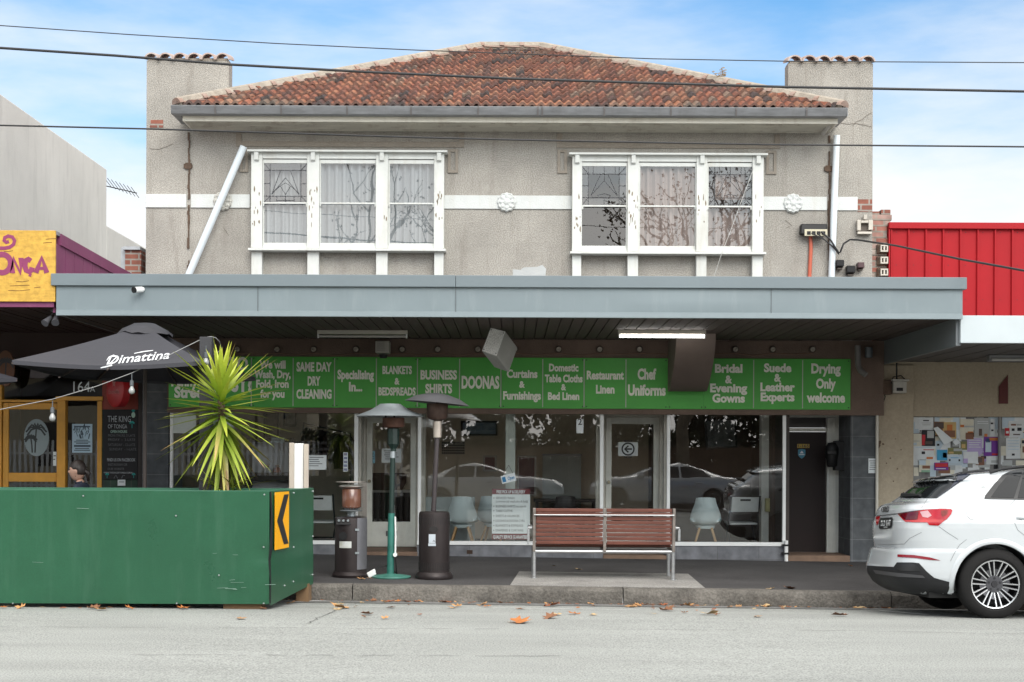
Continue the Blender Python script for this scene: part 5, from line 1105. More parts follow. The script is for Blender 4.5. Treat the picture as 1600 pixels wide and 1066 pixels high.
wx = X(1500, 17.3); mb = MB(); mb.box(wx, rx_r, 17.3, 17.36, 2.975, Z(490, 17.3)); mb.build('white_fascia', M('dented_white_metal', (.47, .52, .54), .45, var=.06, scale=1.2, streak=.2, streakcol=(.42, .46, .48)), RN, bevel=.006)
mb = MB(); mb.box(5.37, 5.43, 17.361, DC-.001, 2.945, 3.42); mb.build('awning_end', M('awning_end_grey', (.16, .175, .185), .5, var=.12, scale=1.2), RN, bevel=.004)
mb = MB(); x = 5.431; k = 0
while x < rx_r: mb.box(x, x+.168, 17.362, DC, 2.985+.004*(k % 2), 3.01); x += .182; k += 1
mb.box(5.431, rx_r, 17.37, DC, 3.011, 3.04); mb.build('soffit', M('soffit_grey', (.13, .12, .115), .7, var=.15), RN)
mb = MB(); mb.quad((5.45, 17.37, 3.3), (rx_r, 17.37, 3.3), (rx_r, DC, 3.36), (5.45, DC, 3.36)); mb.build('awning_deck', galv, RN)
beige = M('beige_paint', (.40, .335, .245), .8, var=.08, scale=1.2, streak=.25, streakcol=(.24, .17, .11), bump=.2, speck=.06, spscale=30)
mb = MB(); wz0, wz1 = .75, P(1500, 651, DC).z; mb.holes(X(1368, DC)+.003, rx_r, .0, 3.3, DC, DC+.2, [(X(1424, DC), rx_r-.5, wz0, wz1)]); mb.build('beige_wall', beige, RN)
mb = MB(); mb.box(X(1368.5, DC), X(1426, DC), DC-.05, DC-.0005, 0, 2.94); mb.build('beige_pilaster', beige, RN, bevel=.01)
mb = MB(); mb.box(X(1424, DC), rx_r-.5, DC+.08, DC+.12, wz0, wz1); mb.build('pasted_window', M('dirty_window', (.06, .05, .05), .4, col2=(.3, .31, .3), scale=3), RN)
mb = MB(); rr = random.Random(12)   # stains on the pilaster
for px, py, s_ in ((1371, 696, .05), (1375, 691, .03), (1380, 694, .02), (1391, 716, .012), (1399, 686, .01), (1402, 733, .014), (1396, 752, .012), (1385, 724, .01), (1408, 703, .01), (1412, 770, .012)):
    p = P(px, py, DC-.051)
    mb.prism([(p.x+s_*rr.uniform(.6, 1.3)*math.cos(a*.785), p.z+s_*rr.uniform(.5, 1.2)*math.sin(a*.785)) for a in range(8)], DC-.0525, DC-.0508)
mb.build('wall_stain', M('stain_brown', (.13, .085, .055), .9), RN)
# pasted flyers
YF = DC+.078
flc = {'w': (.66, .69, .7), 'c': (.66, .63, .52), 'b': (.05, .32, .55), 'p': (.17, .04, .3), 'k': (.02, .02, .025), 'o': (.55, .18, .05), 'r': (.5, .03, .04), 'g': (.25, .42, .3), 'y': (.55, .38, .16), 'br': (.22, .1, .06), 'l': (.45, .36, .62), 's': (.5, .6, .68), 'n': (.04, .07, .18), 'gr': (.42, .44, .44), 'ol': (.2, .2, .08), 'd': (.1, .07, .06)}
fm_ = {k: M('flyer_'+k, c, .75, var=.1, scale=7) for k, c in flc.items()}
FL = [ # x0,x1,y0,y1 in photo pixels, paper, blocks (u0,u1,v0,v1,colour), label
 (1435, 1458, 652.5, 676, 'w', [(.3, .7, .75, .82, 'k'), (.2, .85, .6, .65, 'gr'), (.25, .8, .48, .53, 'gr'), (.08, .16, .06, .14, 'k')], 'white flyer at the top left of the pasted window'),
 (1459, 1475, 659, 682, 'br', [(.05, .95, .55, .95, 'd'), (.1, .6, .1, .4, 'y')], 'brown flyer behind the torn curling sheet'),
 (1473, 1494, 660, 686, 'y', [(.1, .9, .1, .5, 'br'), (.3, .7, .5, .85, 'o')], 'tan illustrated flyer right of the torn curling sheet'),
 (1500, 1521, 655, 687, 'c', [(.4, 1, .02, .34, 'br'), (.55, .95, .3, .4, 'o'), (0, .28, .6, .72, 'o'), (.3, 1, .6, .68, 'gr')], 'cream flyer with a brown crowd picture along its foot'),
 (1522, 1546, 653, 684, 'gr', [(.3, .5, .1, .45, 'd'), (.2, .9, .8, .84, 'w'), (.2, .9, .7, .74, 'w'), (.65, .85, .05, .2, 'o')], 'faded grey flyer with a small dark figure'),
 (1547, 1554, 655, 682, 'w', [(.1, .6, .7, .8, 'k'), (.2, .7, .3, .4, 'k')], 'narrow white torn strip beside the window pipe'),
 (1424, 1440, 678, 698, 'c', [(.1, .8, .4, .46, 'gr'), (.1, .5, .1, .3, 's')], 'pale cream flyer at the left edge of the window'),
 (1440, 1461, 672, 697, 'k', [(.4, .9, .5, .95, 'gr'), (.0, .25, .05, .7, 'r'), (.2, .8, .1, .3, 'd')], 'black flyer with red and grey pictures'),
 (1426, 1459, 697, 718, 'w', [(.1, .9, .88, .93, 's'), (.5, 1, .7, .76, 'r'), (.42, .58, .4, .6, 'k'), (.65, .95, .04, .2, 'o')], 'landscape white flyer with a red line and an orange corner'),
 (1462, 1480, 689, 720, 's', [(.1, 1, .02, .55, 'b'), (.6, .95, .15, .4, 'o'), (.1, .3, .75, .85, 'k')], 'pale blue flyer with a bright blue lower half'),
 (1481, 1503, 700, 710, 'ol', [(.05, .4, .1, .4, 'y'), (.4, 1, .5, .9, 'gr')], 'small olive landscape photo flyer'),
 (1501, 1511, 690, 703, 'ol', [(.1, .7, .2, .7, 'y')], 'little yellow green square flyer'),
 (1511, 1534, 685, 709, 'l', [(.1, .9, .85, .9, 'w'), (.1, .9, .7, .75, 'w'), (.1, .8, .55, .6, 'w'), (.1, .9, .4, .45, 'w')], 'pale lilac text flyer in the middle of the window'),
 (1537, 1560, 682.5, 712.5, 'p', [(.35, .95, .8, .95, 'o'), (.1, .5, .2, .75, 's'), (.15, .4, .7, .9, 'n'), (.55, .95, .04, .14, 'r')], 'bright purple gig poster with orange heading'),
 (1480, 1505, 711, 727, 's', [(.1, .2, .4, .6, 'k'), (.7, .8, .4, .6, 'k'), (.2, .7, .7, .76, 'b'), (.1, .9, .1, .14, 'gr')], 'pale blue landscape flyer below the olive photo'),
 (1460, 1482, 723, 735, 'p', [(.05, .95, .4, .9, 'r'), (.1, .8, .15, .25, 'w')], 'purple and magenta flyer above the white car'),
 (1436, 1453, 719, 738, 'c', [(.3, 1, .3, .55, 'br'), (.0, .6, .6, 1, 's'), (.2, 1, .0, .18, 'g')], 'cream flyer with a landscape picture near the car boot'),
 (1505, 1528, 706, 724, 'w', [(.0, .3, .0, .4, 'l')], 'white crumpled sheet over the lilac flyer'),
 (1529, 1547, 700, 721, 'l', [(.2, .9, .2, .4, 'k'), (.1, .8, .6, .65, 'p')], 'mauve flyer under the purple gig poster'),
 (1576, 1598, 658, 684, 'w', [(.15, .5, .72, .82, 'br'), (.55, .9, .72, .82, 'gr'), (.2, .4, .4, .55, 'k'), (.6, .9, .4, .6, 'k'), (.3, .8, .15, .22, 'd')], 'white flyer with four small pictures at the right edge of the photo'),
 (1572, 1594, 685, 717, 'w', [(.1, .9, .86, .9, 's'), (.1, .9, .72, .76, 's'), (.1, .9, .58, .62, 's'), (.1, .9, .44, .48, 's'), (.4, .6, .15, .25, 'k')], 'white text flyer below the four picture flyer'),
 (1570, 1577, 669, 681, 'r', [(.2, .8, .3, .6, 'w')], 'small red flyer left of the four picture flyer'),
 (1595, 1607, 685, 717, 'c', [(.2, .9, .3, .6, 'br'), (.1, .8, .75, .9, 'k')], 'cream and brown flyer cut by the right edge of the photo'),
 (1525, 1538, 714, 727, 'br', [(.2, .7, .3, .9, 'd'), (.0, .3, .1, .3, 'w')], 'brown portrait flyer above the car roof'),
 (1541, 1566, 713, 726, 'w', [(.3, .9, .2, .5, 'gr')], 'white torn sheet under the purple gig poster')]
for k, (a, b, c, d, col_, bl, lab) in enumerate(FL):
    y = YF-.0025*(k % 9); x0, x1 = X(a, y), X(b, y); z0, z1 = P((a+b)/2, d, y).z, P((a+b)/2, c, y).z
    t = thing('flyer', lab, 'flyer', ((x0+x1)/2, y, z0), 'flyers pasted on the window')
    rr = random.Random(k); tl = rr.uniform(-.02, .02)
    mb = MB(); mb.hexa([(x0, y, z0), (x1, y-.006*rr.random(), z0+tl*(x1-x0)), (x1-tl*.1, y, z1+tl*(x1-x0)), (x0-tl*.1, y-.004, z1)], [(x0, y+.002, z0), (x1, y+.002, z0+tl*(x1-x0)), (x1-tl*.1, y+.002, z1+tl*(x1-x0)), (x0-tl*.1, y+.002, z1)]); sh_ = mb.build('paper', fm_[col_], t)
    mb = MB(); keys = sorted({q_[4] for q_ in bl})
    for (u0, u1, v0, v1, c2) in bl: mb.box(x0+(x1-x0)*u0, x0+(x1-x0)*u1, y-.0085, y-.0068, z0+(z1-z0)*v0+tl*(x1-x0)*(u0+u1)/2, z0+(z1-z0)*v1+tl*(x1-x0)*(u0+u1)/2, mi=keys.index(c2))
    if mb.v: mb.build('print', [fm_[q_] for q_ in keys], sh_)
mb = MB(); bg_ = random.Random(21)    # older paper remnants beneath
q4 = lambda px, py, dy: (X(px, DC+.07-dy), DC+.07-dy, P(px, py, DC+.07-dy).z)
f = [q4(1458, 669, .03), q4(1475, 695, .05), q4(1490, 688, .06), q4(1465, 667, .02)]
mb.hexa(f, [(p[0], p[1]+.003, p[2]) for p in f]); f = [q4(1488, 690, .03), q4(1493, 696, .05), q4(1501, 692, .05), q4(1495, 686, .02)]; mb.hexa(f, [(p[0], p[1]+.003, p[2]) for p in f])
o = mb.build('torn_sheet', paper_white, None, f[0]); tagp(o, 'white torn sheet curling off the pasted window in a long triangle', 'flyer')
rem = [(1427, 1445, 652, 668, 'w'), (1460, 1503, 652, 660, 's'), (1494, 1502, 655, 690, 'w'), (1544, 1560, 652, 700, 's'), (1566, 1610, 652, 670, 'w'), (1424, 1436, 660, 677, 's'), (1548, 1568, 698, 722, 'w'), (1455, 1464, 686, 712, 'c'), (1503, 1512, 705, 730, 's')]
mb = MB(); keys = ['w', 's', 'c']
for k, (a, b, c, d, cc_) in enumerate(rem): y = DC+.0795-.0003*k; mb.box(X(a, y), X(b, y), y-.0002, y+.0003, P(a, d, y).z, P(a, c, y).z, mi=keys.index(cc_))
rq = random.Random(5); keys += ['gr', 'b', 'y', 'br', 'l', 'k']
for k in range(80):
    px, py = rq.uniform(1425, 1606), rq.uniform(653, 742); y = DC+.0768+.00002*k; wd, ht = rq.uniform(3, 11), rq.uniform(4, 12); mi = rq.choice([0, 0, 0, 0, 0, 1, 1, 2, 2, 2, 3, 3, 6, 8]); mb.box(X(max(1425, px-wd), y), X(px+wd, y), y-.0002, y+.0001, P(px, min(745, py+ht), y).z, P(px, max(652, py-ht), y).z, mi=mi)
mb.build('paper_remnant', [fm_[q_] for q_ in keys], RN)
mb = MB(); px_ = X(1562.5, DC); mb.tube([(px_, DC+.03, wz0), (px_, DC+.03, wz1)], .022, 12); mb.lathe([(.03, -.02), (.03, .02)], (px_, DC+.03, P(1562, 674, DC).z), 12); mb.build('window_pipe', M('pipe_dull', (.2, .2, .2), .5), RN, smooth=50)
# small notice on the conduit, conduit, boxes
sheet_on(1357, 1370.5, 716.5, 739.5, DW-.006, 'small white notice taped to the dark tiled pillar by the conduit', 'notice', 5)
cdx = X(1369.5, DW)
o = MB(); o.tube([(cdx, DW-.03, zfoot(cdx, DW)), (cdx, DW-.03, P(1369, 620, DW).z)], .022, 10); o = o.build('conduit', M('cream_conduit', (.6, .57, .5), .5), None, (cdx, DW-.03, 0), smooth=50); tagp(o, 'cream vertical conduit between the dark tiled pillar and the beige wall', 'pipe')
t = thing('switch_box', 'grey plastic box on top of the cream conduit', 'box', (X(1374, DC-.1), DC-.1, P(1374, 621, DC-.1).z))
p0 = P(1367.5, 621, DC-.14); p1 = P(1380, 601, DC-.14); mb = MB(); mb.box(p0.x, p1.x, DC-.14, DC-.052, p0.z, p1.z); mb.build('case', M('box_mid_grey', (.16, .18, .2), .5), t, bevel=.008)
mb = MB(); mb.tube([P(1370, 540, DC-.1), P(1370, 565, DC-.1), P(1377, 600, DC-.12), P(1383, 620, DC-.12), P(1381, 627, DC-.12), P(1374, 625, DC-.12)], .009, 7); mb.build('cable', black_plastic, t)
t = thing('meter_box', 'white metal box with a dark slot on the beige pilaster', 'box', P(1407, 612, DC-.2))
p0 = P(1396, 614, DC-.25); p1 = P(1417, 596, DC-.25); mb = MB(); mb.box(p0.x, p1.x, DC-.25, DC-.055, p0.z, p1.z); mb.build('case', M('box_offwhite', (.42, .4, .36), .5, streak=.3), t, bevel=.008)
mb = MB(); mb.box(p0.x-.02, p1.x+.03, DC-.27, DC-.06, p1.z+.001, p1.z+.03); mb.build('hood', MATS['box_offwhite'], t, bevel=.006)
mb = MB(); s0 = P(1401, 611, DC-.255); s1 = P(1411, 606, DC-.255); mb.box(s0.x, s1.x, DC-.255, DC-.2495, s0.z, s1.z); mb.build('slot', black_plastic, t)
mb = MB(); mb.box(p0.x-.13, p0.x-.005, DC-.2, DC-.056, p0.z-.02, p1.z+.02); mb.build('dark_backing', rust_dark, t, bevel=.01)
mb = MB(); mb.tube([P(1401, 567, DC-.12), P(1401, 594, DC-.12)], .012, 8); mb.tube([P(1392, 600, DC-.2), P(1396, 589, DC-.2), P(1408, 587, DC-.2), P(1415, 594, DC-.2)], .008, 7); mb.build('cable', black_plastic, t)
# pipe elbow and small downlight bits by the pillar
o = MB(); o.tube([P(1340, 540, 20.55), P(1340.5, 562, 20.55), P(1341, 572, 20.55), P(1345, 580, 20.5), P(1353, 586, 20.45)], .042, 14); o = o.build('drain_elbow', M('pipe_grey', (.17, .16, .155), .5, var=.15), None, P(1340, 586, 20.55), smooth=60); tagp(o, 'grey drain pipe elbow hanging under the awning beside the green sign end', 'pipe')
o = MB(); o.tube([P(1357.5, 543, 20.6), P(1357.5, 559, 20.6)], .055, 14); o = o.build('pipe_collar', M('collar_grey', (.14, .155, .17), .45, metal=.4), None, P(1357, 559, 20.6), smooth=50); tagp(o, 'short metal pipe collar at the top of the dark tiled pillar', 'pipe')
t = thing('batten_light', 'unlit fluorescent batten under the neighbouring awning at the right edge', 'light', P(1575, 557, 19.4)); mb = MB(); p0, p1 = P(1545, 562, 19.4), P(1640, 555, 19.4); mb.box(p0.x, p1.x, 19.38, 19.5, 2.9, 2.984); mb.build('batten', M('batten_grey', (.24, .24, .24), .5), t, bevel=.006)
mb = MB(); mb.tube([(p0.x+.03, 19.36, 2.92), (p1.x-.03, 19.36, 2.92)], .018, 10); mb.build('tube', MATS['dead_tube'], t)
o = MB(); pp = [P(1575, 586, DC-.02), P(1575, 631, DC-.02), P(1561, 631, DC-.02), P(1561, 604, DC-.02)]; o.prism([(p.x, p.z) for p in pp], DC-.02, DC-.008); o = o.build('pennant', M('pennant_maroon', (.11, .022, .02), .7), None, pp[2]); tagp(o, 'dark maroon slanted panel on the beige wall above the flyers', 'panel')

# ---- brick stub with fuse holders between building and red wall
t = thing('party_wall', 'broken red brick party wall stub beside the red metal parapet', 'wall', (X(1378, 20.95), 20.95, 3))
bm_ = brickmat('patched_brick', (.30, .10, .07), (.42, .36, .32), (.3, .26, .22), msize=.014)
mb = MB(); x0, x1 = XRt+.003, rx_l-.025; zz = 3.1; rr = random.Random(4)
while zz < Z(335, 20.95): mb.box(x0, x1+rr.uniform(-.02, .012)+(.06 if zz > Z(352, 20.95) else 0), 20.93+rr.uniform(0, .015), 21.3, zz, zz+.084); zz += .085
mb.build('brickwork', bm_, t, bevel=.006)
cp = MB(); cp.box(x0+.0, x0+.14, 20.95, 21.28, zz+.001, zz+.05); cp.box(x0+.16, x1+.05, 20.94, 21.28, zz+.0008, zz+.075); cp.build('loose_brick', brick_red, t, bevel=.008)
proto = None
for k, py in enumerate((389.5, 408, 426.5)):
    p = P(1379.5, py, 20.92); lab = ['topmost', 'middle', 'lowest'][k]+' porcelain fuse holder on the broken brick stub'
    if proto is None:
        proto = thing('fuse_holder', lab, 'fuse holder', p, 'fuse holders on the brick stub'); w_ = .055
        mb = MB(); mb.box(p.x-.09, p.x+.06, p.y-.03, p.y+.02, p.z-.06, p.z+.065); mb.build('backing', rust_dark, proto, bevel=.006)
        mb = MB(); mb.box(p.x-w_, p.x+w_, p.y-.09, p.y-.031, p.z+.03, p.z+.05); mb.box(p.x-w_, p.x+w_, p.y-.09, p.y-.031, p.z-.05, p.z-.03); mb.box(p.x-w_, p.x-w_+.02, p.y-.089, p.y-.031, p.z-.0299, p.z+.0299); mb.box(p.x+w_-.02, p.x+w_, p.y-.089, p.y-.031, p.z-.0299, p.z+.0299); mb.box(p.x-.012, p.x+.012, p.y-.088, p.y-.031, p.z-.0298, p.z+.0298); mb.build('holder', M('porcelain_old', (.5, .46, .4), .4, var=.15), proto, bevel=.003)
    else: copy_tree(proto, loc=p, label=lab)
# fuse board on the pier
p = P(1350, 354, DW-.02); t = thing('fuse_board', 'broken cream fuse board on the right pier above the black boxes', 'box', p-Vector((0, 0, .09)))
mb = MB(); mb.box(p.x-.11, p.x+.11, DW-.03, DW-.0005, p.z-.1, p.z+.08); mb.build('board', M('board_grime', (.12, .1, .085), .8, var=.4, scale=12), t)
for a, b, c, d in ((-.115, -.06, -.07, .085), (.05, .115, -.06, .085), (-.06, .05, .04, .075), (-.11, .1, -.12, -.085), (-.02, .03, .09, .16)):
    mb = MB(); mb.box(p.x+a+.001, p.x+b-.001, DW-.09, DW-.031, p.z+c, p.z+d); mb.build('block', MATS['porcelain_old'], t, bevel=.006)
# junction box with red conduit and cables
p0, p1 = P(1251, 368, DW-.12), P(1291.5, 349.5, DW-.12)
t = thing('junction_box', 'black hooded junction box with a cream slotted face on the right pier', 'box', (p0.x, DW, p0.z))
mb = MB(); mb.hexa([(p0.x, DW-.14, p0.z+.02), (p1.x, DW-.14, p0.z+.02), (p1.x+.02, DW-.1, p1.z), (p0.x+.01, DW-.1, p1.z)], [(p0.x, DW-.0005, p0.z+.02), (p1.x, DW-.0005, p0.z+.02), (p1.x+.02, DW-.0005, p1.z), (p0.x+.01, DW-.0005, p1.z)]); mb.build('hood', black_plastic, t, bevel=.015)
mb = MB(); mb.box(p0.x+.05, p1.x+.005, DW-.155, DW-.1405, p0.z-.012, p0.z+.085); fc = mb.build('face', M('cream_bakelite', (.5, .46, .34), .5, var=.1), t, bevel=.005)
mb = MB()
for k in range(4): x = p0.x+.085+k*.07; mb.box(x, x+.052, DW-.16, DW-.1555, p0.z+.005, p0.z+.055)
mb.build('slots', black_plastic, fc)
o = MB(); o.tube([P(1266.5, 369, DW-.03), P(1267, 390, DW-.03), P(1266, 410, DW-.03), P(1264.5, 440, DW-.03)], .028, 12); o = o.build('red_conduit', M('orange_red_conduit', (.5, .11, .06), .5, var=.1), None, P(1265, 436, DW-.03), smooth=60); tagp(o, 'orange red conduit running down from the junction box', 'pipe'); o.name = 'conduit'
for (px, py, s_, lab) in ((1312.5, 412.5, 6.5, 'upper left black meter box beside the white pipe'), (1329.5, 422, 7, 'lowest black meter box right of the white pipe'), (1345, 415.5, 5.5, 'small dark maroon meter box on the right pier')):
    p = P(px, py, DW-.1); h = s_*DW/FPX; t = thing('service_box', lab, 'box', p-Vector((0, 0, h)), 'service boxes on the pier')
    mb = MB(); mb.hexa([(p.x-h, DW-.15, p.z-h*.6), (p.x+h*.8, DW-.15, p.z-h*.6), (p.x+h*.8, DW-.15, p.z+h*.9), (p.x-h, DW-.15, p.z+h*.9)], [(p.x-h*.8, DW-.0005, p.z-h*.9), (p.x+h, DW-.0005, p.z-h*.9), (p.x+h, DW-.0005, p.z+h), (p.x-h*.8, DW-.0005, p.z+h)]); mb.build('cover', black_plastic if px < 1340 else M('box_maroon', (.07, .03, .035), .5), t, bevel=.008)
    mb = MB(); mb.box(p.x-h*.6, p.x+h*.6, DW-.1, DW-.02, p.z-h*1.25, p.z-h*.9); mb.build('terminal', MATS['board_grime'], t)
# loose and fixed white pipes
wp = M('white_pvc', (.66, .72, .76), .35, var=.03)
o = MB(); o.tube([P(381, 229, DW-.2), P(293, 434, DW-.12)], .052, 18); o = o.build('downpipe', wp, None, P(293, 434, DW-.12), smooth=60); tagp(o, 'white plastic downpipe leaning loose across the left corner of the facade', 'pipe')
o = MB(); o.tube([P(1307.5, 212, DW-.09), P(1299, 440, DW-.09)], .047, 18); o = o.build('downpipe', wp, None, P(1299, 440, DW-.09), smooth=60); tagp(o, 'white plastic downpipe standing almost upright on the right pier', 'pipe')
# eave outlet
o = MB(); o.tube([P(1297, 195, 20.35), P(1290, 203, 20.55), P(1286, 209, 20.7)], .03, 10); o = o.build('gutter_outlet', M('outlet_dirty_white', (.45, .43, .4), .6), B, smooth=50)
# ---- wires
def wire(pts, d, r, label, n=20, name='overhead_wire'):
    ps = [P(px, py, dd) for (px, py), dd in zip(pts, d if isinstance(d, list) else [d]*len(pts))]
    a, b = ps[0], ps[-1]; ext0 = ps[0]+(ps[0]-ps[1]).normalized()*6; ext1 = ps[-1]+(ps[-1]-ps[-2]).normalized()*6
    o = MB(); o.tube([ext0]+ps+[ext1], r, 8); o = o.build(name, M('wire_black', (.018, .018, .02), .5), None, a, smooth=60); tagp(o, label, 'wire')
wire([(0, 40), (200, 54), (430, 68), (640, 78), (800, 84), (1020, 92), (1240, 96), (1600, 98)], 15.2, .0055, 'thin black overhead wire, highest of the three crossing the sky')
wire([(0, 75), (180, 87), (360, 101), (580, 113), (800, 123), (1020, 130), (1227, 136), (1600, 143)], 14.8, .0135, 'thick black overhead cable crossing in front of the tiled roof')
wire([(0, 196), (230, 201.5), (440, 208), (640, 214.5), (800, 218.5), (1000, 222.5), (1200, 226), (1600, 229.5)], 15.2, .009, 'black overhead cable crossing in front of the eaves and upper windows')
o = MB(); ps = [P(1283, 362, DW-.16), P(1297, 374, DW-.17), P(1311, 396, DW-.17), P(1313, 394, DW-.2), P(1318, 381, DW-.2), P(1328, 374.5, DW-.2), P(1340, 375, DW-.3), P(1400, 384, DW-1.6), P(1500, 405, DW-3.4), P(1600, 423, DW-5), P(1760, 446, DW-7), P(2300, 485, DW-9.5), P(3400, 505, DW-11)]
o.tube(ps, .013, 8); o = o.build('service_cable', MATS['wire_black'], None, ps[0], smooth=60); tagp(o, 'black service cable looping from the junction box across the red metal wall', 'wire')
for k, e in enumerate((0, 3)):
    o = MB(); o.tube([P(1268+e*3, 364, DW-.16), P(1290+e, 376+e, DW-.17), P(1303+e, 388, DW-.165), P(1311, 398, DW-.16)], .008, 6); o = o.build('lead_wire', MATS['wire_black'], None, P(1268, 364, DW-.16)); tagp(o, ['thin black lead drooping from the left slot of the junction box', 'thin black lead drooping from the right slot of the junction box'][k], 'wire')
o = MB(); o.tube([P(1178, 262, D1-.05), P(1160, 310, D1-.05), P(1140, 365, D1-.06), P(1128, 395, D1-.1), P(1115, 434, D1-.05)], .004, 5); o = o.build('loose_wire', M('pale_wire', (.5, .5, .48), .6), None, P(1115, 434, D1-.05)); tagp(o, 'thin pale wire dangling across the right upper window', 'wire')
# ================================================================ green parklet barrier
gpaint = M('green_panel_paint', (.018, .09, .045), .3, var=.14, scale=.9, streak=.22, streakcol=(.1, .2, .14), speck=.04, spscale=60)
PB = thing('parklet_barrier', 'dark green sheet metal barrier box standing on the road at the left', 'barrier', (X(423, 14.8), 14.8, .0))
C0 = P(423, 768, 14.8); C1 = P(490, 766, 16.33); ztop = C0.z
def zr_(x, y): return zroad(x, y)
n, m_ = 60, 16; mb = MB(); vs = []
def dent(x, z, cx, cz, sx, sz_, dp): return dp*math.exp(-((x-cx)/sx)**2-((z-cz)/sz_)**2)
dcx, dcz = X(413, 14.8), P(413, 864, 14.8).z
for j in range(m_+1):
    for i in range(n+1):
        x = -6.6+(C0.x-.012+6.6)*(i/n)**.6; z = .045+(ztop-.045)*j/m_
        y = 14.8+dent(x, z, dcx, dcz, .12, .05, .03)+dent(x, z, dcx-.25, dcz-.1, .3, .12, .008)+.006*math.sin(x*1.7+z)+.004*math.sin(x*4.1+2*z)
        vs.append((x, y, z))
mb.add(vs, [(j*(n+1)+i, j*(n+1)+i+1, (j+1)*(n+1)+i+1, (j+1)*(n+1)+i) for j in range(m_) for i in range(n)])
mb.box(-6.6, C0.x-.02, 14.84, 14.87, .05, ztop-.004); mb.build('front_panel', gpaint, PB, smooth=60)
mb = MB(); vs = []; n = 24
zbn, zbf = .03, P(490, 912, 16.33).z
ed = (C1-C0); ed.z = 0; en = Vector((ed.y, -ed.x, 0)).normalized()
for j in range(m_+1):
    for i in range(n+1):
        u = i/n; p = C0.lerp(C1, u); z0 = zbn+(zbf-zbn)*u; z = z0+(ztop-z0)*j/m_
        off = dent(u, z, .62, .62, .5, .09, -.012)-dent(u, z, 0, .5, .05, .1, .02)
        vs.append((p.x+en.x*off, p.y+en.y*off, z))
mb.add(vs, [(j*(n+1)+i, j*(n+1)+i+1, (j+1)*(n+1)+i+1, (j+1)*(n+1)+i) for j in range(m_) for i in range(n)])
mb.hexa([(C0.x-.03, C0.y+.05, .1), (C1.x-.03, C1.y, .2), (C1.x-.03, C1.y, ztop-.004), (C0.x-.03, C0.y+.05, ztop-.004)], [(C0.x-.06, C0.y+.05, .1), (C1.x-.06, C1.y, .2), (C1.x-.06, C1.y, ztop-.004), (C0.x-.06, C0.y+.05, ztop-.004)])
mb.build('end_panel', gpaint, PB, smooth=60)
mb = MB(); mb.box(-6.6, C0.x-.03, 14.805, 14.9, ztop-.003, ztop+.006); mb.bar((C0.x-.03, C0.y+.0, ztop+.0015), (C1.x-.03, C1.y, ztop+.0015), .06, .008); mb.box(-6.6, C1.x-.05, 16.22, 16.3, .2, ztop); mb.build('top_trim', M('green_trim', (.05, .16, .1), .4), PB)
mb = MB(); mb.box(-6.5, C0.x-.1, 14.9, 16.2, ztop-.12, ztop-.07); mb.build('soil', M('potting_soil', (.05, .035, .025), .95, bump=.8), PB)
mb = MB(); mb.box(C1.x-.16, C1.x-.02, 16.1, 16.33, zroad(C1.x, 16.2), .14); mb.box(C0.x-.5, C0.x-.1, 14.88, 15.1, zroad(-2.5, 15), .1); mb.build('timber_block', M('block_timber', (.2, .12, .06), .8), PB)
mb = MB()
for px, py in ((413, 773), (412, 855), (412, 943), (342, 899), (276, 943), (20, 943), (130, 775), (275, 806)): p = P(px, py, 14.79); mb.lathe([(0, -.004), (.008, -.003), (.01, .002)], p, 8, axis='y')
for u, v in ((.5, .97), (.5, .45), (.5, .12), (.97, .97), (.97, .5), (.97, .1), (.08, .97), (.3, .12)):
    p = C0.lerp(C1, u); z0 = zbn+(zbf-zbn)*u; p.z = z0+(ztop-z0)*v; p += en*.006; mb.lathe([(0, -.006), (.009, -.004), (.01, .004)], p, 8, axis='y')
mb.build('rivets', M('rivet_metal', (.4, .42, .42), .4, metal=.7), PB)
mb = MB(); p = C0; mb.tube([(p.x-.001, p.y-.002, .05), (p.x+.002, p.y-.004, .3), (p.x-.01, p.y+.004, .5), (p.x+.006, p.y-.004, .62), (p.x+.012, p.y-.002, .95), (p.x, p.y, ztop)], [.008, .007, .012, .016, .012, .006], 6); mb.build('corner_gap', black_plastic, PB)
mb = MB(); rg_ = random.Random(14)
for k in range(11):
    a = P(rg_.uniform(330, 415), rg_.uniform(905, 925), 14.79) if k < 7 else P(rg_.uniform(5, 415), rg_.uniform(790, 940), 14.79); mb.stroke([(a.x, a.z), (a.x+rg_.uniform(.03, .16), a.z+rg_.uniform(-.006, .006))], rg_.uniform(.002, .005), 14.786, t=.002)
mb.build('scuffs', M('scuff_pale', (.2, .3, .25), .6), PB)
# chevron sign on the end panel
CS = thing('chevron_sign', 'yellow sign with a black chevron pointing left on the end of the green barrier', 'sign', C0+ed*.2)
def onend(u, z, o): p = C0.lerp(C1, u); return Vector((p.x, p.y, z))+en*o
u0, u1 = .055, .36; zt_, zb_ = ztop-.012, P(430, 864, 14.9).z+.03
mb = MB(); mb.hexa([onend(u0, zb_, .022), onend(u1, zb_, .022), onend(u1, zt_, .022), onend(u0, zt_, .022)], [onend(u0, zb_, .016), onend(u1, zb_, .016), onend(u1, zt_, .016), onend(u0, zt_, .016)]); mb.build('plate', M('sign_yellow', (.9, .42, .01), .4, var=.05), CS)
mb = MB(); h = zt_-zb_; du = u1-u0
q = lambda a, b: onend(u0+du*a, zb_+h*b, .0245)
mb.add([q(.62, .95), q(.96, .95), q(.52, .5), q(.96, .07), q(.62, .07), q(.12, .5)], [(0, 5, 2, 1), (5, 4, 3, 2)]); mb.build('chevron', M('chevron_black', (.02, .02, .022), .5), CS)
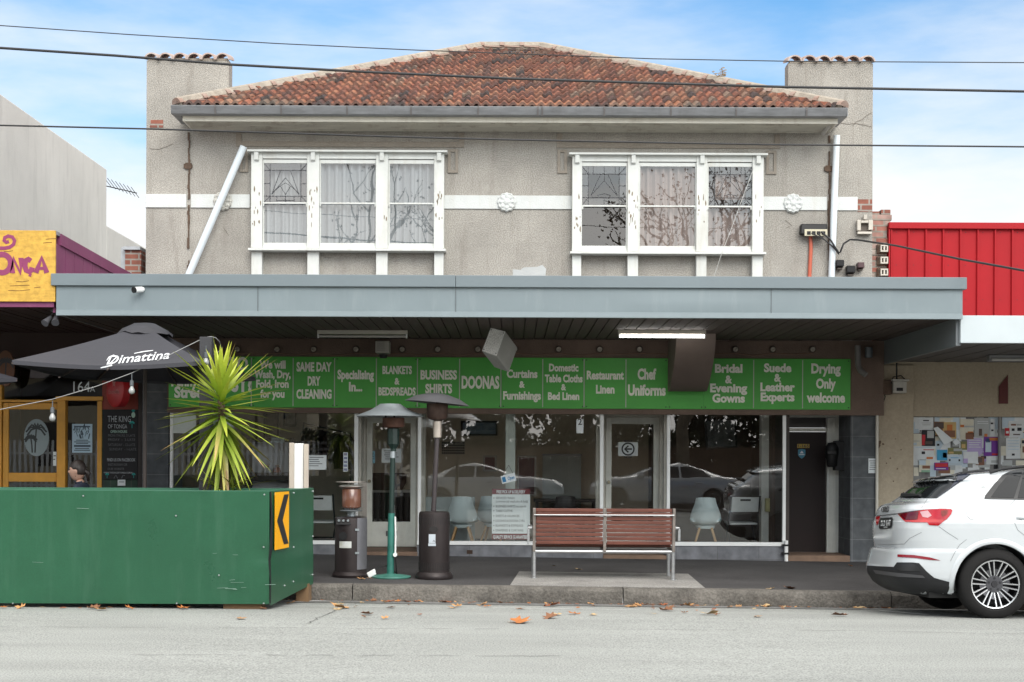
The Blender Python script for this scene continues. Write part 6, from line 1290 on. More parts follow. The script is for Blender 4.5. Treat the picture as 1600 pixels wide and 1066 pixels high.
# white boards behind the barrier
def wb(px0, px1, py1, py0, d, mat, t, name): mb = MB(); p0, p1 = P(px0, py1, d), P(px1, py0, d); mb.box(p0.x, p1.x, d, d+.04, .12, p1.z); mb.build(name, mat, t, bevel=.004)
t = thing('display_board', 'white upright board with pale timber edges standing behind the green barrier', 'board', (X(464, 16.9), 16.9, zfoot(-2.5, 16.9)))
wb(459.5, 474, 766, 693, 16.9, white_clean, t, 'panel'); wb(451.5, 459.2, 766, 692, 16.88, M('pale_timber', (.5, .44, .37), .6), t, 'upright'); wb(474.2, 482, 766, 694, 16.88, MATS['pale_timber'], t, 'upright')

# ================================================================ yucca
YU = thing('yucca_plant', 'yellow green spiky yucca growing out of the green barrier planter', 'plant', (X(347, 15.5), 15.5, ztop-.07))
ry = random.Random(17); base = Vector((X(352, 15.5), 15.5, ztop-.07)); topp = P(344, 598, 15.5)
mb = MB(); rings = []
for k in range(15): u = k/14; p = base.lerp(topp, u); rings.append(p)
mb.tube(rings, [.055*(1-.45*k/14)+.006*(k % 2) for k in range(15)], 10); mb.build('trunk', M('yucca_trunk', (.12, .08, .05), .9, var=.4, bump=1, bscale=50), YU, smooth=60)
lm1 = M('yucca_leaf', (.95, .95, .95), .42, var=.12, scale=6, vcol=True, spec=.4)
mb = MB()
def blade(mb, p0, dirv, ln, wd, droop, c0, c1, k=9):
    dirv = dirv.normalized(); side = dirv.cross(Vector((0, 0, 1)));
    if side.length < .05: side = Vector((1, 0, 0))
    side.normalize(); p = p0.copy(); d = dirv.copy(); L_, R_, C_ = [], [], []
    for i in range(k+1):
        u = i/k; w_ = wd*min(1, .55+2.2*u)*(1-u**2.2)+.0008; n_ = side.cross(d).normalized()
        L_.append(p-side*w_+n_*w_*.35); R_.append(p+side*w_+n_*w_*.35); C_.append(p.copy())
        d = (d+Vector((0, 0, -droop/k))).normalized(); p = p+d*(ln/k)
    vs = L_+C_+R_; m = k+1; fs = []
    for i in range(k): fs += [(i, m+i, m+i+1, i+1), (m+i, 2*m+i, 2*m+i+1, m+i+1)]
    mb.add(vs, fs)
    for i in range(k):
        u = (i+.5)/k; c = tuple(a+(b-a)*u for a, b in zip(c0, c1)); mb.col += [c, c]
NB = 136
for k in range(NB):
    u = k/(NB-1)                    # 0 at the lowest leaves, 1 at the tip
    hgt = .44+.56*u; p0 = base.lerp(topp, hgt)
    az = k*2.39996+ry.uniform(-.3, .3)
    el = R(-82)+R(30)*u/.3 if u < .3 else R(-42)+R(62)*(u-.3)/.4 if u < .7 else R(24)+R(50)*(u-.7)/.3
    el += ry.uniform(-.17, .17)
    d = Vector((math.cos(az)*math.cos(el), math.sin(az)*math.cos(el), math.sin(el)))
    ln = ry.uniform(.5, .68)*(1.22 if .28 < u < .85 else 1.05)*(.74 if u > .82 else 1)
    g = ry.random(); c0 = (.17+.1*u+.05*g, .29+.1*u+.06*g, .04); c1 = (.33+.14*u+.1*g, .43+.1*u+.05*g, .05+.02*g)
    if ry.random() < .12: c1 = ry.choice([(.6, .5, .12), (.4, .25, .1), (.5, .32, .14)])
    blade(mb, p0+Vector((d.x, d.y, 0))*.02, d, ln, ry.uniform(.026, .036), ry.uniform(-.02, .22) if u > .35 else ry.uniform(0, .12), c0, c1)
for k in range(26):                 # young shoots at the base
    az = k*2.4; el = ry.uniform(R(5), R(50)); d = Vector((math.cos(az)*math.cos(el), math.sin(az)*math.cos(el), math.sin(el)))
    blade(mb, base+Vector((ry.uniform(-.12, .12), ry.uniform(-.1, .1), .05)), d, ry.uniform(.25, .5), .014, .4, (.1, .2, .03), (.45, .5, .08))
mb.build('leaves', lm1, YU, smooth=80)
mb = MB()
for k in range(9):
    az = ry.uniform(0, 6.28); p0 = base.lerp(topp, ry.uniform(.3, .55)); d = Vector((math.cos(az), math.sin(az)*.6-.3, -.35)); blade(mb, p0, d, ry.uniform(.35, .6), .008, 2.2, (.3, .2, .1), (.4, .3, .18))
mb.build('dead_leaves', M('dead_leaf', (.9, .85, .8), .8, vcol=True), YU, smooth=80)

# ================================================================ festoon post, cable and bulbs
FPOST = P(323, 527, 15.9)
t = thing('festoon_post', 'black square post rising behind the yucca and carrying the bulb cable', 'post', (FPOST.x, 15.9, .15))
mb = MB(); hw_ = 9.5*15.9/FPX; mb.box(FPOST.x-hw_, FPOST.x+hw_, 15.84, 15.97, .13, FPOST.z); mb.build('post', M('post_black', (.035, .035, .04), .6), t, bevel=.006)
cabm = M('festoon_cable', (.3, .3, .3), .5)
mainp = [P(-60, 655, 15.2), P(0, 640, 15.3), (P(40, 632, 15.35)), P(82, 624, 15.4), P(150, 604, 15.5), P(206, 583, 15.6), P(260, 557, 15.75), P(313, 531, 15.86), P(323, 527, 15.86), P(330, 526, 15.9), P(337, 528, 15.95), P(343, 534, 16.1), P(346, 545, 16.3), P(340, 551, 16.35), P(330, 556, 16.3)]
o = MB(); o.tube(mainp, .0045, 6); o = o.build('festoon_cable', cabm, None, mainp[8], smooth=60); tagp(o, 'thin grey festoon cable rising from the left edge to the black post', 'wire')
proto = None
for px, py, d, lab in ((82, 626, 15.4, 'clear festoon bulb hanging in front of the cafe door'), (206, 584, 15.6, 'clear festoon bulb hanging by the round red sign'), (322, 540, 15.78, 'clear festoon bulb against the black post')):
    p = P(px, py, d)
    if proto is None:
        proto = thing('festoon_bulb', lab, 'bulb', p, 'festoon bulbs')
        mb = MB(); mb.tube([p, p-Vector((0, 0, .07))], .006, 6); mb.lathe([(.006, -.07), (.02, -.075), (.022, -.13), (.017, -.135), (0, -.135)], p, 12); mb.build('socket', M('socket_dark', (.09, .1, .11), .5), proto, smooth=40)
        mb = MB(); mb.lathe([(.014, -.1355), (.02, -.15), (.032, -.175), (.034, -.195), (.026, -.215), (0, -.225)], p, 16); mb.build('glass_bulb', M('bulb_glass', (.32, .33, .33), .08, var=0, spec=.8), proto, smooth=80)
    else: copy_tree(proto, loc=p, label=lab)

# ================================================================ cafe umbrellas
def umbrella(x0, x1, y0, y1, ze, za, label, vent=True, nm='cafe_umbrella'):
    cx, cy = (x0+x1)/2, (y0+y1)/2; t = thing(nm, label, 'umbrella', (cx, cy, zfoot(cx, cy)), 'dark cafe umbrellas')
    cm = M('umbrella_canvas', (.04, .04, .049), .75, var=.1, scale=1.5, bump=.15, bscale=12)
    cor = [Vector((x0, y0, ze)), Vector((x1, y0, ze)), Vector((x1, y1, ze)), Vector((x0, y1, ze))]; ap = Vector((cx, cy, za)); N_ = 14
    mb = MB()
    for s_ in range(4):
        a, b = cor[s_], cor[(s_+1) % 4]; vs = []
        for j in range(N_+1):
            for i in range(N_+1):
                u, v = i/N_, j/N_; e = a.lerp(b, u); p = ap.lerp(e, v); sag = math.sin(math.pi*u)
                p.z += -.05*sag*v-.06*math.sin(math.pi*v)*(.4+.6*sag)*.8; p += (Vector((cx, cy, p.z))-p)*(.045*sag*v*v); vs.append(p)
        mb.add(vs, [(j*(N_+1)+i, j*(N_+1)+i+1, (j+1)*(N_+1)+i+1, (j+1)*(N_+1)+i) for j in range(N_) for i in range(N_)])
        up = [v+Vector((0, 0, -.012)) for v in vs]; mb.add(up, [(j*(N_+1)+i, (j+1)*(N_+1)+i, (j+1)*(N_+1)+i+1, j*(N_+1)+i+1) for j in range(N_) for i in range(N_)])
        ed_ = [N_*(N_+1)+i for i in range(N_+1)]
        hem = [vs[i] for i in ed_]+[vs[i]+Vector((0, 0, -.045)) for i in ed_]; mb.add(hem, [(i, i+1, N_+2+i, N_+1+i) for i in range(N_)])
    can = mb.build('canopy', cm, t, smooth=50)
    mb = MB(); rv = random.Random(3); n = 24; vs = []
    for j, (r_, dz) in enumerate(((0, .03), (.12, .015), (.25, -.06), (.31, -.12))):
        for k in range(n): a = 2*math.pi*k/n; q_ = 1/max(abs(math.cos(a)), abs(math.sin(a)))**.6; vs.append((cx+r_*q_*math.cos(a)*1.0, cy+r_*q_*math.sin(a), za+dz+(rv.uniform(-.02, .028) if j > 1 else 0)))
    mb.add(vs, [(j*n+k, j*n+(k+1) % n, (j+1)*n+(k+1) % n, (j+1)*n+k) for j in range(3) for k in range(n)]); mb.build('vent_cap', M('vent_canvas', (.04, .04, .048), .7, var=.3), t, smooth=50)
    mb = MB(); mb.tube([(cx, cy, zfoot(cx, cy)), (cx, cy, za-.03)], .024, 12); mb.build('pole', M('pole_dark', (.06, .045, .04), .5), t, smooth=50)
    mb = MB()
    for c in cor: mb.bar(ap-Vector((0, 0, .09)), c-Vector((0, 0, .035)), .02, .016)
    for k in range(4): c = cor[k].lerp(cor[(k+1) % 4], .5); mb.bar(ap-Vector((0, 0, .11)), c-Vector((0, 0, .1)), .018, .014)
    mb.build('ribs', MATS['pole_dark'], t)
    mb = MB(); mb.lathe([(0, 0), (.26, 0), (.26, .05), (.06, .08), (0, .08)], (cx, cy, zfoot(cx, cy)), 24); mb.build('base', dark_steel, t, smooth=30)
    return t, can
d1, d2 = 15.5, 18.7
xr_ = X(316, d1); xl_ = X(18, d1)
U1, can = umbrella(xl_, xr_, d1, d2, 2.60, 3.13, 'dark grey market umbrella with white script lettering above the left end of the awning')
U2, _c = umbrella(X(22, 17.6)-2.5, X(22, 17.6)-.4, 16.55, 18.65, 2.52, 2.98, 'second dark umbrella of which only a grey corner shows at the left edge', False)
# white script on the canopy, laid on the cloth
U2.rotation_euler = (0, 0, R(45))
bpy.context.view_layer.update()
def project(verts_px, bvh, off=.006):
    o_ = Vector((0, 0, CAMZ)); outv = []
    for px, py in verts_px:
        d = (P(px, py, 10.0)-o_).normalized(); h = bvh.ray_cast(o_, d)
        if h[0] is None: outv.append(None); continue
        nn = h[1] if h[1].dot(d) < 0 else -h[1]; outv.append(h[0]+nn*off)
    return outv
def bvh_of(o):
    me = o.data; mw = o.matrix_world; return BVHTree.FromPolygons([mw @ v.co for v in me.vertices], [tuple(p.vertices) for p in me.polygons])
bv = bvh_of(can); mb = MB(); ca, sa = math.cos(R(-5.5)), math.sin(R(-5.5))
def onto(x, z):   # local script space (pixels, z up) -> canopy
    px, py = 213+x*ca+z*sa*1.0, 566+x*sa-z*ca; v = project([(px, py)], bv)[0]; return v if v is not None else P(px, py, 15.7)
mb.text('Dimattina', 3, 0, 0, 13.5, 100, bold=.012, shear=.42, fn=onto)
fl = [(-52, -3), (-40, 2), (-30, 10), (-34, 13.5), (-42, 11), (-46, 6)]
def fat(pts, w_):
    q = [Vector(p) for p in pts]; l = []; r_ = []
    for i in range(len(q)): a, b = q[max(0, i-1)], q[min(len(q)-1, i+1)]; d = (b-a).normalized(); nn = Vector((-d.y, d.x))*w_/2*(.4+.6*math.sin(math.pi*(i+.5)/len(q))); l.append(q[i]+nn); r_.append(q[i]-nn)
    v = [onto(p.x, p.y) for p in l+r_]; n_ = len(q); mb.add(v, [(i, i+1, n_+i+1, n_+i) for i in range(n_-1)])
fat(fl, 1.7); fat([(-2, 13), (12, 14.5), (28, 15)], 1.6); fat([(-56, -3.6), (-48, -2.6), (-38, -1.5)], 2.2)
mb.build('lettering', M('canvas_white', (.68, .7, .72), .7, var=.03), U1)

# ================================================================ patio heaters
def hz(px, y): x = X(px, y); return Vector((x, y, zfoot(x, y)))
heat_br = M('heater_bronze', (.034, .027, .027), .4, spec=.35, metal=.35, var=.15, scale=5); heat_gal = M('heater_galv', (.36, .4, .42), .35, metal=.55, var=.15, scale=6); burner = M('burner_mesh', (.10, .045, .03), .6, metal=.3, var=.4, scale=10)
# A: tabletop style on a bin
p = hz(549, 17.42); A = thing('patio_heater', 'short bronze cabinet patio heater with a glass burner beside the left shop door', 'patio heater', p)
mb = MB(); mb.lathe([(0, 0), (.225, 0), (.235, .03), (.22, .055), (.205, .07), (0, .07)], p, 36); mb.build('base', heat_br, A, smooth=35)
mb = MB(); mb.lathe([(.195, .0705), (.195, .70), (.192, .715), (.17, .73), (0, .735)], p, 40); mb.build('cabinet', heat_br, A, smooth=35)
mb = MB(); mb.lathe([(.2, .10), (.2, .72)], p, 12, a0=R(-62), a1=R(-10)); mb.build('side_panel', M('heater_grey', (.17, .17, .185), .4, metal=.4), A, smooth=50)
mb = MB()
for z in (.3, .58): q = p+Vector((.195*math.cos(R(-62)), .195*math.sin(R(-62))-.01, z)); mb.box(q.x-.02, q.x+.025, q.y-.01, q.y+.01, q.z-.012, q.z+.012)
mb.build('hinges', heat_gal, A)
mb = MB(); q = p+Vector((-.075, -.19, .505)); mb.lathe([(0, -.004), (.05, -.004), (.05, .03)], q, 20, axis='y'); mb.build('gas_hole', black_plastic, A)
mb = MB(); mb.lathe([(.1975, .36), (.1975, .44)], p, 10, a0=R(-128), a1=R(-82)); mb.build('label_sticker', M('sticker_cream', (.5, .5, .42), .6, col2=(.62, .66, .7), scale=8), A)
mb = MB(); mb.hexa([(p.x-.16, p.y-.2, p.z+.64), (p.x+.02, p.y-.21, p.z+.64), (p.x+.02, p.y-.16, p.z+.735), (p.x-.16, p.y-.15, p.z+.735)], [(p.x-.16, p.y-.1, p.z+.64), (p.x+.02, p.y-.1, p.z+.64), (p.x+.02, p.y-.1, p.z+.736), (p.x-.16, p.y-.1, p.z+.736)]); cpn = mb.build('control_panel', black_plastic, A, bevel=.006)
mb = MB()
for k in range(3): q = p+Vector((-.125+k*.055, -.19, .69)); mb.lathe([(0, -.02), (.013, -.02), (.016, .01)], q, 12, axis='y')
mb.build('knobs', heat_gal, cpn)
ct_ = p+Vector((.005, 0, 0))
mb = MB(); mb.lathe([(.07, .82), (.115, .845), (.118, .86), (.118, 1.06), (.11, 1.07)], ct_, 30); mb.build('glass_burner', M('amber_glass', (.16, .07, .045), .15, var=.3, spec=.7), A, smooth=40)
mb = MB(); mb.lathe([(.05, .735), (.05, .79), (.135, .8), (.14, .808), (.07, .815)], ct_, 26)
for k in range(16): a = k/16*6.283; mb.bar(ct_+Vector((.07*math.cos(a), .07*math.sin(a), .815)), ct_+Vector((.116*math.cos(a), .116*math.sin(a), .86)), .008, .008)
mb.build('burner_ring', heat_gal, A, smooth=35)
mb = MB(); mb.lathe([(.04, 1.071), (.125, 1.075), (.155, 1.095), (.155, 1.108), (.1, 1.115), (0, 1.12)], ct_, 30); mb.build('top_plate', M('dull_chrome', (.4, .38, .36), .3, metal=.7, var=.2), A, smooth=35)
mb = MB(); R_ = .185; rz = [(1.155)]
for z in (1.15,): mb.tube([ct_+Vector((R_*math.cos(k/30*6.283), R_*math.sin(k/30*6.283), z)) for k in range(31)], .006, 6, cap=False)
for k in range(24):
    a = R(-30)+R(150)*k/23-.2; mb.tube([ct_+Vector((R_*math.cos(a), R_*math.sin(a), .72)), ct_+Vector((R_*math.cos(a), R_*math.sin(a), 1.15))], .0022, 4)
for k in range(11):
    z = .74+.026*k; mb.tube([ct_+Vector((R_*math.cos(R(-42)+R(150)*j/12), R_*math.sin(R(-42)+R(150)*j/12), z)) for j in range(13)], .0018, 4, cap=False)
mb.build('guard_mesh', M('guard_wire', (.36, .33, .3), .4, metal=.6), A)
# B: tall green pole heater
p = hz(612, 17.38); Bh = thing('patio_heater', 'tall patio heater with a pale galvanised hood, green pole and round green base', 'patio heater', p)
gpole = M('heater_green', (.03, .16, .13), .45, var=.35, scale=4, streak=.35, streakcol=(.12, .28, .24)); gp2 = M('heater_green_dark', (.012, .03, .025), .4, var=.3, scale=4)
mb = MB(); mb.lathe([(0, .0), (.235, .0), (.24, .012), (.236, .02), (.2, .028), (.05, .05), (0, .05)], p, 40); mb.build('base', M('base_green', (.06, .2, .16), .45, var=.3, scale=6), Bh, smooth=30)
mb = MB(); mb.tube([p+Vector((-.01, -.0, .04)), p+Vector((0, 0, .78))], [.044, .04], 18); mb.build('lower_pole', gpole, Bh, smooth=60)
mb = MB(); mb.tube([p+Vector((0, 0, .7805)), p+Vector((.012, 0, 1.45))], .031, 16); mb.build('upper_pole', gp2, Bh, smooth=60)
mb = MB(); mb.tube([p+Vector((.012, -.002, 1.4505)), p+Vector((.012, -.002, 1.53))], .033, 14); mb.build('collar', heat_gal, Bh, smooth=60)
q = p+Vector((.02, 0, 0)); mb = MB(); mb.lathe([(.035, 1.531), (.035, 1.56), (.072, 1.62), (.072, 1.80), (.07, 1.81), (0, 1.81)], q, 8); mb.build('valve_housing', gp2, Bh, bevel=.004)
mb = MB(); mb.lathe([(.06, 1.8105), (.13, 1.825), (.135, 1.845), (.135, 1.93), (.125, 1.94), (0, 1.94)], q, 30); mb.build('burner', burner, Bh, smooth=35)
q2 = p+Vector((-.02, -.0, 0)); hood = [(.0, 2.11), (.125, 2.105), (.135, 2.095), (.24, 2.03), (.40, 1.965), (.412, 1.955), (.40, 1.95), (.24, 2.015), (.1, 2.07), (0, 2.08)]
mb = MB(); mb.lathe(hood, q2, 32); mb.build('hood', heat_gal, Bh, smooth=22)
mb = MB(); mb.tube([q2+Vector((.05, 0, 1.94)), q2+Vector((.05, 0, 2.08))], .012, 8); mb.tube([q2+Vector((-.06, 0.05, 1.94)), q2+Vector((-.06, .05, 2.07))], .012, 8); mb.build('hood_stay', dark_steel, Bh)
mb = MB(); mb.tube([p+Vector((.048, -.03, .74)), p+Vector((.055, -.03, .5)), p+Vector((.05, -.03, .28))], .011, 8); mb.lathe([(0, -.03), (.024, -.03), (.028, .02), (0, .03)], p+Vector((.05, -.04, .28)), 12, axis='y'); mb.build('white_cord', white_clean, Bh)
cordp = [p+Vector((.05, -.03, .26)), p+Vector((.065, -.05, .12)), p+Vector((.07, -.03, .055)), p+Vector((.02, .06, .08)), p+Vector((-.06, .03, .14)), p+Vector((-.15, 0, .13)), p+Vector((-.205, -.02, .09))]
mb = MB(); mb.tube(cordp, .008, 7); mb.build('lead', black_plastic, Bh, smooth=60)
p3 = p+Vector((-.235, -.03, .05)); t = thing('power_adaptor', 'white power adaptor lying on the footpath at the foot of the green heater', 'adaptor', p3-Vector((0, 0, .04)))
mb = MB(); rm = Matrix.Rotation(R(-28), 4, 'Y'); bx = [Vector(v) for v in ((-.05, -.03, -.035), (.05, -.03, -.035), (.05, .03, -.035), (-.05, .03, -.035), (-.05, -.03, .035), (.05, -.03, .035), (.05, .03, .035), (-.05, .03, .035))]
mb.add([p3+rm @ v for v in bx], [(0, 3, 2, 1), (4, 5, 6, 7), (0, 1, 5, 4), (1, 2, 6, 5), (2, 3, 7, 6), (3, 0, 4, 7)]); mb.build('body', white_clean, t, bevel=.01); mb = MB(); mb.add([p3+Vector((.02, 0, .03))+rm @ (v*.55) for v in bx], [(0, 3, 2, 1), (4, 5, 6, 7), (0, 1, 5, 4), (1, 2, 6, 5), (2, 3, 7, 6), (3, 0, 4, 7)]); mb.build('plug', white_clean, t, bevel=.006)
# C: mushroom heater on a bronze cylinder
p = hz(679, 17.34); Ch = thing('patio_heater', 'tall bronze mushroom patio heater on a slotted cylinder, right of the green pole heater', 'patio heater', p)
mb = MB(); mb.lathe([(0, 0), (.222, 0), (.228, .02), (.224, .05), (.2, .085), (0, .085)], p, 40); mb.build('base', heat_br, Ch, smooth=30)
mb = MB(); mb.lathe([(.186, .0855), (.188, .76), (.184, .795), (.17, .81), (.06, .815), (0, .815)], p, 48); cy = mb.build('cylinder', heat_br, Ch, smooth=30)
mb = MB()
for (za, zb2) in ((.11, .2), (.66, .74)):
    for k in range(44): a = k/44*6.283; c, s_ = math.cos(a), math.sin(a); ta = Vector((-s_, c, 0)); o_ = p+Vector((c, s_, 0))*.1885; mb.hexa([o_-ta*.005+Vector((0, 0, za)), o_+ta*.005+Vector((0, 0, za)), o_+ta*.005+Vector((0, 0, zb2)), o_-ta*.005+Vector((0, 0, zb2))], [v*1.0 for v in [o_-ta*.005-Vector((c, s_, 0))*.004+Vector((0, 0, za)), o_+ta*.005-Vector((c, s_, 0))*.004+Vector((0, 0, za)), o_+ta*.005-Vector((c, s_, 0))*.004+Vector((0, 0, zb2)), o_-ta*.005-Vector((c, s_, 0))*.004+Vector((0, 0, zb2))]])
mb.build('vent_slots', M('slot_black', (.012, .01, .01), .7), cy)
mb = MB(); mb.prism([(p.x-.0+.055*math.cos(k*math.pi/10)*(1), p.z+.605+.036*math.sin(k*math.pi/10)) for k in range(20)], p.y-.192, p.y-.18); mb.build('hand_hole', MATS['slot_black'], cy)
mb = MB(); mb.box(p.x-.055, p.x+.025, p.y-.194, p.y-.186, p.z+.44, p.z+.545); mb.box(p.x-.06, p.x+.03, p.y-.195, p.y-.187, p.z+.405, p.z+.436); lb = mb.build('label_sticker', M('sticker_white', (.5, .55, .6), .5), cy)
mb = MB(); mb.stroke([(p.x-.005, p.z+.455), (p.x+.007, p.z+.475), (p.x+.018, p.z+.455)], .006, p.y-.197, t=.002); mb.build('flame_mark', ink, lb)
ptop_ = p+Vector((.02, 0, 0)); mb = MB(); mb.tube([p+Vector((-.01, 0, .8155)), p+Vector((.03, .0, 1.70))], .03, 16); mb.build('pole', M('heater_pole', (.06, .05, .052), .4, metal=.3), Ch, smooth=60)
q = p+Vector((.032, 0, 0)); mb = MB(); mb.lathe([(.045, 1.7005), (.052, 1.71), (.052, 1.90), (.04, 1.91), (0, 1.91)], q, 20); mb.build('valve_sleeve', M('dull_sleeve', (.5, .44, .38), .35, metal=.5, var=.2), Ch, smooth=35)
mb = MB(); mb.lathe([(.05, 1.9105), (.105, 1.93), (.125, 1.96), (.132, 2.10), (.128, 2.115), (0, 2.115)], q, 30); mb.build('burner', M('burner_rust', (.075, .045, .035), .5, metal=.4, var=.35, scale=9), Ch, smooth=35)
mb = MB(); tl = Matrix.Rotation(R(5), 4, 'Y'); hd = MB(); hd.lathe([(0, .075), (.13, .06), (.27, .02), (.385, -.045), (.395, -.05), (.38, -.052), (.26, .008), (.12, .045), (0, .058)], (0, 0, 0), 36); mb.add([q+Vector((0, 0, 2.17))+tl @ Vector(v) for v in hd.v], hd.f); mb.build('hood', M('hood_pewter', (.17, .17, .18), .35, metal=.5, var=.12), Ch, smooth=25)
mb = MB(); mb.tube([q+Vector((0, 0, 2.1155)), q+Vector((0, 0, 2.21))], .02, 10); mb.build('hood_stay', dark_steel, Ch)

# ================================================================ bench (seen from behind)
bd_ = 17.5; bxl, bxr = X(835, bd_), X(1052.5, bd_); bxm = X(945, bd_); zg = zfoot(1.1, bd_)
BN = thing('park_bench', 'steel framed bench with red brown timber slats facing the shop windows', 'bench', ((bxl+bxr)/2, bd_+.2, zg))
steel = M('brushed_steel', (.5, .51, .52), .32, metal=.8, var=.12, scale=8, stretch=(1, 1, 4)); jar = M('jarrah_slat', (.12, .034, .02), .5, var=.28, scale=4, stretch=(.7, 6, 8), streak=.0, rvar=.15)
zrail = P(945, 862, bd_).z; zt_ = P(945, 794, bd_).z; zb_ = P(945, 851, bd_).z
for xx in (bxl, bxr):
    mb = MB(); mb.tube([(xx, bd_, zfoot(xx, bd_)), (xx, bd_, zrail)], .024, 16); mb.build('leg', steel, BN, smooth=60)
    mb = MB(); mb.tube([(xx, bd_+.52, zfoot(xx, bd_+.52)), (xx, bd_+.52, .44)], .024, 14); mb.build('leg', steel, BN, smooth=60)
    mb = MB(); mb.lathe([(0, 0), (.045, 0), (.045, .008), (.03, .012)], (xx, bd_, zfoot(xx, bd_)+.007), 16); mb.build('foot_plate', steel, BN)
mb = MB(); mb.tube([(bxl-.01, bd_, zrail), (bxr+.01, bd_, zrail)], .022, 16); mb.build('rear_rail', steel, BN, smooth=60)
mb = MB(); mb.tube([(bxl, bd_+.52, .44), (bxr, bd_+.52, .44)], .02, 12); mb.build('front_rail', steel, BN, smooth=60)
for i, xx in enumerate((bxl, bxm, bxr)):
    mb = MB(); w_ = .035; mb.hexa([(xx-w_/2, bd_-.05, zrail-.0), (xx+w_/2, bd_-.05, zrail-.0), (xx+w_/2, bd_-.10, zt_), (xx-w_/2, bd_-.10, zt_)], [(xx-w_/2, bd_-.01, zrail-.0), (xx+w_/2, bd_-.01, zrail-.0), (xx+w_/2, bd_-.055, zt_), (xx-w_/2, bd_-.055, zt_)]); mb.build('bracket', M('weathered_steel', (.25, .22, .2), .5, metal=.5, var=.3, scale=10), BN, bevel=.004)
    mb = MB(); mb.hexa([(xx-.02, bd_-.01, zrail-.01), (xx+.02, bd_-.01, zrail-.01), (xx+.02, bd_-.01, zrail+.04), (xx-.02, bd_-.01, zrail+.04)], [(xx-.02, bd_+.54, .43), (xx+.02, bd_+.54, .43), (xx+.02, bd_+.54, .47), (xx-.02, bd_+.54, .47)]); mb.build('seat_support', MATS['weathered_steel'], BN)
rs = random.Random(6); ns = 9
for a, b in ((bxl+.022, bxm-.022), (bxm+.022, bxr-.022)):
    for k in range(ns):
        u0_ = (k+.06)/ns; u1_ = (k+.92)/ns; z0, z1 = zb_+(zt_-zb_)*u0_, zb_+(zt_-zb_)*u1_; y = bd_-.05-.05*(u0_+u1_)/2; jx = rs.uniform(-.004, .004); dz = rs.uniform(-.003, .003)
        mb = MB(); mb.box(a+jx, b+jx, y+.01, y+.034, z0+dz, z1+dz); mb.build('backrest_slat', jar, BN, bevel=.005)
for k in range(7):
    y = bd_+.06+k*.068; mb = MB(); mb.box(bxl+.02, bxr-.02, y, y+.056, .471+.003*abs(k-3), .497+.003*abs(k-3)); mb.build('seat_slat', jar, BN, bevel=.005)
mb = MB(); mb.tube([(bxl+.0, bd_-.115, P(945, 804.5, bd_).z), (bxr-.0, bd_-.115, P(945, 804.5, bd_).z)], .009, 10); mb.build('tie_rod', steel, BN, smooth=60)
for sx, xx in ((-1, bxl), (1, bxr)):
    za = P(945, 825, bd_).z; mb = MB(); mb.box(xx+sx*.02, xx+sx*.075, bd_-.05, bd_+.45, za-.012, za+.012); mb.box(xx+sx*.055, xx+sx*.085, bd_-.03, bd_+.01, za-.2 if sx < 0 else za-.16, za-.0125); mb.build('armrest', steel, BN, bevel=.004)

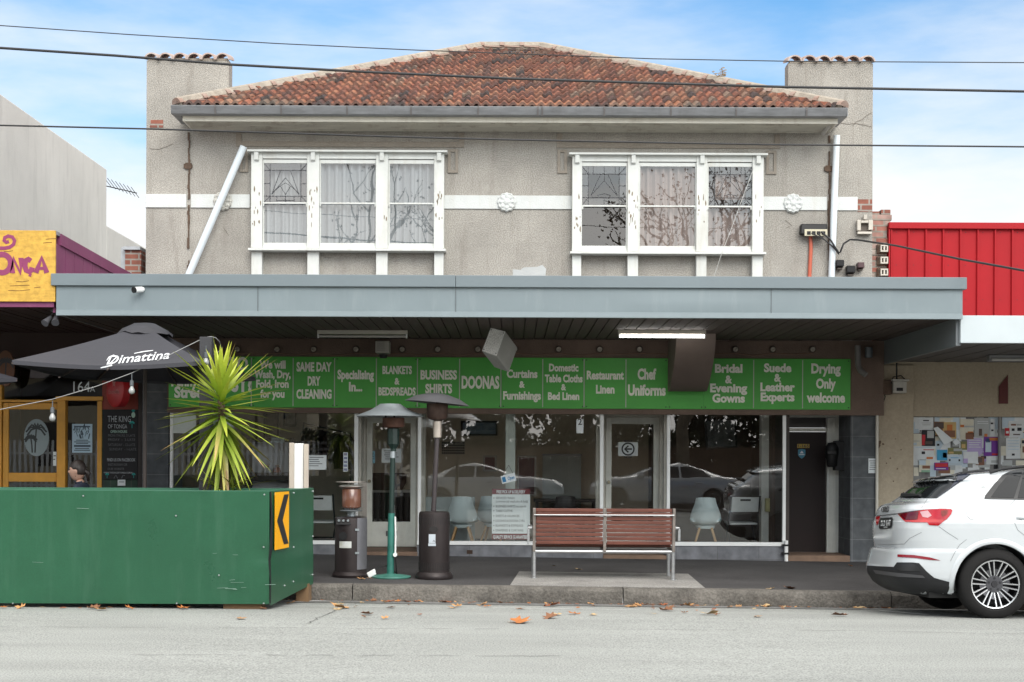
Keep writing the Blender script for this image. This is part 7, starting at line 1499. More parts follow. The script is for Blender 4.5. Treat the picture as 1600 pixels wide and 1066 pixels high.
# ================================================================ seated person behind the barrier (only the head shows over it)
def person_seated(loc):
    t = thing('person', 'dark haired person in a navy jacket seated behind the green barrier, facing left', 'person', loc)
    J = {}; E = []; vv = []; rr_ = []
    def jt(n_, co, r): J[n_] = len(vv); vv.append(Vector(co)); rr_.append(r)
    jt('pel', (0, 0, .52), (.15, .12)); jt('wai', (-.02, 0, .72), (.12, .1)); jt('che', (-.0, 0, .93), (.15, .115)); jt('neckb', (-.015, 0, 1.05), (.075, .06)); jt('neck', (-.03, 0, 1.12), (.052, .05))
    for s_ in (-1, 1):
        k = str(s_); jt('sh'+k, (0, .17*s_, .99), (.062, .062)); jt('el'+k, (-.06 if s_ > 0 else -.12, .2*s_, .76), (.045, .045)); jt('wr'+k, (-.28, .13*s_, .86 if s_ < 0 else .74), (.03, .03)); jt('ha'+k, (-.34, .11*s_, .93 if s_ < 0 else .74), (.03, .022))
        jt('hip'+k, (-.03, .1*s_, .5), (.09, .085)); jt('kn'+k, (-.43, .12*s_, .5), (.062, .062)); jt('an'+k, (-.42, .12*s_, .09), (.042, .042)); jt('to'+k, (-.56, .13*s_, .035), (.035, .03))
    ch = [('pel', 'wai'), ('wai', 'che'), ('che', 'neckb'), ('neckb', 'neck')]
    for s_ in ('-1', '1'): ch += [('che', 'sh'+s_), ('sh'+s_, 'el'+s_), ('el'+s_, 'wr'+s_), ('wr'+s_, 'ha'+s_), ('pel', 'hip'+s_), ('hip'+s_, 'kn'+s_), ('kn'+s_, 'an'+s_), ('an'+s_, 'to'+s_)]
    me = bpy.data.meshes.new('body'); me.from_pydata(vv, [(J[a], J[b]) for a, b in ch], [])
    o = bpy.data.objects.new('body', me); COL.objects.link(o); sk = o.modifiers.new('s', 'SKIN'); sv = me.skin_vertices[0].data
    for i, r in enumerate(rr_): sv[i].radius = r
    sv[J['pel']].use_root = True; sb = o.modifiers.new('u', 'SUBSURF'); sb.levels = 2
    dg = bpy.context.evaluated_depsgraph_get(); m2 = bpy.data.meshes.new_from_object(o.evaluated_get(dg)); bpy.data.objects.remove(o)
    # head: egg with a face, facing -x, joined into the same body mesh
    bm = bmesh.new(); bm.from_mesh(m2); hc = Vector((-.055, 0, 1.215))
    r_ = bmesh.ops.create_uvsphere(bm, u_segments=40, v_segments=32, radius=1)
    for v in r_['verts']:
        c = v.co; x, y, z = c
        X_ = x*.095; Y_ = y*.075; Z_ = z*.12
        if x < 0:
            X_ *= 1.0-.10*max(0, -z-.2); Y_ *= 1-.28*max(0, -z)
            f = math.exp(-(y/.16)**2)
            X_ -= .024*f*math.exp(-((z+.1)/.13)**2)                                   # nose
            X_ -= .009*math.exp(-(y/.3)**2)*math.exp(-((z+.42)/.05)**2)+.007*math.exp(-(y/.28)**2)*math.exp(-((z+.53)/.05)**2)   # lips
            X_ += .010*math.exp(-((abs(y)-.36)/.16)**2)*math.exp(-((z-.08)/.1)**2)    # eye sockets
            X_ -= .008*math.exp(-(y/.3)**2)*math.exp(-((z+.8)/.14)**2)                # chin
        e = math.exp(-((x-.05)/.16)**2-((z+.08)/.24)**2); Y_ += (1 if y > 0 else -1)*.016*e*(abs(y) > .6)
        v.co = hc+Vector((X_, Y_, Z_))
    for s_ in (-1, 1):      # fingers curled near the chin / on the table
        b0 = Vector((-.34, .11*s_, .93 if s_ < 0 else .74))
        for k in range(5):
            L_ = (.05, .07, .078, .072, .058)[k]; oy = (k-2)*.014; d0 = Vector((-.3, 0, 1)) if s_ < 0 else Vector((-1, 0, .05)); d0.normalize()
            if k == 0: d0 = (d0+Vector((.2, -.7*s_, 0))).normalized()
            p_ = b0+Vector((0, oy, .0)); pts = [p_, p_+d0*L_*.5, p_+d0*L_*.8+Vector((.006 if s_ < 0 else 0, 0, -.012)), p_+d0*L_*.95+Vector((.02 if s_ < 0 else 0, 0, -.022))]
            tb = MB(); tb.tube(pts, [.009, .0085, .008, .006], 8); nv = [bm.verts.new(v) for v in tb.v]
            for f in tb.f: bm.faces.new([nv[i] for i in f])
    bm.to_mesh(m2); bm.free(); m2.name = 'body'
    for p_ in m2.polygons: p_.use_smooth = True
    L0_ = Vector(loc); m2.transform(Matrix.Translation(L0_))
    b = link_mesh('body', m2, M('skin', (.5, .3, .22), .55, var=.06), t)
    # hair
    mb = MB(); hv = MB(); n, mm = 28, 18; vs = []
    for j in range(mm+1):
        ph = math.pi*j/mm
        for i in range(n):
            th = 2*math.pi*i/n; x, y, z = math.cos(th)*math.sin(ph), math.sin(th)*math.sin(ph), math.cos(ph)
            cut = 1.0; lim = -.35 if x > .1 else .28 if x < -.55 else .05
            if z < lim: cut = .82
            wv = 1+.02*math.sin(th*17+j)
            vs.append(hc+L0_+Vector((x*.104*cut*wv+.008, y*.086*cut*wv, z*.131*cut*wv+.004)))
    mb.add(vs, [(j*n+i, j*n+(i+1) % n, (j+1)*n+(i+1) % n, (j+1)*n+i) for j in range(mm) for i in range(n)]); mb.tube([hc+L0_+Vector((.09, 0, .0)), hc+L0_+Vector((.13, 0, -.03)), hc+L0_+Vector((.125, 0, -.12))], [.035, .034, .012], 12)
    mb.build('hair', M('dark_hair', (.025, .017, .014), .5, var=.3, stretch=(4, 4, 20)), t, smooth=80)
    mb = MB()
    for s_ in (-1, 1): c = hc+L0_+Vector((-.083, .03*s_, .012)); mb.lathe([(0, -.009), (.006, -.007), (.009, 0), (0, .009)], c, 10, axis='x')
    mb.build('eyes', M('eye_dark', (.03, .02, .02), .2), t, smooth=80)
    # jacket: offset copy of the torso and arms; trousers: legs
    for nm, mt, ok in (('jacket', M('navy_jacket', (.02, .026, .045), .8, var=.2), lambda c: .6 < c.z < 1.085 and not (c.x < -.26)), ('trousers', M('dark_trousers', (.03, .03, .035), .8), lambda c: .07 < c.z < .62 and c.x > -.53)):
        bm = bmesh.new(); bm.from_mesh(m2); bm.normal_update()
        bm.faces.ensure_lookup_table(); dl = [f for f in bm.faces if not ok(f.calc_center_median()+(ROOT[t.name]-L0_))]
        bmesh.ops.delete(bm, geom=dl, context='FACES'); bm.normal_update()
        for v in bm.verts: v.co += v.normal*.012
        me_ = bpy.data.meshes.new(nm); bm.to_mesh(me_); bm.free(); me_.transform(Matrix.Translation(ROOT[t.name])); link_mesh(nm, me_, mt, t)
    return t
hx = X(121, 17.2); person_seated((hx+.055, 17.2, zfoot(hx, 17.2)+.03))
t = thing('stool', 'dark cafe stool under the seated person behind the barrier', 'stool', (hx+.03, 17.2, zfoot(hx, 17.2)))
zf_ = zfoot(hx, 17.2); mb = MB(); mb.lathe([(0, .41), (.18, .41), (.19, .43), (.17, .445), (0, .445)], (hx+.03, 17.2, zf_), 24); mb.build('seat', dark_steel, t, smooth=40)
for k in range(4): a = R(45+90*k); mb = MB(); mb.tube([(hx+.03+.12*math.cos(a), 17.2+.12*math.sin(a), zf_+.41), (hx+.03+.2*math.cos(a), 17.2+.2*math.sin(a), zf_)], .013, 8); mb.build('leg', dark_steel, t)

# ================================================================ fallen plane leaves
def leafmesh(seed):
    r = random.Random(seed); pts = []
    lob = [(0, 1.0), (22, .55), (38, .88), (58, .45), (82, .72), (110, .42), (140, .5), (180, .12)]
    full = [(a, d) for a, d in lob]+[(360-a, d) for a, d in reversed(lob[1:-1])]
    mb = MB(); vs = [(0, 0, 0)]; cu = r.uniform(.15, .5); fx = r.uniform(-.4, .4)
    for a, d in full:
        x, y = d*math.sin(R(a)), d*math.cos(R(a)); vs.append((x, y, cu*(d*d)*.45+fx*x*abs(x)*.6+r.uniform(-.05, .12)))
    n = len(full); fs = [(0, 1+i, 1+(i+1) % n) for i in range(n)]
    vs += [(-.02, -.1, .02), (.02, -.1, .02), (.015, -.75, .12), (-.015, -.75, .12)]; fs.append((n+1, n+2, n+3, n+4)); mb.add(vs, fs)
    me = bpy.data.meshes.new('leaf'); me.from_pydata(mb.v, [], mb.f); return me
lcol = [(.42, .15, .04), (.36, .20, .09), (.5, .26, .1), (.28, .09, .035), (.45, .32, .17), (.22, .1, .05)]
lms = []
for s_ in range(6):
    me = leafmesh(s_); me.materials.append(M('dry_leaf_%d' % s_, lcol[s_], .75, var=.3, scale=2)); lms.append(me)
LP = [(535, 951, 1.2), (530, 946, .8), (528, 953, .6), (574, 961, .8), (572, 966, .5), (611, 940, .9), (612, 951, .7), (603, 968, .6), (656, 962, .4), (699, 940, 1), (716, 949, .7), (706, 951, .7), (752, 947, 1), (763, 949, .8), (817, 953, .9), (809, 974, 1.3), (860, 948, 1.1), (862, 967, .9), (874, 962, .6), (900, 961, 1), (930, 962, .6), (925, 936, .5), (998, 948, .8), (990, 949, 1), (1000, 948, .7), (1020, 960, .5), (1037, 944, .7), (1041, 955, 1.1), (1070, 959, .5), (1076, 941, .9), (1108, 961, 1.1), (1120, 962, .7), (1115, 954, .6), (1140, 950, .5), (1156, 949, .6), (1183, 965, .6), (1198, 942, 1.1), (1232, 945, .5), (1314, 963, 1.1), (1339, 941, .8), (1362, 952, .6), (145, 952, 1), (160, 954, 1.1), (34, 951, .8), (205, 952, .6), (290, 952, .7), (375, 968, .6), (480, 938, .8), (467, 940, .7), (452, 944, .8), (585, 938, .6), (600, 938, .5), (622, 938, .6), (638, 938, .7), (650, 938, .6), (1232, 920, .9), (1203, 921, .8), (905, 890, .6), (785, 938, .5), (1068, 937, .5), (1020, 940, .4), (1385, 945, .6), (1180, 953, .45), (565, 905, .6), (578, 904, .5), (640, 902, .5), (1330, 885, .5), (1050, 893, .4), (865, 885, .4), (1375, 905, .5)]
rl = random.Random(31)
LP += [(rl.uniform(440, 1400), rl.choice([936, 937.5, 939, 941, 944])+(0 if rl.random() < .7 else rl.uniform(0, 12)), rl.uniform(.2, .42)) for _ in range(90)]+[(rl.uniform(0, 425), rl.uniform(948, 953)-6*0, rl.uniform(.3, .6)) for _ in range(14)]
LP = [(a, b+(a-800)*.008, c) if 69 <= k < 159 else (a, b, c) for k, (a, b, c) in enumerate(LP)]
def ground_hit(px, py):
    lo, hi = 9.0, 21.0
    f = lambda y: (CAMZ-(py-HOR-.0042*(px-800))*y/FPX)-(zfoot(X(px, y), y) if y > 16.42 else zroad(X(px, y), y))
    for _ in range(40):
        mid = (lo+hi)/2
        if f(mid) > 0: lo = mid
        else: hi = mid
    return lo
for k, (px, py, s_) in enumerate(LP):
    y = ground_hit(px, py)
    if abs(y-16.45) < .12: y = 16.33 if py > 930 else 16.6
    x = X(px, y); z = (zfoot(x, y) if y > 16.42 else zroad(x, y)+.005)+.006
    o = bpy.data.objects.new('fallen_leaf', lms[rl.randrange(6)]); COL.objects.link(o); o.location = (x, y, z); sc = .112*s_*rl.uniform(.85, 1.2); o.scale = (sc, sc, sc*rl.uniform(.6, 1.6)); o.rotation_euler = (rl.uniform(-.15, .2), rl.uniform(-.2, .2), rl.uniform(0, 6.28))
    tagp(o, 'dry brown plane tree leaf lying along the kerb and footpath', 'leaf', 'fallen leaves along the kerb')
# ================================================================ cars
def stack(levels, n=96):
    """closed body from horizontal superellipse slices: (z, x_rear, x_front, half_width, exponent)"""
    vs = []; fs = []
    for (z, xr, xf, hw_, ex) in levels:
        xc, a = (xr+xf)/2, (xf-xr)/2
        for k in range(n):
            t_ = 2*math.pi*k/n; c, s_ = math.cos(t_), math.sin(t_)
            vs.append((xc+a*math.copysign(abs(c)**(2/ex), c), hw_*math.copysign(abs(s_)**(2/ex), s_), z))
    m = len(levels)
    for j in range(m-1):
        for k in range(n): fs.append((j*n+k, j*n+(k+1) % n, (j+1)*n+(k+1) % n, (j+1)*n+k))
    fs.append(tuple(range(n-1, -1, -1))); fs.append(tuple((m-1)*n+k for k in range(n))); return vs, fs
def interp(tab, z):
    for (a, b) in zip(tab[:-1], tab[1:]):
        if a[0] <= z <= b[0]:
            u = (z-a[0])/(b[0]-a[0]); return [p+(q-p)*u for p, q in zip(a, b)]
    return list(tab[-1])
def resample(tab, zs): return [tuple(interp(tab, z)) for z in zs]
rubber = M('tyre_rubber', (.014, .0135, .0135), .85, spec=.25, var=.2, scale=12, bump=.1); alloy_d = M('alloy_dark', (.10, .10, .11), .35, metal=.6); alloy_b = M('alloy_bright', (.62, .63, .64), .25, metal=.75, var=.05)
def wheel(parent, c, r=.352, w_=.235, side=-1, detail=True, simple=False):
    """side -1: outer face towards -y (the camera side)"""
    mb = MB(); ro = r; ri = r*.70; h = w_/2
    mb.lathe([(ri, -h*.86), (ri+.02, -h), (ro-.05, -h*1.0), (ro-.015, -h*.82), (ro, -h*.6), (ro, h*.6), (ro-.015, h*.82), (ro-.05, h), (ri+.02, h), (ri, h*.86), (ri, -h*.86)], c, 56, axis='y')
    if detail:
        for k in range(3): y = -h*.3+k*h*.3; mb.lathe([(ro+.0005, y-.006), (ro+.0015, y), (ro+.0005, y+.006)], c, 56, axis='y')
    tyre = mb.build('tyre', rubber, parent, smooth=35)
    mb = MB(); o = side*h; mb.lathe([(ri, o*.86), (ri-.012, o*.84), (ri-.018, o*.5), (ri-.03, -o*.5), (0, -o*.5)], c, 48, axis='y'); mb.build('rim_barrel', M('rim_barrel', (.03, .03, .032), .5, metal=.5), tyre, smooth=35)
    mb = MB(); mb.lathe([(ri-.001, o*.87), (ri-.004, o*.9), (ri-.014, o*.88), (ri-.014, o*.82)], c, 56, axis='y')
    yo = c[1]+o*.86; cx, cz = c[0], c[2]
    nsp = 10 if not simple else 5
    for k in range(nsp):
        a0 = 2*math.pi*k/nsp+.18
        for sg in (-1, 1):
            p0 = (cx+.075*math.cos(a0+sg*.10), cz+.075*math.sin(a0+sg*.10)); p1 = (cx+(ri-.008)*math.cos(a0+sg*.20), cz+(ri-.008)*math.sin(a0+sg*.20))
            d = Vector((p1[0]-p0[0], p1[1]-p0[1])).normalized(); nn = Vector((-d.y, d.x)); wa, wb_ = .0045, .0055
            f = [(p0[0]-nn.x*wa, yo-side*.03, p0[1]-nn.y*wa), (p1[0]-nn.x*wb_, yo, p1[1]-nn.y*wb_), (p1[0]+nn.x*wb_, yo, p1[1]+nn.y*wb_), (p0[0]+nn.x*wa, yo-side*.03, p0[1]+nn.y*wa)]
            mb.hexa(f, [(v[0], v[1]-side*.03, v[2]) for v in f])
    mb.build('spoke_faces', alloy_b, tyre)
    mb = MB()
    for k in range(nsp):
        a0 = 2*math.pi*k/nsp+.18
        f = [(cx+.07*math.cos(a0-.14), yo-side*.034, cz+.07*math.sin(a0-.14)), (cx+ri*.62*math.cos(a0-.13), yo-side*.02, cz+ri*.62*math.sin(a0-.13)), (cx+ri*.62*math.cos(a0+.13), yo-side*.02, cz+ri*.62*math.sin(a0+.13)), (cx+.07*math.cos(a0+.14), yo-side*.034, cz+.07*math.sin(a0+.14))]
        mb.hexa(f, [(v[0], v[1]-side*.025, v[2]) for v in f])
        for sg in (-1, 1):
            a1, a2 = a0+sg*.165, a0+sg*.235
            f = [(cx+.1*math.cos(a1), yo-side*.03, cz+.1*math.sin(a1)), (cx+(ri-.01)*math.cos(a1+sg*.02), yo-side*.006, cz+(ri-.01)*math.sin(a1+sg*.02)), (cx+(ri-.01)*math.cos(a2+sg*.01), yo-side*.006, cz+(ri-.01)*math.sin(a2+sg*.01)), (cx+.1*math.cos(a2), yo-side*.03, cz+.1*math.sin(a2))]
            mb.hexa(f, [(v[0], v[1]-side*.025, v[2]) for v in f])
    mb.lathe([(0, o*.66), (.085, o*.66), (.09, o*.5)], c, 24, axis='y')
    mb.build('spokes', alloy_d, tyre)
    mb = MB(); mb.lathe([(0, o*.74), (.03, o*.74), (.034, o*.66)], c, 20, axis='y')
    for k in range(5): a = 2*math.pi*k/5+.3; mb.lathe([(0, o*.72), (.011, o*.72), (.013, o*.64)], (cx+.06*math.cos(a), c[1], cz+.06*math.sin(a)), 10, axis='y')
    mb.build('hub_cap', M('hub_dark', (.05, .05, .055), .35, metal=.5), tyre, smooth=35)
    return tyre
def bool_cut(vs, fs, cuts):
    me = bpy.data.meshes.new('b'); me.from_pydata(vs, [], fs); o = bpy.data.objects.new('b', me); COL.objects.link(o)
    bm = bmesh.new(); bm.from_mesh(me); bmesh.ops.recalc_face_normals(bm, faces=bm.faces); bm.to_mesh(me); bm.free()
    tmp = []
    for (cx, cz, r, y0, y1) in cuts:
        c = MB(); c.lathe([(0, y0), (r, y0), (r, y1), (0, y1)], (cx, 0, cz), 56, axis='y'); cm = bpy.data.meshes.new('c'); cm.from_pydata(c.v, [], c.f)
        bm = bmesh.new(); bm.from_mesh(cm); bmesh.ops.remove_doubles(bm, verts=bm.verts, dist=1e-5); bmesh.ops.recalc_face_normals(bm, faces=bm.faces); bm.to_mesh(cm); bm.free()
        co = bpy.data.objects.new('c', cm); COL.objects.link(co); tmp.append(co); md = o.modifiers.new('x', 'BOOLEAN'); md.operation = 'DIFFERENCE'; md.object = co; md.solver = 'EXACT'
    bpy.context.view_layer.update(); dg = bpy.context.evaluated_depsgraph_get(); res = bpy.data.meshes.new_from_object(o.evaluated_get(dg))
    for q in tmp+[o]: bpy.data.objects.remove(q)
    return res
def finish(me, ang=32):
    me.polygons.foreach_set('use_smooth', [True]*len(me.polygons))
    try: me.set_sharp_from_angle(angle=R(ang))
    except Exception: pass
def surfmesh(poly, bvh, off, xform, maxlen=6.0):
    """panel: photo-measured outline laid on the body surface"""
    bm = bmesh.new(); f = bm.faces.new([bm.verts.new((p[0], p[1], 0)) for p in poly]); bmesh.ops.triangulate(bm, faces=[f])
    for _ in range(6):
        le = [e for e in bm.edges if e.calc_length() > maxlen]
        if not le: break
        bmesh.ops.subdivide_edges(bm, edges=le, cuts=1); bmesh.ops.triangulate(bm, faces=bm.faces)
    bm.verts.ensure_lookup_table(); vs = project([(v.co.x, v.co.y) for v in bm.verts], bvh, off); bm.verts.index_update()
    fs = [tuple(v.index for v in f_.verts) for f_ in bm.faces if all(vs[v.index] is not None for v in f_.verts)]; bm.free()
    mb = MB(); mb.add([v if v is not None else Vector((0, 0, 0)) for v in vs], fs); return mb
def surfline(pts, bvh, w_px, off, maxlen=4.0):
    q = []
    for a, b in zip(pts[:-1], pts[1:]):
        a, b = Vector(a), Vector(b); n = max(1, int((b-a).length/maxlen)); q += [a.lerp(b, i/n) for i in range(n)]
    q.append(Vector(pts[-1])); vs = project([(p.x, p.y) for p in q], bvh, off); vs = [v for v in vs if v is not None]
    mb = MB()
    if len(vs) > 1: mb.tube(vs, w_px*14.6/FPX/2, 5)
    return mb
# ---------------- white suv
car_x, car_y = 3.88, 15.23
# z, x_rear, x_front, half width, superellipse exponent
T = [(.23, .20, 4.2, .78, 5), (.27, .125, 4.35, .86, 5), (.32, .06, 4.42, .895, 5), (.40, .01, 4.46, .915, 5), (.47, -.005, 4.48, .922, 5), (.52, .0, 4.48, .924, 5), (.60, .02, 4.47, .925, 5), (.66, .035, 4.46, .924, 5), (.685, .05, 4.46, .923, 5), (.70, .085, 4.45, .922, 5), (.78, .075, 4.42, .920, 5.2), (.9, .07, 4.36, .917, 5.4),
     (.965, .075, 4.3, .914, 5.4), (.985, .09, 4.28, .908, 5.4), (1.03, .105, 4.1, .898, 5.4), (1.10, .125, 3.75, .880, 5.4), (1.14, .155, 3.55, .862, 5.3), (1.16, .20, 3.47, .852, 5.2), (1.18, .27, 3.4, .842, 5.1), (1.25, .365, 3.16, .805, 5.0), (1.32, .45, 2.95, .765, 5.0), (1.365, .515, 2.8, .738, 5.0), (1.385, .535, 2.72, .726, 5.0), (1.392, .50, 2.70, .722, 5), (1.405, .49, 2.66, .715, 5), (1.43, .54, 2.58, .698, 5), (1.455, .68, 2.48, .675, 4.8), (1.48, .90, 2.38, .64, 4.5), (1.50, 1.08, 2.3, .59, 4.2), (1.515, 1.25, 2.22, .52, 4), (1.525, 1.4, 2.12, .42, 3.5), (1.53, 1.55, 2.0, .28, 3)]
zs_ = sorted(set([t_[0] for t_ in T]+[.23+.02*k for k in range(57)]))
lv = resample(T, [z for z in zs_ if z >= .23])
vs, fs = stack(lv, 144)
uw = .965; wr = .352; wzc = .352
cuts = [(uw, wzc, .405, -1.2, -.62), (uw, wzc, .405, .62, 1.2), (uw+2.68, wzc, .405, -1.2, -.62), (uw+2.68, wzc, .405, .62, 1.2)]
me = bool_cut(vs, fs, cuts)
tilt = Matrix.Rotation(-R(2.4), 4, 'X')
CARM = Matrix.Translation((car_x, car_y-.93, 0)) @ tilt @ Matrix.Translation((0, .93, 0))
CARM = Matrix.Translation((0, 0, zroad(4.8, 14.4))) @ CARM
val = [p_.center.z < .46 and p_.center.x < .3 for p_ in me.polygons]; me.transform(CARM); finish(me, 28)
SUV = thing('parked_car', 'white suv parked at the kerb at the right, seen from its rear corner', 'car', (car_x+2.2, car_y, 0))
paint = M('white_car_paint', (.53, .56, .58), .14, var=.02, scale=2, coat=1.0, rvar=.03); pblack = M('dark_trim_plastic', (.018, .0185, .02), .6, spec=.3, var=.15); cglass = M('car_glass', (.01, .012, .014), .04, var=.1, spec=.45, rvar=0); seam = M('panel_gap', (.12, .125, .13), .7)
body = link_mesh('body', me, [paint, pblack], SUV); me.polygons.foreach_set('material_index', [int(v) for v in val]); bpy.context.view_layer.update(); bv = bvh_of(body)
W3 = lambda v: CARM @ Vector(v)
# lower bumper cladding: the dark valance
def part(mb, name, mat, par=SUV, **k):
    if mb.v: return mb.build(name, mat, par, **k)
part(surfmesh([(1355, 884), (1358, 912), (1375, 932), (1440, 938), (1490, 926), (1493, 912), (1460, 903), (1448, 893), (1436, 880), (1426, 879), (1402, 879), (1397, 886)], bv, .006, None), 'rear_valance', pblack, smooth=60)
part(surfmesh([(1404, 880), (1424, 880), (1433, 884), (1440, 893), (1408, 892), (1400, 888)], bv, .012, None), 'exhaust_recess', M('trim_black_gloss', (.012, .012, .013), .3), smooth=60)
part(surfmesh([(1366, 890), (1405, 895), (1442, 899), (1446, 903), (1405, 901), (1370, 896)], bv, .014, None), 'valance_bar', M('trim_lighter', (.06, .06, .064), .5), smooth=60)
part(surfmesh([(1403, 866.5), (1428, 867.5), (1453, 871), (1470, 876), (1452, 875), (1428, 872), (1403, 870.5)], bv, .006, None), 'reflector', M('reflector_red', (.22, .012, .02), .25), smooth=60)
# rear glass, side window and lamps
part(surfmesh([(1402, 777.5), (1420, 778.5), (1464, 779), (1517, 742), (1490, 738.5), (1462, 739.5), (1441, 744), (1440, 748), (1425, 760)], bv, .005, None, 4), 'rear_window', cglass, smooth=60)
part(surfmesh([(1466, 777.5), (1516, 742), (1497, 739.8), (1496, 748), (1486, 762), (1464, 777.5)], bv, .009, None, 4), 'window_side_trim', M('pillar_gloss', (.02, .025, .045), .12, coat=.4), smooth=60)
part(surfmesh([(1538, 780), (1539, 775), (1553, 757), (1566, 743), (1578, 737), (1600, 733), (1640, 730), (1640, 782), (1600, 781.5)], bv, .005, None, 4), 'window_surround', M('surround_black', (.02, .021, .023), .35), smooth=60)
sw = part(surfmesh([(1548, 777.5), (1560, 760), (1572, 746), (1582, 740.5), (1597, 738), (1584, 778.5)], bv, .009, None, 4), 'quarter_window', cglass, smooth=60)
part(surfmesh([(1600, 738), (1640, 734), (1640, 779), (1590, 778.8)], bv, .009, None, 4), 'door_window', cglass, smooth=60)
lampm = M('lamp_red', (.40, .006, .012), .12, var=.25, scale=9, coat=.6, rvar=.02); lampd = M('lamp_dark_red', (.10, .004, .01), .15, var=.2, scale=14, coat=.6)
tl_ = part(surfmesh([(1402.5, 802.5), (1425, 799), (1452, 796), (1470, 795.3), (1486, 795.6), (1488, 798), (1486, 804), (1480, 811), (1466, 821.5), (1452, 820.5), (1449, 816.5), (1415, 816)], bv, .007, None, 3), 'tail_lamp', lampm, smooth=60)
part(surfmesh([(1404.5, 803.5), (1428, 799.8), (1436, 799.5), (1434, 812), (1416, 813.5)], bv, .011, None, 3), 'lamp_inner', lampd, tl_, smooth=60)
part(surfmesh([(1438, 800), (1450, 798), (1456, 806), (1450, 809.5), (1442, 808)], bv, .011, None, 3), 'lamp_reversing', M('lamp_pink', (.55, .32, .34), .12, coat=.5), tl_, smooth=60)
part(surfmesh([(1470, 798), (1481, 797.5), (1480, 804), (1472, 808)], bv, .011, None, 3), 'lamp_amber', M('lamp_brown', (.2, .03, .02), .2, var=.3, scale=20), tl_, smooth=60)
tl2 = part(surfmesh([(1369.6, 807.5), (1376, 806), (1373.5, 818), (1371, 821), (1369.4, 816)], bv, .007, None, 3), 'tail_lamp', lampm, smooth=60)
part(surfmesh([(1371, 805.8), (1402, 802.5), (1425, 798.8), (1452, 795.6), (1404, 803.6), (1372, 807.3)], bv, .008, None, 3), 'tailgate_crease', M('crease_dark', (.06, .06, .065), .5), smooth=60)
np_ = part(surfmesh([(1375.5, 812), (1378, 810), (1395.5, 809), (1396.5, 810.5), (1394, 824.5), (1392, 826), (1376.5, 827), (1374.8, 825)], bv, .012, None, 3), 'number_plate', M('plate_black', (.012, .012, .014), .4), smooth=60)
mb = MB()
def onto_car(x, z):
    px = 1386+x*.92; py = 818.3-z-x*.05; v = project([(px-z*.12*0, py)], bv, .016)[0]; return v if v is not None else P(px, py, 15)
mb.text('DLD', -4.5, -3.4, 0, 7.6, 7.2, bold=.02, fn=onto_car); mb.text('0HT', 4.6, -3.4, 0, 7.6, 7.2, bold=.02, fn=onto_car); mb.text('VICTORIA', 0, -6.6, 0, 1.6, 7, bold=.03, fn=onto_car)
if mb.v: mb.build('plate_letters', M('plate_white', (.6, .62, .62), .5), np_)
mb = MB()
for k in range(4):
    ring = []
    for j in range(17): a = 2*math.pi*j/16; px = 1380.2+k*2.55+1.75*math.cos(a)+.9*math.sin(a)*.45; py = 796.4-3.7*math.sin(a)-k*.12; ring.append(project([(px, py)], bv, .008)[0])
    ring = [r_ for r_ in ring if r_ is not None]
    if len(ring) > 3: mb.tube(ring, .0042, 5, cap=False)
part(mb, 'ring_badge', M('badge_black', (.03, .03, .033), .3))
# panel gaps
gaps = [[(1586, 781), (1577, 790), (1583, 812), (1590, 828), (1602, 838)], [(1508.5, 794), (1511, 806), (1515, 811), (1521, 812.5), (1548, 812), (1552, 808), (1551, 800), (1549, 794)], [(1467, 823), (1480, 832), (1497, 843)], [(1372, 850.8), (1390, 851), (1413, 850.2)], [(1413, 850.2), (1422, 841), (1440, 832)], [(1485, 877), (1491, 865), (1499, 852), (1510, 843)], [(1449, 780), (1440, 794)], [(1530, 727.5), (1529, 732), (1522, 738)]]
mb = MB()
for g_ in gaps: m_ = surfline(g_, bv, .6, .001); mb.add(m_.v, m_.f)
part(mb, 'panel_gaps', seam)
# wheel arch lips, liner, wheels
mb = MB()
for ux in (uw, uw+2.68):
    for sy in (-1, 1):
        vs = []; n = 40
        for i in range(n+1):
            a = R(-14)+R(208)*i/n
            zz = wzc+.425*math.sin(a); hwz = interp(T, max(.3, min(1.5, zz)))[3]; ex = 5; xc_, a_ = 2.23, 2.24
            def surf_y(r):
                x = ux+r*math.cos(a); z = max(.26, wzc+r*math.sin(a)); it = interp(T, z); u = abs((x-(it[1]+it[2])/2)/((it[2]-it[1])/2)); return it[3]*(1-min(.999, u)**it[4])**(1/it[4])
            for (r, oo) in ((.400, -.03), (.400, .010), (.408, .016), (.44, .013), (.455, .0015)):
                vs.append(W3((ux+r*math.cos(a), sy*(surf_y(r)+oo), wzc+r*math.sin(a))))
        mb.add(vs, [(i*5+j, i*5+j+1, (i+1)*5+j+1, (i+1)*5+j) for i in range(n) for j in range(4)])
part(mb, 'wheel_arch', paint, smooth=50)
mb = MB()
for ux in (uw, uw+2.68):
    for sy in (-1, 1):
        vs = []; n = 28
        for i in range(n+1):
            a = R(-10)+R(200)*i/n
            for y in (.6, .89): vs.append(W3((ux+.402*math.cos(a), sy*y, wzc+.402*math.sin(a))))
        mb.add(vs, [(i*2, i*2+1, i*2+3, i*2+2) for i in range(n)]); mb.box(0, 0, 0, 0, 0, 0)
mb2 = MB(); mb2.v, mb2.f, mb2.m = mb.v, [f for f in mb.f], mb.m
part(mb, 'arch_liner', M('arch_liner', (.008, .008, .008), .9))
mb = MB(); q = [W3(v) for v in ((.35, -.72, .2), (4.0, -.72, .2), (4.0, .72, .2), (.35, .72, .2))]; mb.hexa(q, [p_+Vector((0, 0, .06)) for p_ in q]); part(mb, 'underbody', MATS['arch_liner'])
for ux in (uw, uw+2.68):
    for sy in (-1, 1):
        c = W3((ux, sy*.79, wzc)); wheel(SUV, (c.x, c.y, c.z), wr, .235, sy)
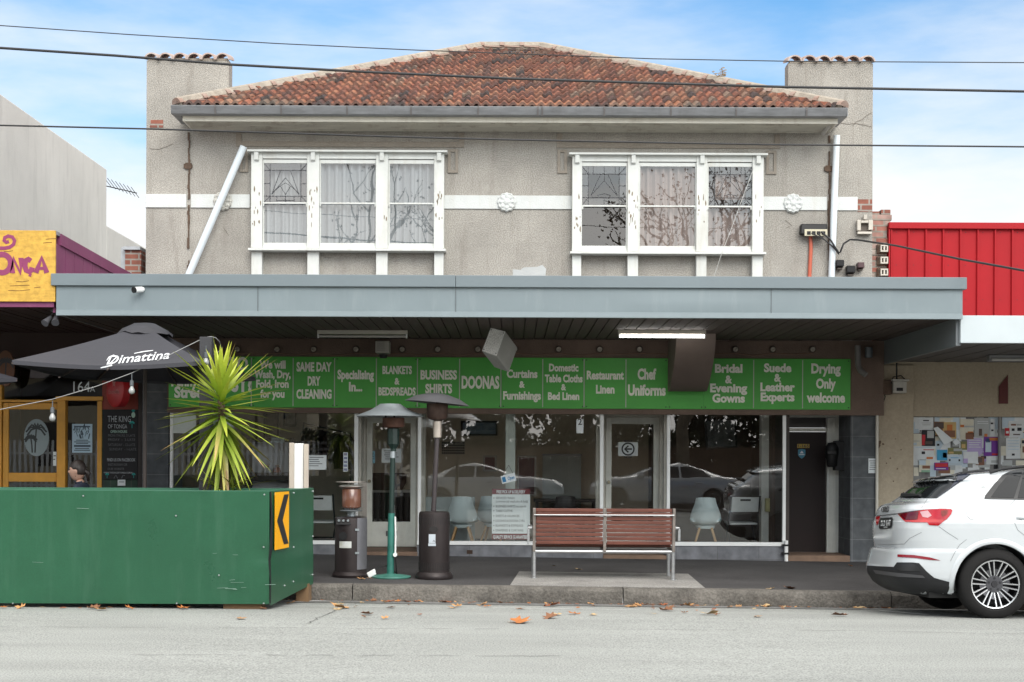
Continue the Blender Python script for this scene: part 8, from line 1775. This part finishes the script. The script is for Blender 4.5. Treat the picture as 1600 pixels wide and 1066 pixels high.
# roof rail, spoiler edge, wiper, handle
mb = MB(); mb.tube([W3(v) for v in ((1.0, -.655, 1.475), (1.12, -.655, 1.51), (1.3, -.65, 1.535), (1.7, -.64, 1.55), (2.4, -.63, 1.545), (2.7, -.64, 1.5))], .016, 10); part(mb, 'roof_rail', pblack, smooth=60)
mb = MB(); mb.tube([W3(v) for v in ((1.0, .655, 1.475), (1.12, .655, 1.51), (1.3, .65, 1.535), (1.7, .64, 1.55), (2.4, .63, 1.545), (2.7, .64, 1.5))], .016, 10); part(mb, 'roof_rail', pblack, smooth=60)
mb = MB(); wps = project([(1403, 777.2), (1412, 776), (1425, 776), (1440, 776.8)], bv, .022); wps = [v for v in wps if v]; 
if len(wps) > 1: mb.tube(wps, [.022, .018, .014, .008][:len(wps)], 8)
part(mb, 'rear_wiper', pblack, smooth=50)
mb = MB(); hp = project([(1589, 809), (1596, 809.5), (1608, 809)], bv, .03); hp = [v for v in hp if v]
if len(hp) > 1: mb.tube(hp, .017, 10)
part(mb, 'door_handle', paint, smooth=60)
mb = MB(); hp = project([(1536.5, 762.5)], bv, .004)
if hp[0]: mb.lathe([(0, -.001), (.02, -.001), (.02, .003)], hp[0], 16, axis='y')
part(mb, 'fuel_sensor', M('pale_dot', (.5, .52, .53), .4))

def suv_y(x, z): it = interp(T, z); u = abs((x-(it[1]+it[2])/2)/((it[2]-it[1])/2)); return it[3]*(1-min(.999, u)**it[4])**(1/it[4])
for sd_ in (-1, 1):
    for (a0, a1, b0, b1) in ((1.72, 2.95, 1.72, 2.35),)+(((.86, 1.62, 1.2, 1.62),) if sd_ > 0 else ()):
        mb = MB(); n, m_ = 12, 8; vs = []
        for j in range(m_+1):
            z = 1.10+.29*j/m_
            for i in range(n+1): u = i/n; x = (a0+(a1-a0)*u)*(1-j/m_)+(b0+(b1-b0)*u)*(j/m_); vs.append(W3((x, sd_*(suv_y(x, z)+.007), z)))
        mb.add(vs, [(j*(n+1)+i, j*(n+1)+i+1, (j+1)*(n+1)+i+1, (j+1)*(n+1)+i) for j in range(m_) for i in range(n)]); part(mb, 'door_window', cglass, smooth=60)
    mb = MB(); c = W3((2.85, sd_*.96, 1.1)); mb.lathe([(0, -.1), (.1, -.08), (.11, .04), (0, .1)], c, 14, axis='y'); part(mb, 'mirror', paint, smooth=60)
# ---------------- cars across the road (seen as reflections in the shop windows)
TS = [(.2, .3, 4.3, .78, 4), (.25, .12, 4.55, .85, 4), (.4, .03, 4.66, .885, 4.4), (.55, .0, 4.68, .895, 4.4), (.7, .03, 4.66, .895, 4.4), (.8, .06, 4.6, .885, 4.4), (.9, .09, 4.42, .87, 4.2), (.96, .14, 4.1, .85, 4), (1.0, .3, 3.6, .82, 3.6), (1.02, .55, 3.4, .80, 3.4), (1.1, .85, 3.12, .755, 3.3), (1.2, 1.1, 2.85, .705, 3.2), (1.3, 1.38, 2.55, .645, 3.1), (1.37, 1.65, 2.3, .58, 3), (1.41, 1.85, 2.1, .48, 2.6), (1.425, 1.95, 2.0, .3, 2.2)]
def sedan(x0, y0, flip, mat, label, zg=0.0):
    lv = resample(TS, sorted(set([t_[0] for t_ in TS]+[.2+.03*k for k in range(41)]))); vs, fs = stack(lv, 80)
    cuts = [(u, .33, .37, -1.2, -.6) for u in (.98, 3.7)]+[(u, .33, .37, .6, 1.2) for u in (.98, 3.7)]
    me = bool_cut(vs, fs, cuts); Mx = Matrix.Translation((x0, y0, zg)) @ (Matrix.Rotation(math.pi, 4, 'Z') @ Matrix.Translation((-4.68, 0, 0)) if flip else Matrix())
    me.transform(Mx); finish(me, 30); t = thing('parked_car', label, 'car', (x0+2.3, y0, zg)); link_mesh('body', me, mat, t); w3 = lambda *v: Mx @ Vector(v)
    def sy_(x, z): it = interp(TS, z); u = abs((x-(it[1]+it[2])/2)/((it[2]-it[1])/2)); return it[3]*(1-min(.999, u)**it[4])**(1/it[4])
    for sd_ in (-1, 1):
        for (a0, a1, b0, b1) in ((1.05, 1.95, 1.42, 1.98), (2.03, 3.05, 2.03, 2.5)):
            mb = MB(); n, m_ = 12, 8; vs = []
            for j in range(m_+1):
                z = .99+.33*j/m_
                for i in range(n+1): u = i/n; x = (a0+(a1-a0)*u)*(1-j/m_)+(b0+(b1-b0)*u)*(j/m_); vs.append(w3(x, sd_*(sy_(x, z)+.006), z))
            mb.add(vs, [(j*(n+1)+i, j*(n+1)+i+1, (j+1)*(n+1)+i+1, (j+1)*(n+1)+i) for j in range(m_) for i in range(n)]); mb.build('side_window', cglass, t, smooth=60)
        for x in (1.35, 2.35): mb = MB(); mb.tube([w3(x, sd_*(.885+.02), .84), w3(x+.2, sd_*(.885+.02), .85)], .014, 8); mb.build('door_handle', alloy_b, t)
        mb = MB(); mb.lathe([(0, -.09), (.1, -.08), (.11, .03), (0, .09)], w3(2.98, sd_*.92, 1.02), 14, axis='y'); mb.build('mirror', mat, t, smooth=60)
    for u in (.98, 3.7):
        for sd_ in (-1, 1): c = w3(u, sd_*.77, .33); wheel(t, (c.x, c.y, c.z), .32, .21, (sd_ if not flip else -sd_), False, True)
    for sd_ in (-1, 1):
        mb = MB(); c = [w3(.07, sd_*.6, .72), w3(.1, sd_*.84, .74), w3(.35, sd_*.885, .8), w3(.3, sd_*.88, .9), w3(.1, sd_*.82, .9), w3(.07, sd_*.6, .86)]
        mb.add(c, [tuple(range(6))]); mb.build('tail_lamp', lampm, t)
        mb = MB(); c = [w3(4.66, sd_*.55, .66), w3(4.6, sd_*.8, .68), w3(4.25, sd_*.9, .8), w3(4.3, sd_*.86, .86), w3(4.6, sd_*.6, .78)]; mb.add(c, [tuple(range(5))]); mb.build('headlight', M('headlamp', (.6, .62, .64), .1), t)
    return t
silver = M('silver_car_paint', (.48, .5, .52), .25, metal=.35, coat=1, var=.03, rvar=.03); navy = M('navy_car_paint', (.03, .045, .075), .2, coat=1, var=.05, rvar=.03); wcar = M('pale_car_paint', (.6, .62, .62), .22, coat=1, var=.03, rvar=.03)
ZC = .0
sedan(2.3, -1.75, True, silver, 'silver sedan parked across the road, mirrored in the right door and window')
sedan(-3.1, -1.75, False, wcar, 'pale sedan parked across the road, mirrored in the middle shop window')
sedan(7.4, -1.75, True, navy, 'dark blue sedan parked across the road, mirrored by the folding chair')
# ---------------- across the road: fence, trees, pale house (all mirrored in the glass)
FN = thing('timber_fence', 'brown paling fence on the far side of the road, mirrored in the shop windows', 'fence', (0, -8, .1))
mb = MB(); rf = random.Random(2); fm = M('fence_timber', (.12, .075, .045), .85, var=.35, scale=3, stretch=(3, 3, .4))
x = -3.0
while x < 24: h = rf.uniform(-.02, .02); mb.box(x, x+.1, -8.02+rf.uniform(0, .02), -7.98, .12, 1.95+h); x += .108
mb.build('palings', fm, FN); mb = MB(); mb.box(-3, 24, -8.08, -8.021, .5, .58); mb.box(-3, 24, -8.08, -8.0211, 1.6, 1.68); mb.build('rails', fm, FN)
HS_ = thing('house', 'cream weatherboard house with a white picket front across the road, mirrored in the cafe glass', 'house', (-14, -11, .1))
mb = MB(); mb.box(-26, -7.5, -18, -11, .1, 4.4); mb.build('wall', M('house_cream', (.5, .44, .32), .8, var=.1), HS_); mb = MB(); mb.prismx([(-18.6, 4.4), (-10.4, 4.4), (-14.5, 6.6)], -26.5, -7.0); mb.build('roof', M('house_roof', (.12, .1, .1), .8), HS_)
for x in (-22, -17.5, -12): mb = MB(); mb.box(x, x+1.4, -11.05, -10.98, 1.2, 2.8); mb.build('window', cglass, HS_)
PF = thing('picket_fence', 'white picket fence in front of the house across the road', 'fence', (-13, -8, .1))
mb = MB(); x = -24.0
while x < -4: mb.box(x, x+.09, -8.03, -8.0, .12, 2.1); x += .19
mb.box(-24, -4, -8.07, -8.031, .5, .58); mb.box(-24, -4, -8.07, -8.0311, 1.6, 1.68); mb.build('pickets', white_clean, PF)
def tree(x, y, seed, h, label, leafy):
    r = random.Random(seed); t = thing('plane_tree', label, 'tree', (x, y, .1), 'plane trees across the road'); mb = MB(); tips = []
    def br(p, d, ln, rad, lvl):
        pts = [p]; q = p.copy(); dd = d.copy()
        for k in range(4): dd = (dd+Vector((r.uniform(-.22, .22), r.uniform(-.22, .22), r.uniform(-.05, .14)))).normalized(); q = q+dd*ln/4; pts.append(q.copy())
        mb.tube(pts, [rad*(1-.12*k) for k in range(5)], 8 if lvl < 2 else 5)
        if lvl < 4:
            for k in range(3 if lvl else 4): a = r.uniform(0, 6.28); n_ = (dd*r.uniform(.5, 1)+Vector((math.cos(a), math.sin(a), r.uniform(.0, .6)))*.8).normalized(); br(pts[-1] if k < 2 else pts[2], n_, ln*r.uniform(.55, .8), rad*.52, lvl+1)
        if lvl >= 3: tips.extend(pts[1:])
    br(Vector((x, y, .1)), Vector((0, 0, 1)), h*.32, .26, 0)
    mb.build('trunk', M('plane_bark', (.2, .16, .11), .9, var=.45, scale=3, bump=.4), t, smooth=50)
    mb = MB()
    for p in tips:
        for k in range(leafy): c = p+Vector((r.gauss(0, .18), r.gauss(0, .18), r.gauss(0, .15))); a = Vector((r.uniform(-1, 1), r.uniform(-1, 1), r.uniform(-1, 1))).normalized()*.05; b = a.cross(Vector((r.uniform(-1, 1), 1, r.uniform(-1, 1)))).normalized()*.04; mb.add([c-a, c+b, c+a, c-b], [(0, 1, 2, 3)])
    mb.build('crown', M('autumn_leaf', (.11, .055, .025), .8, var=.5, scale=2), t)
for i, (x, y, s_, h, lf) in enumerate(((-4.6, -4.3, 3, 15, 1), (5.6, -4.2, 8, 15.5, 3), (-11.5, -4.4, 12, 12, 3), (11.5, -4.3, 15, 13, 3))):
    tree(x, y, s_, h, ['nearly bare plane tree mirrored in the left upper window', 'leafy brown plane tree mirrored in the right upper window and right door', 'brown plane tree across the road mirrored in the cafe glass', 'brown plane tree across the road at the far right'][i], lf)
# dense dark garden trees behind the far fence
r = random.Random(77); gt0 = thing('garden_tree', 'dense dark garden tree behind the far fences, mirrored in the shop glass', 'tree', (0, 0, 0), 'garden trees behind the far fences')
mb = MB(); mb.tube([(0, 0, 0), (.1, 0, 1.5), (0, .1, 3)], [.16, .13, .08], 8)
for k in range(6): a = k*1.05; mb.tube([(0, 0, 1.3+.2*k), (.7*math.cos(a), .7*math.sin(a), 2.4+.25*k), (1.3*math.cos(a), 1.3*math.sin(a), 3.2+.3*k)], [.07, .05, .02], 6)
mb.build('trunk', MATS['plane_bark'], gt0)
mb = MB(); cl = [(r.gauss(0, .9), r.gauss(0, .7), r.uniform(1.2, 5.4), r.uniform(.5, .95)) for _ in range(26)]
for cx, cy, cz, cr_ in cl:
    for _ in range(150):
        d = Vector((r.gauss(0, 1), r.gauss(0, 1), r.gauss(0, 1))).normalized()*cr_*r.uniform(.6, 1.05); c = Vector((cx, cy, cz))+d; a = Vector((r.uniform(-1, 1), r.uniform(-1, 1), r.uniform(-1, 1))).normalized()*.12; b = a.cross(Vector((r.uniform(-1, 1), 1, r.uniform(-1, 1)))).normalized()*.08; mb.add([c-a, c+b, c+a, c-b], [(0, 1, 2, 3)])
mb.build('crown', M('garden_leaf', (.035, .045, .018), .7, var=.5, scale=2), gt0)
spots = [(-3.2, -10.2), (-.6, -10.8), (1.9, -10.1), (4.4, -11), (7, -10.3), (9.6, -10.9), (12.4, -10.2), (15.5, -11), (18.5, -10.3), (-5.6, -9.9)]
for k, (x, y) in enumerate(spots):
    o = gt0 if k == 0 else copy_tree(gt0); o.location = (x, y, .1); o.rotation_euler = (0, 0, k*1.3)
bpy.context.view_layer.update()
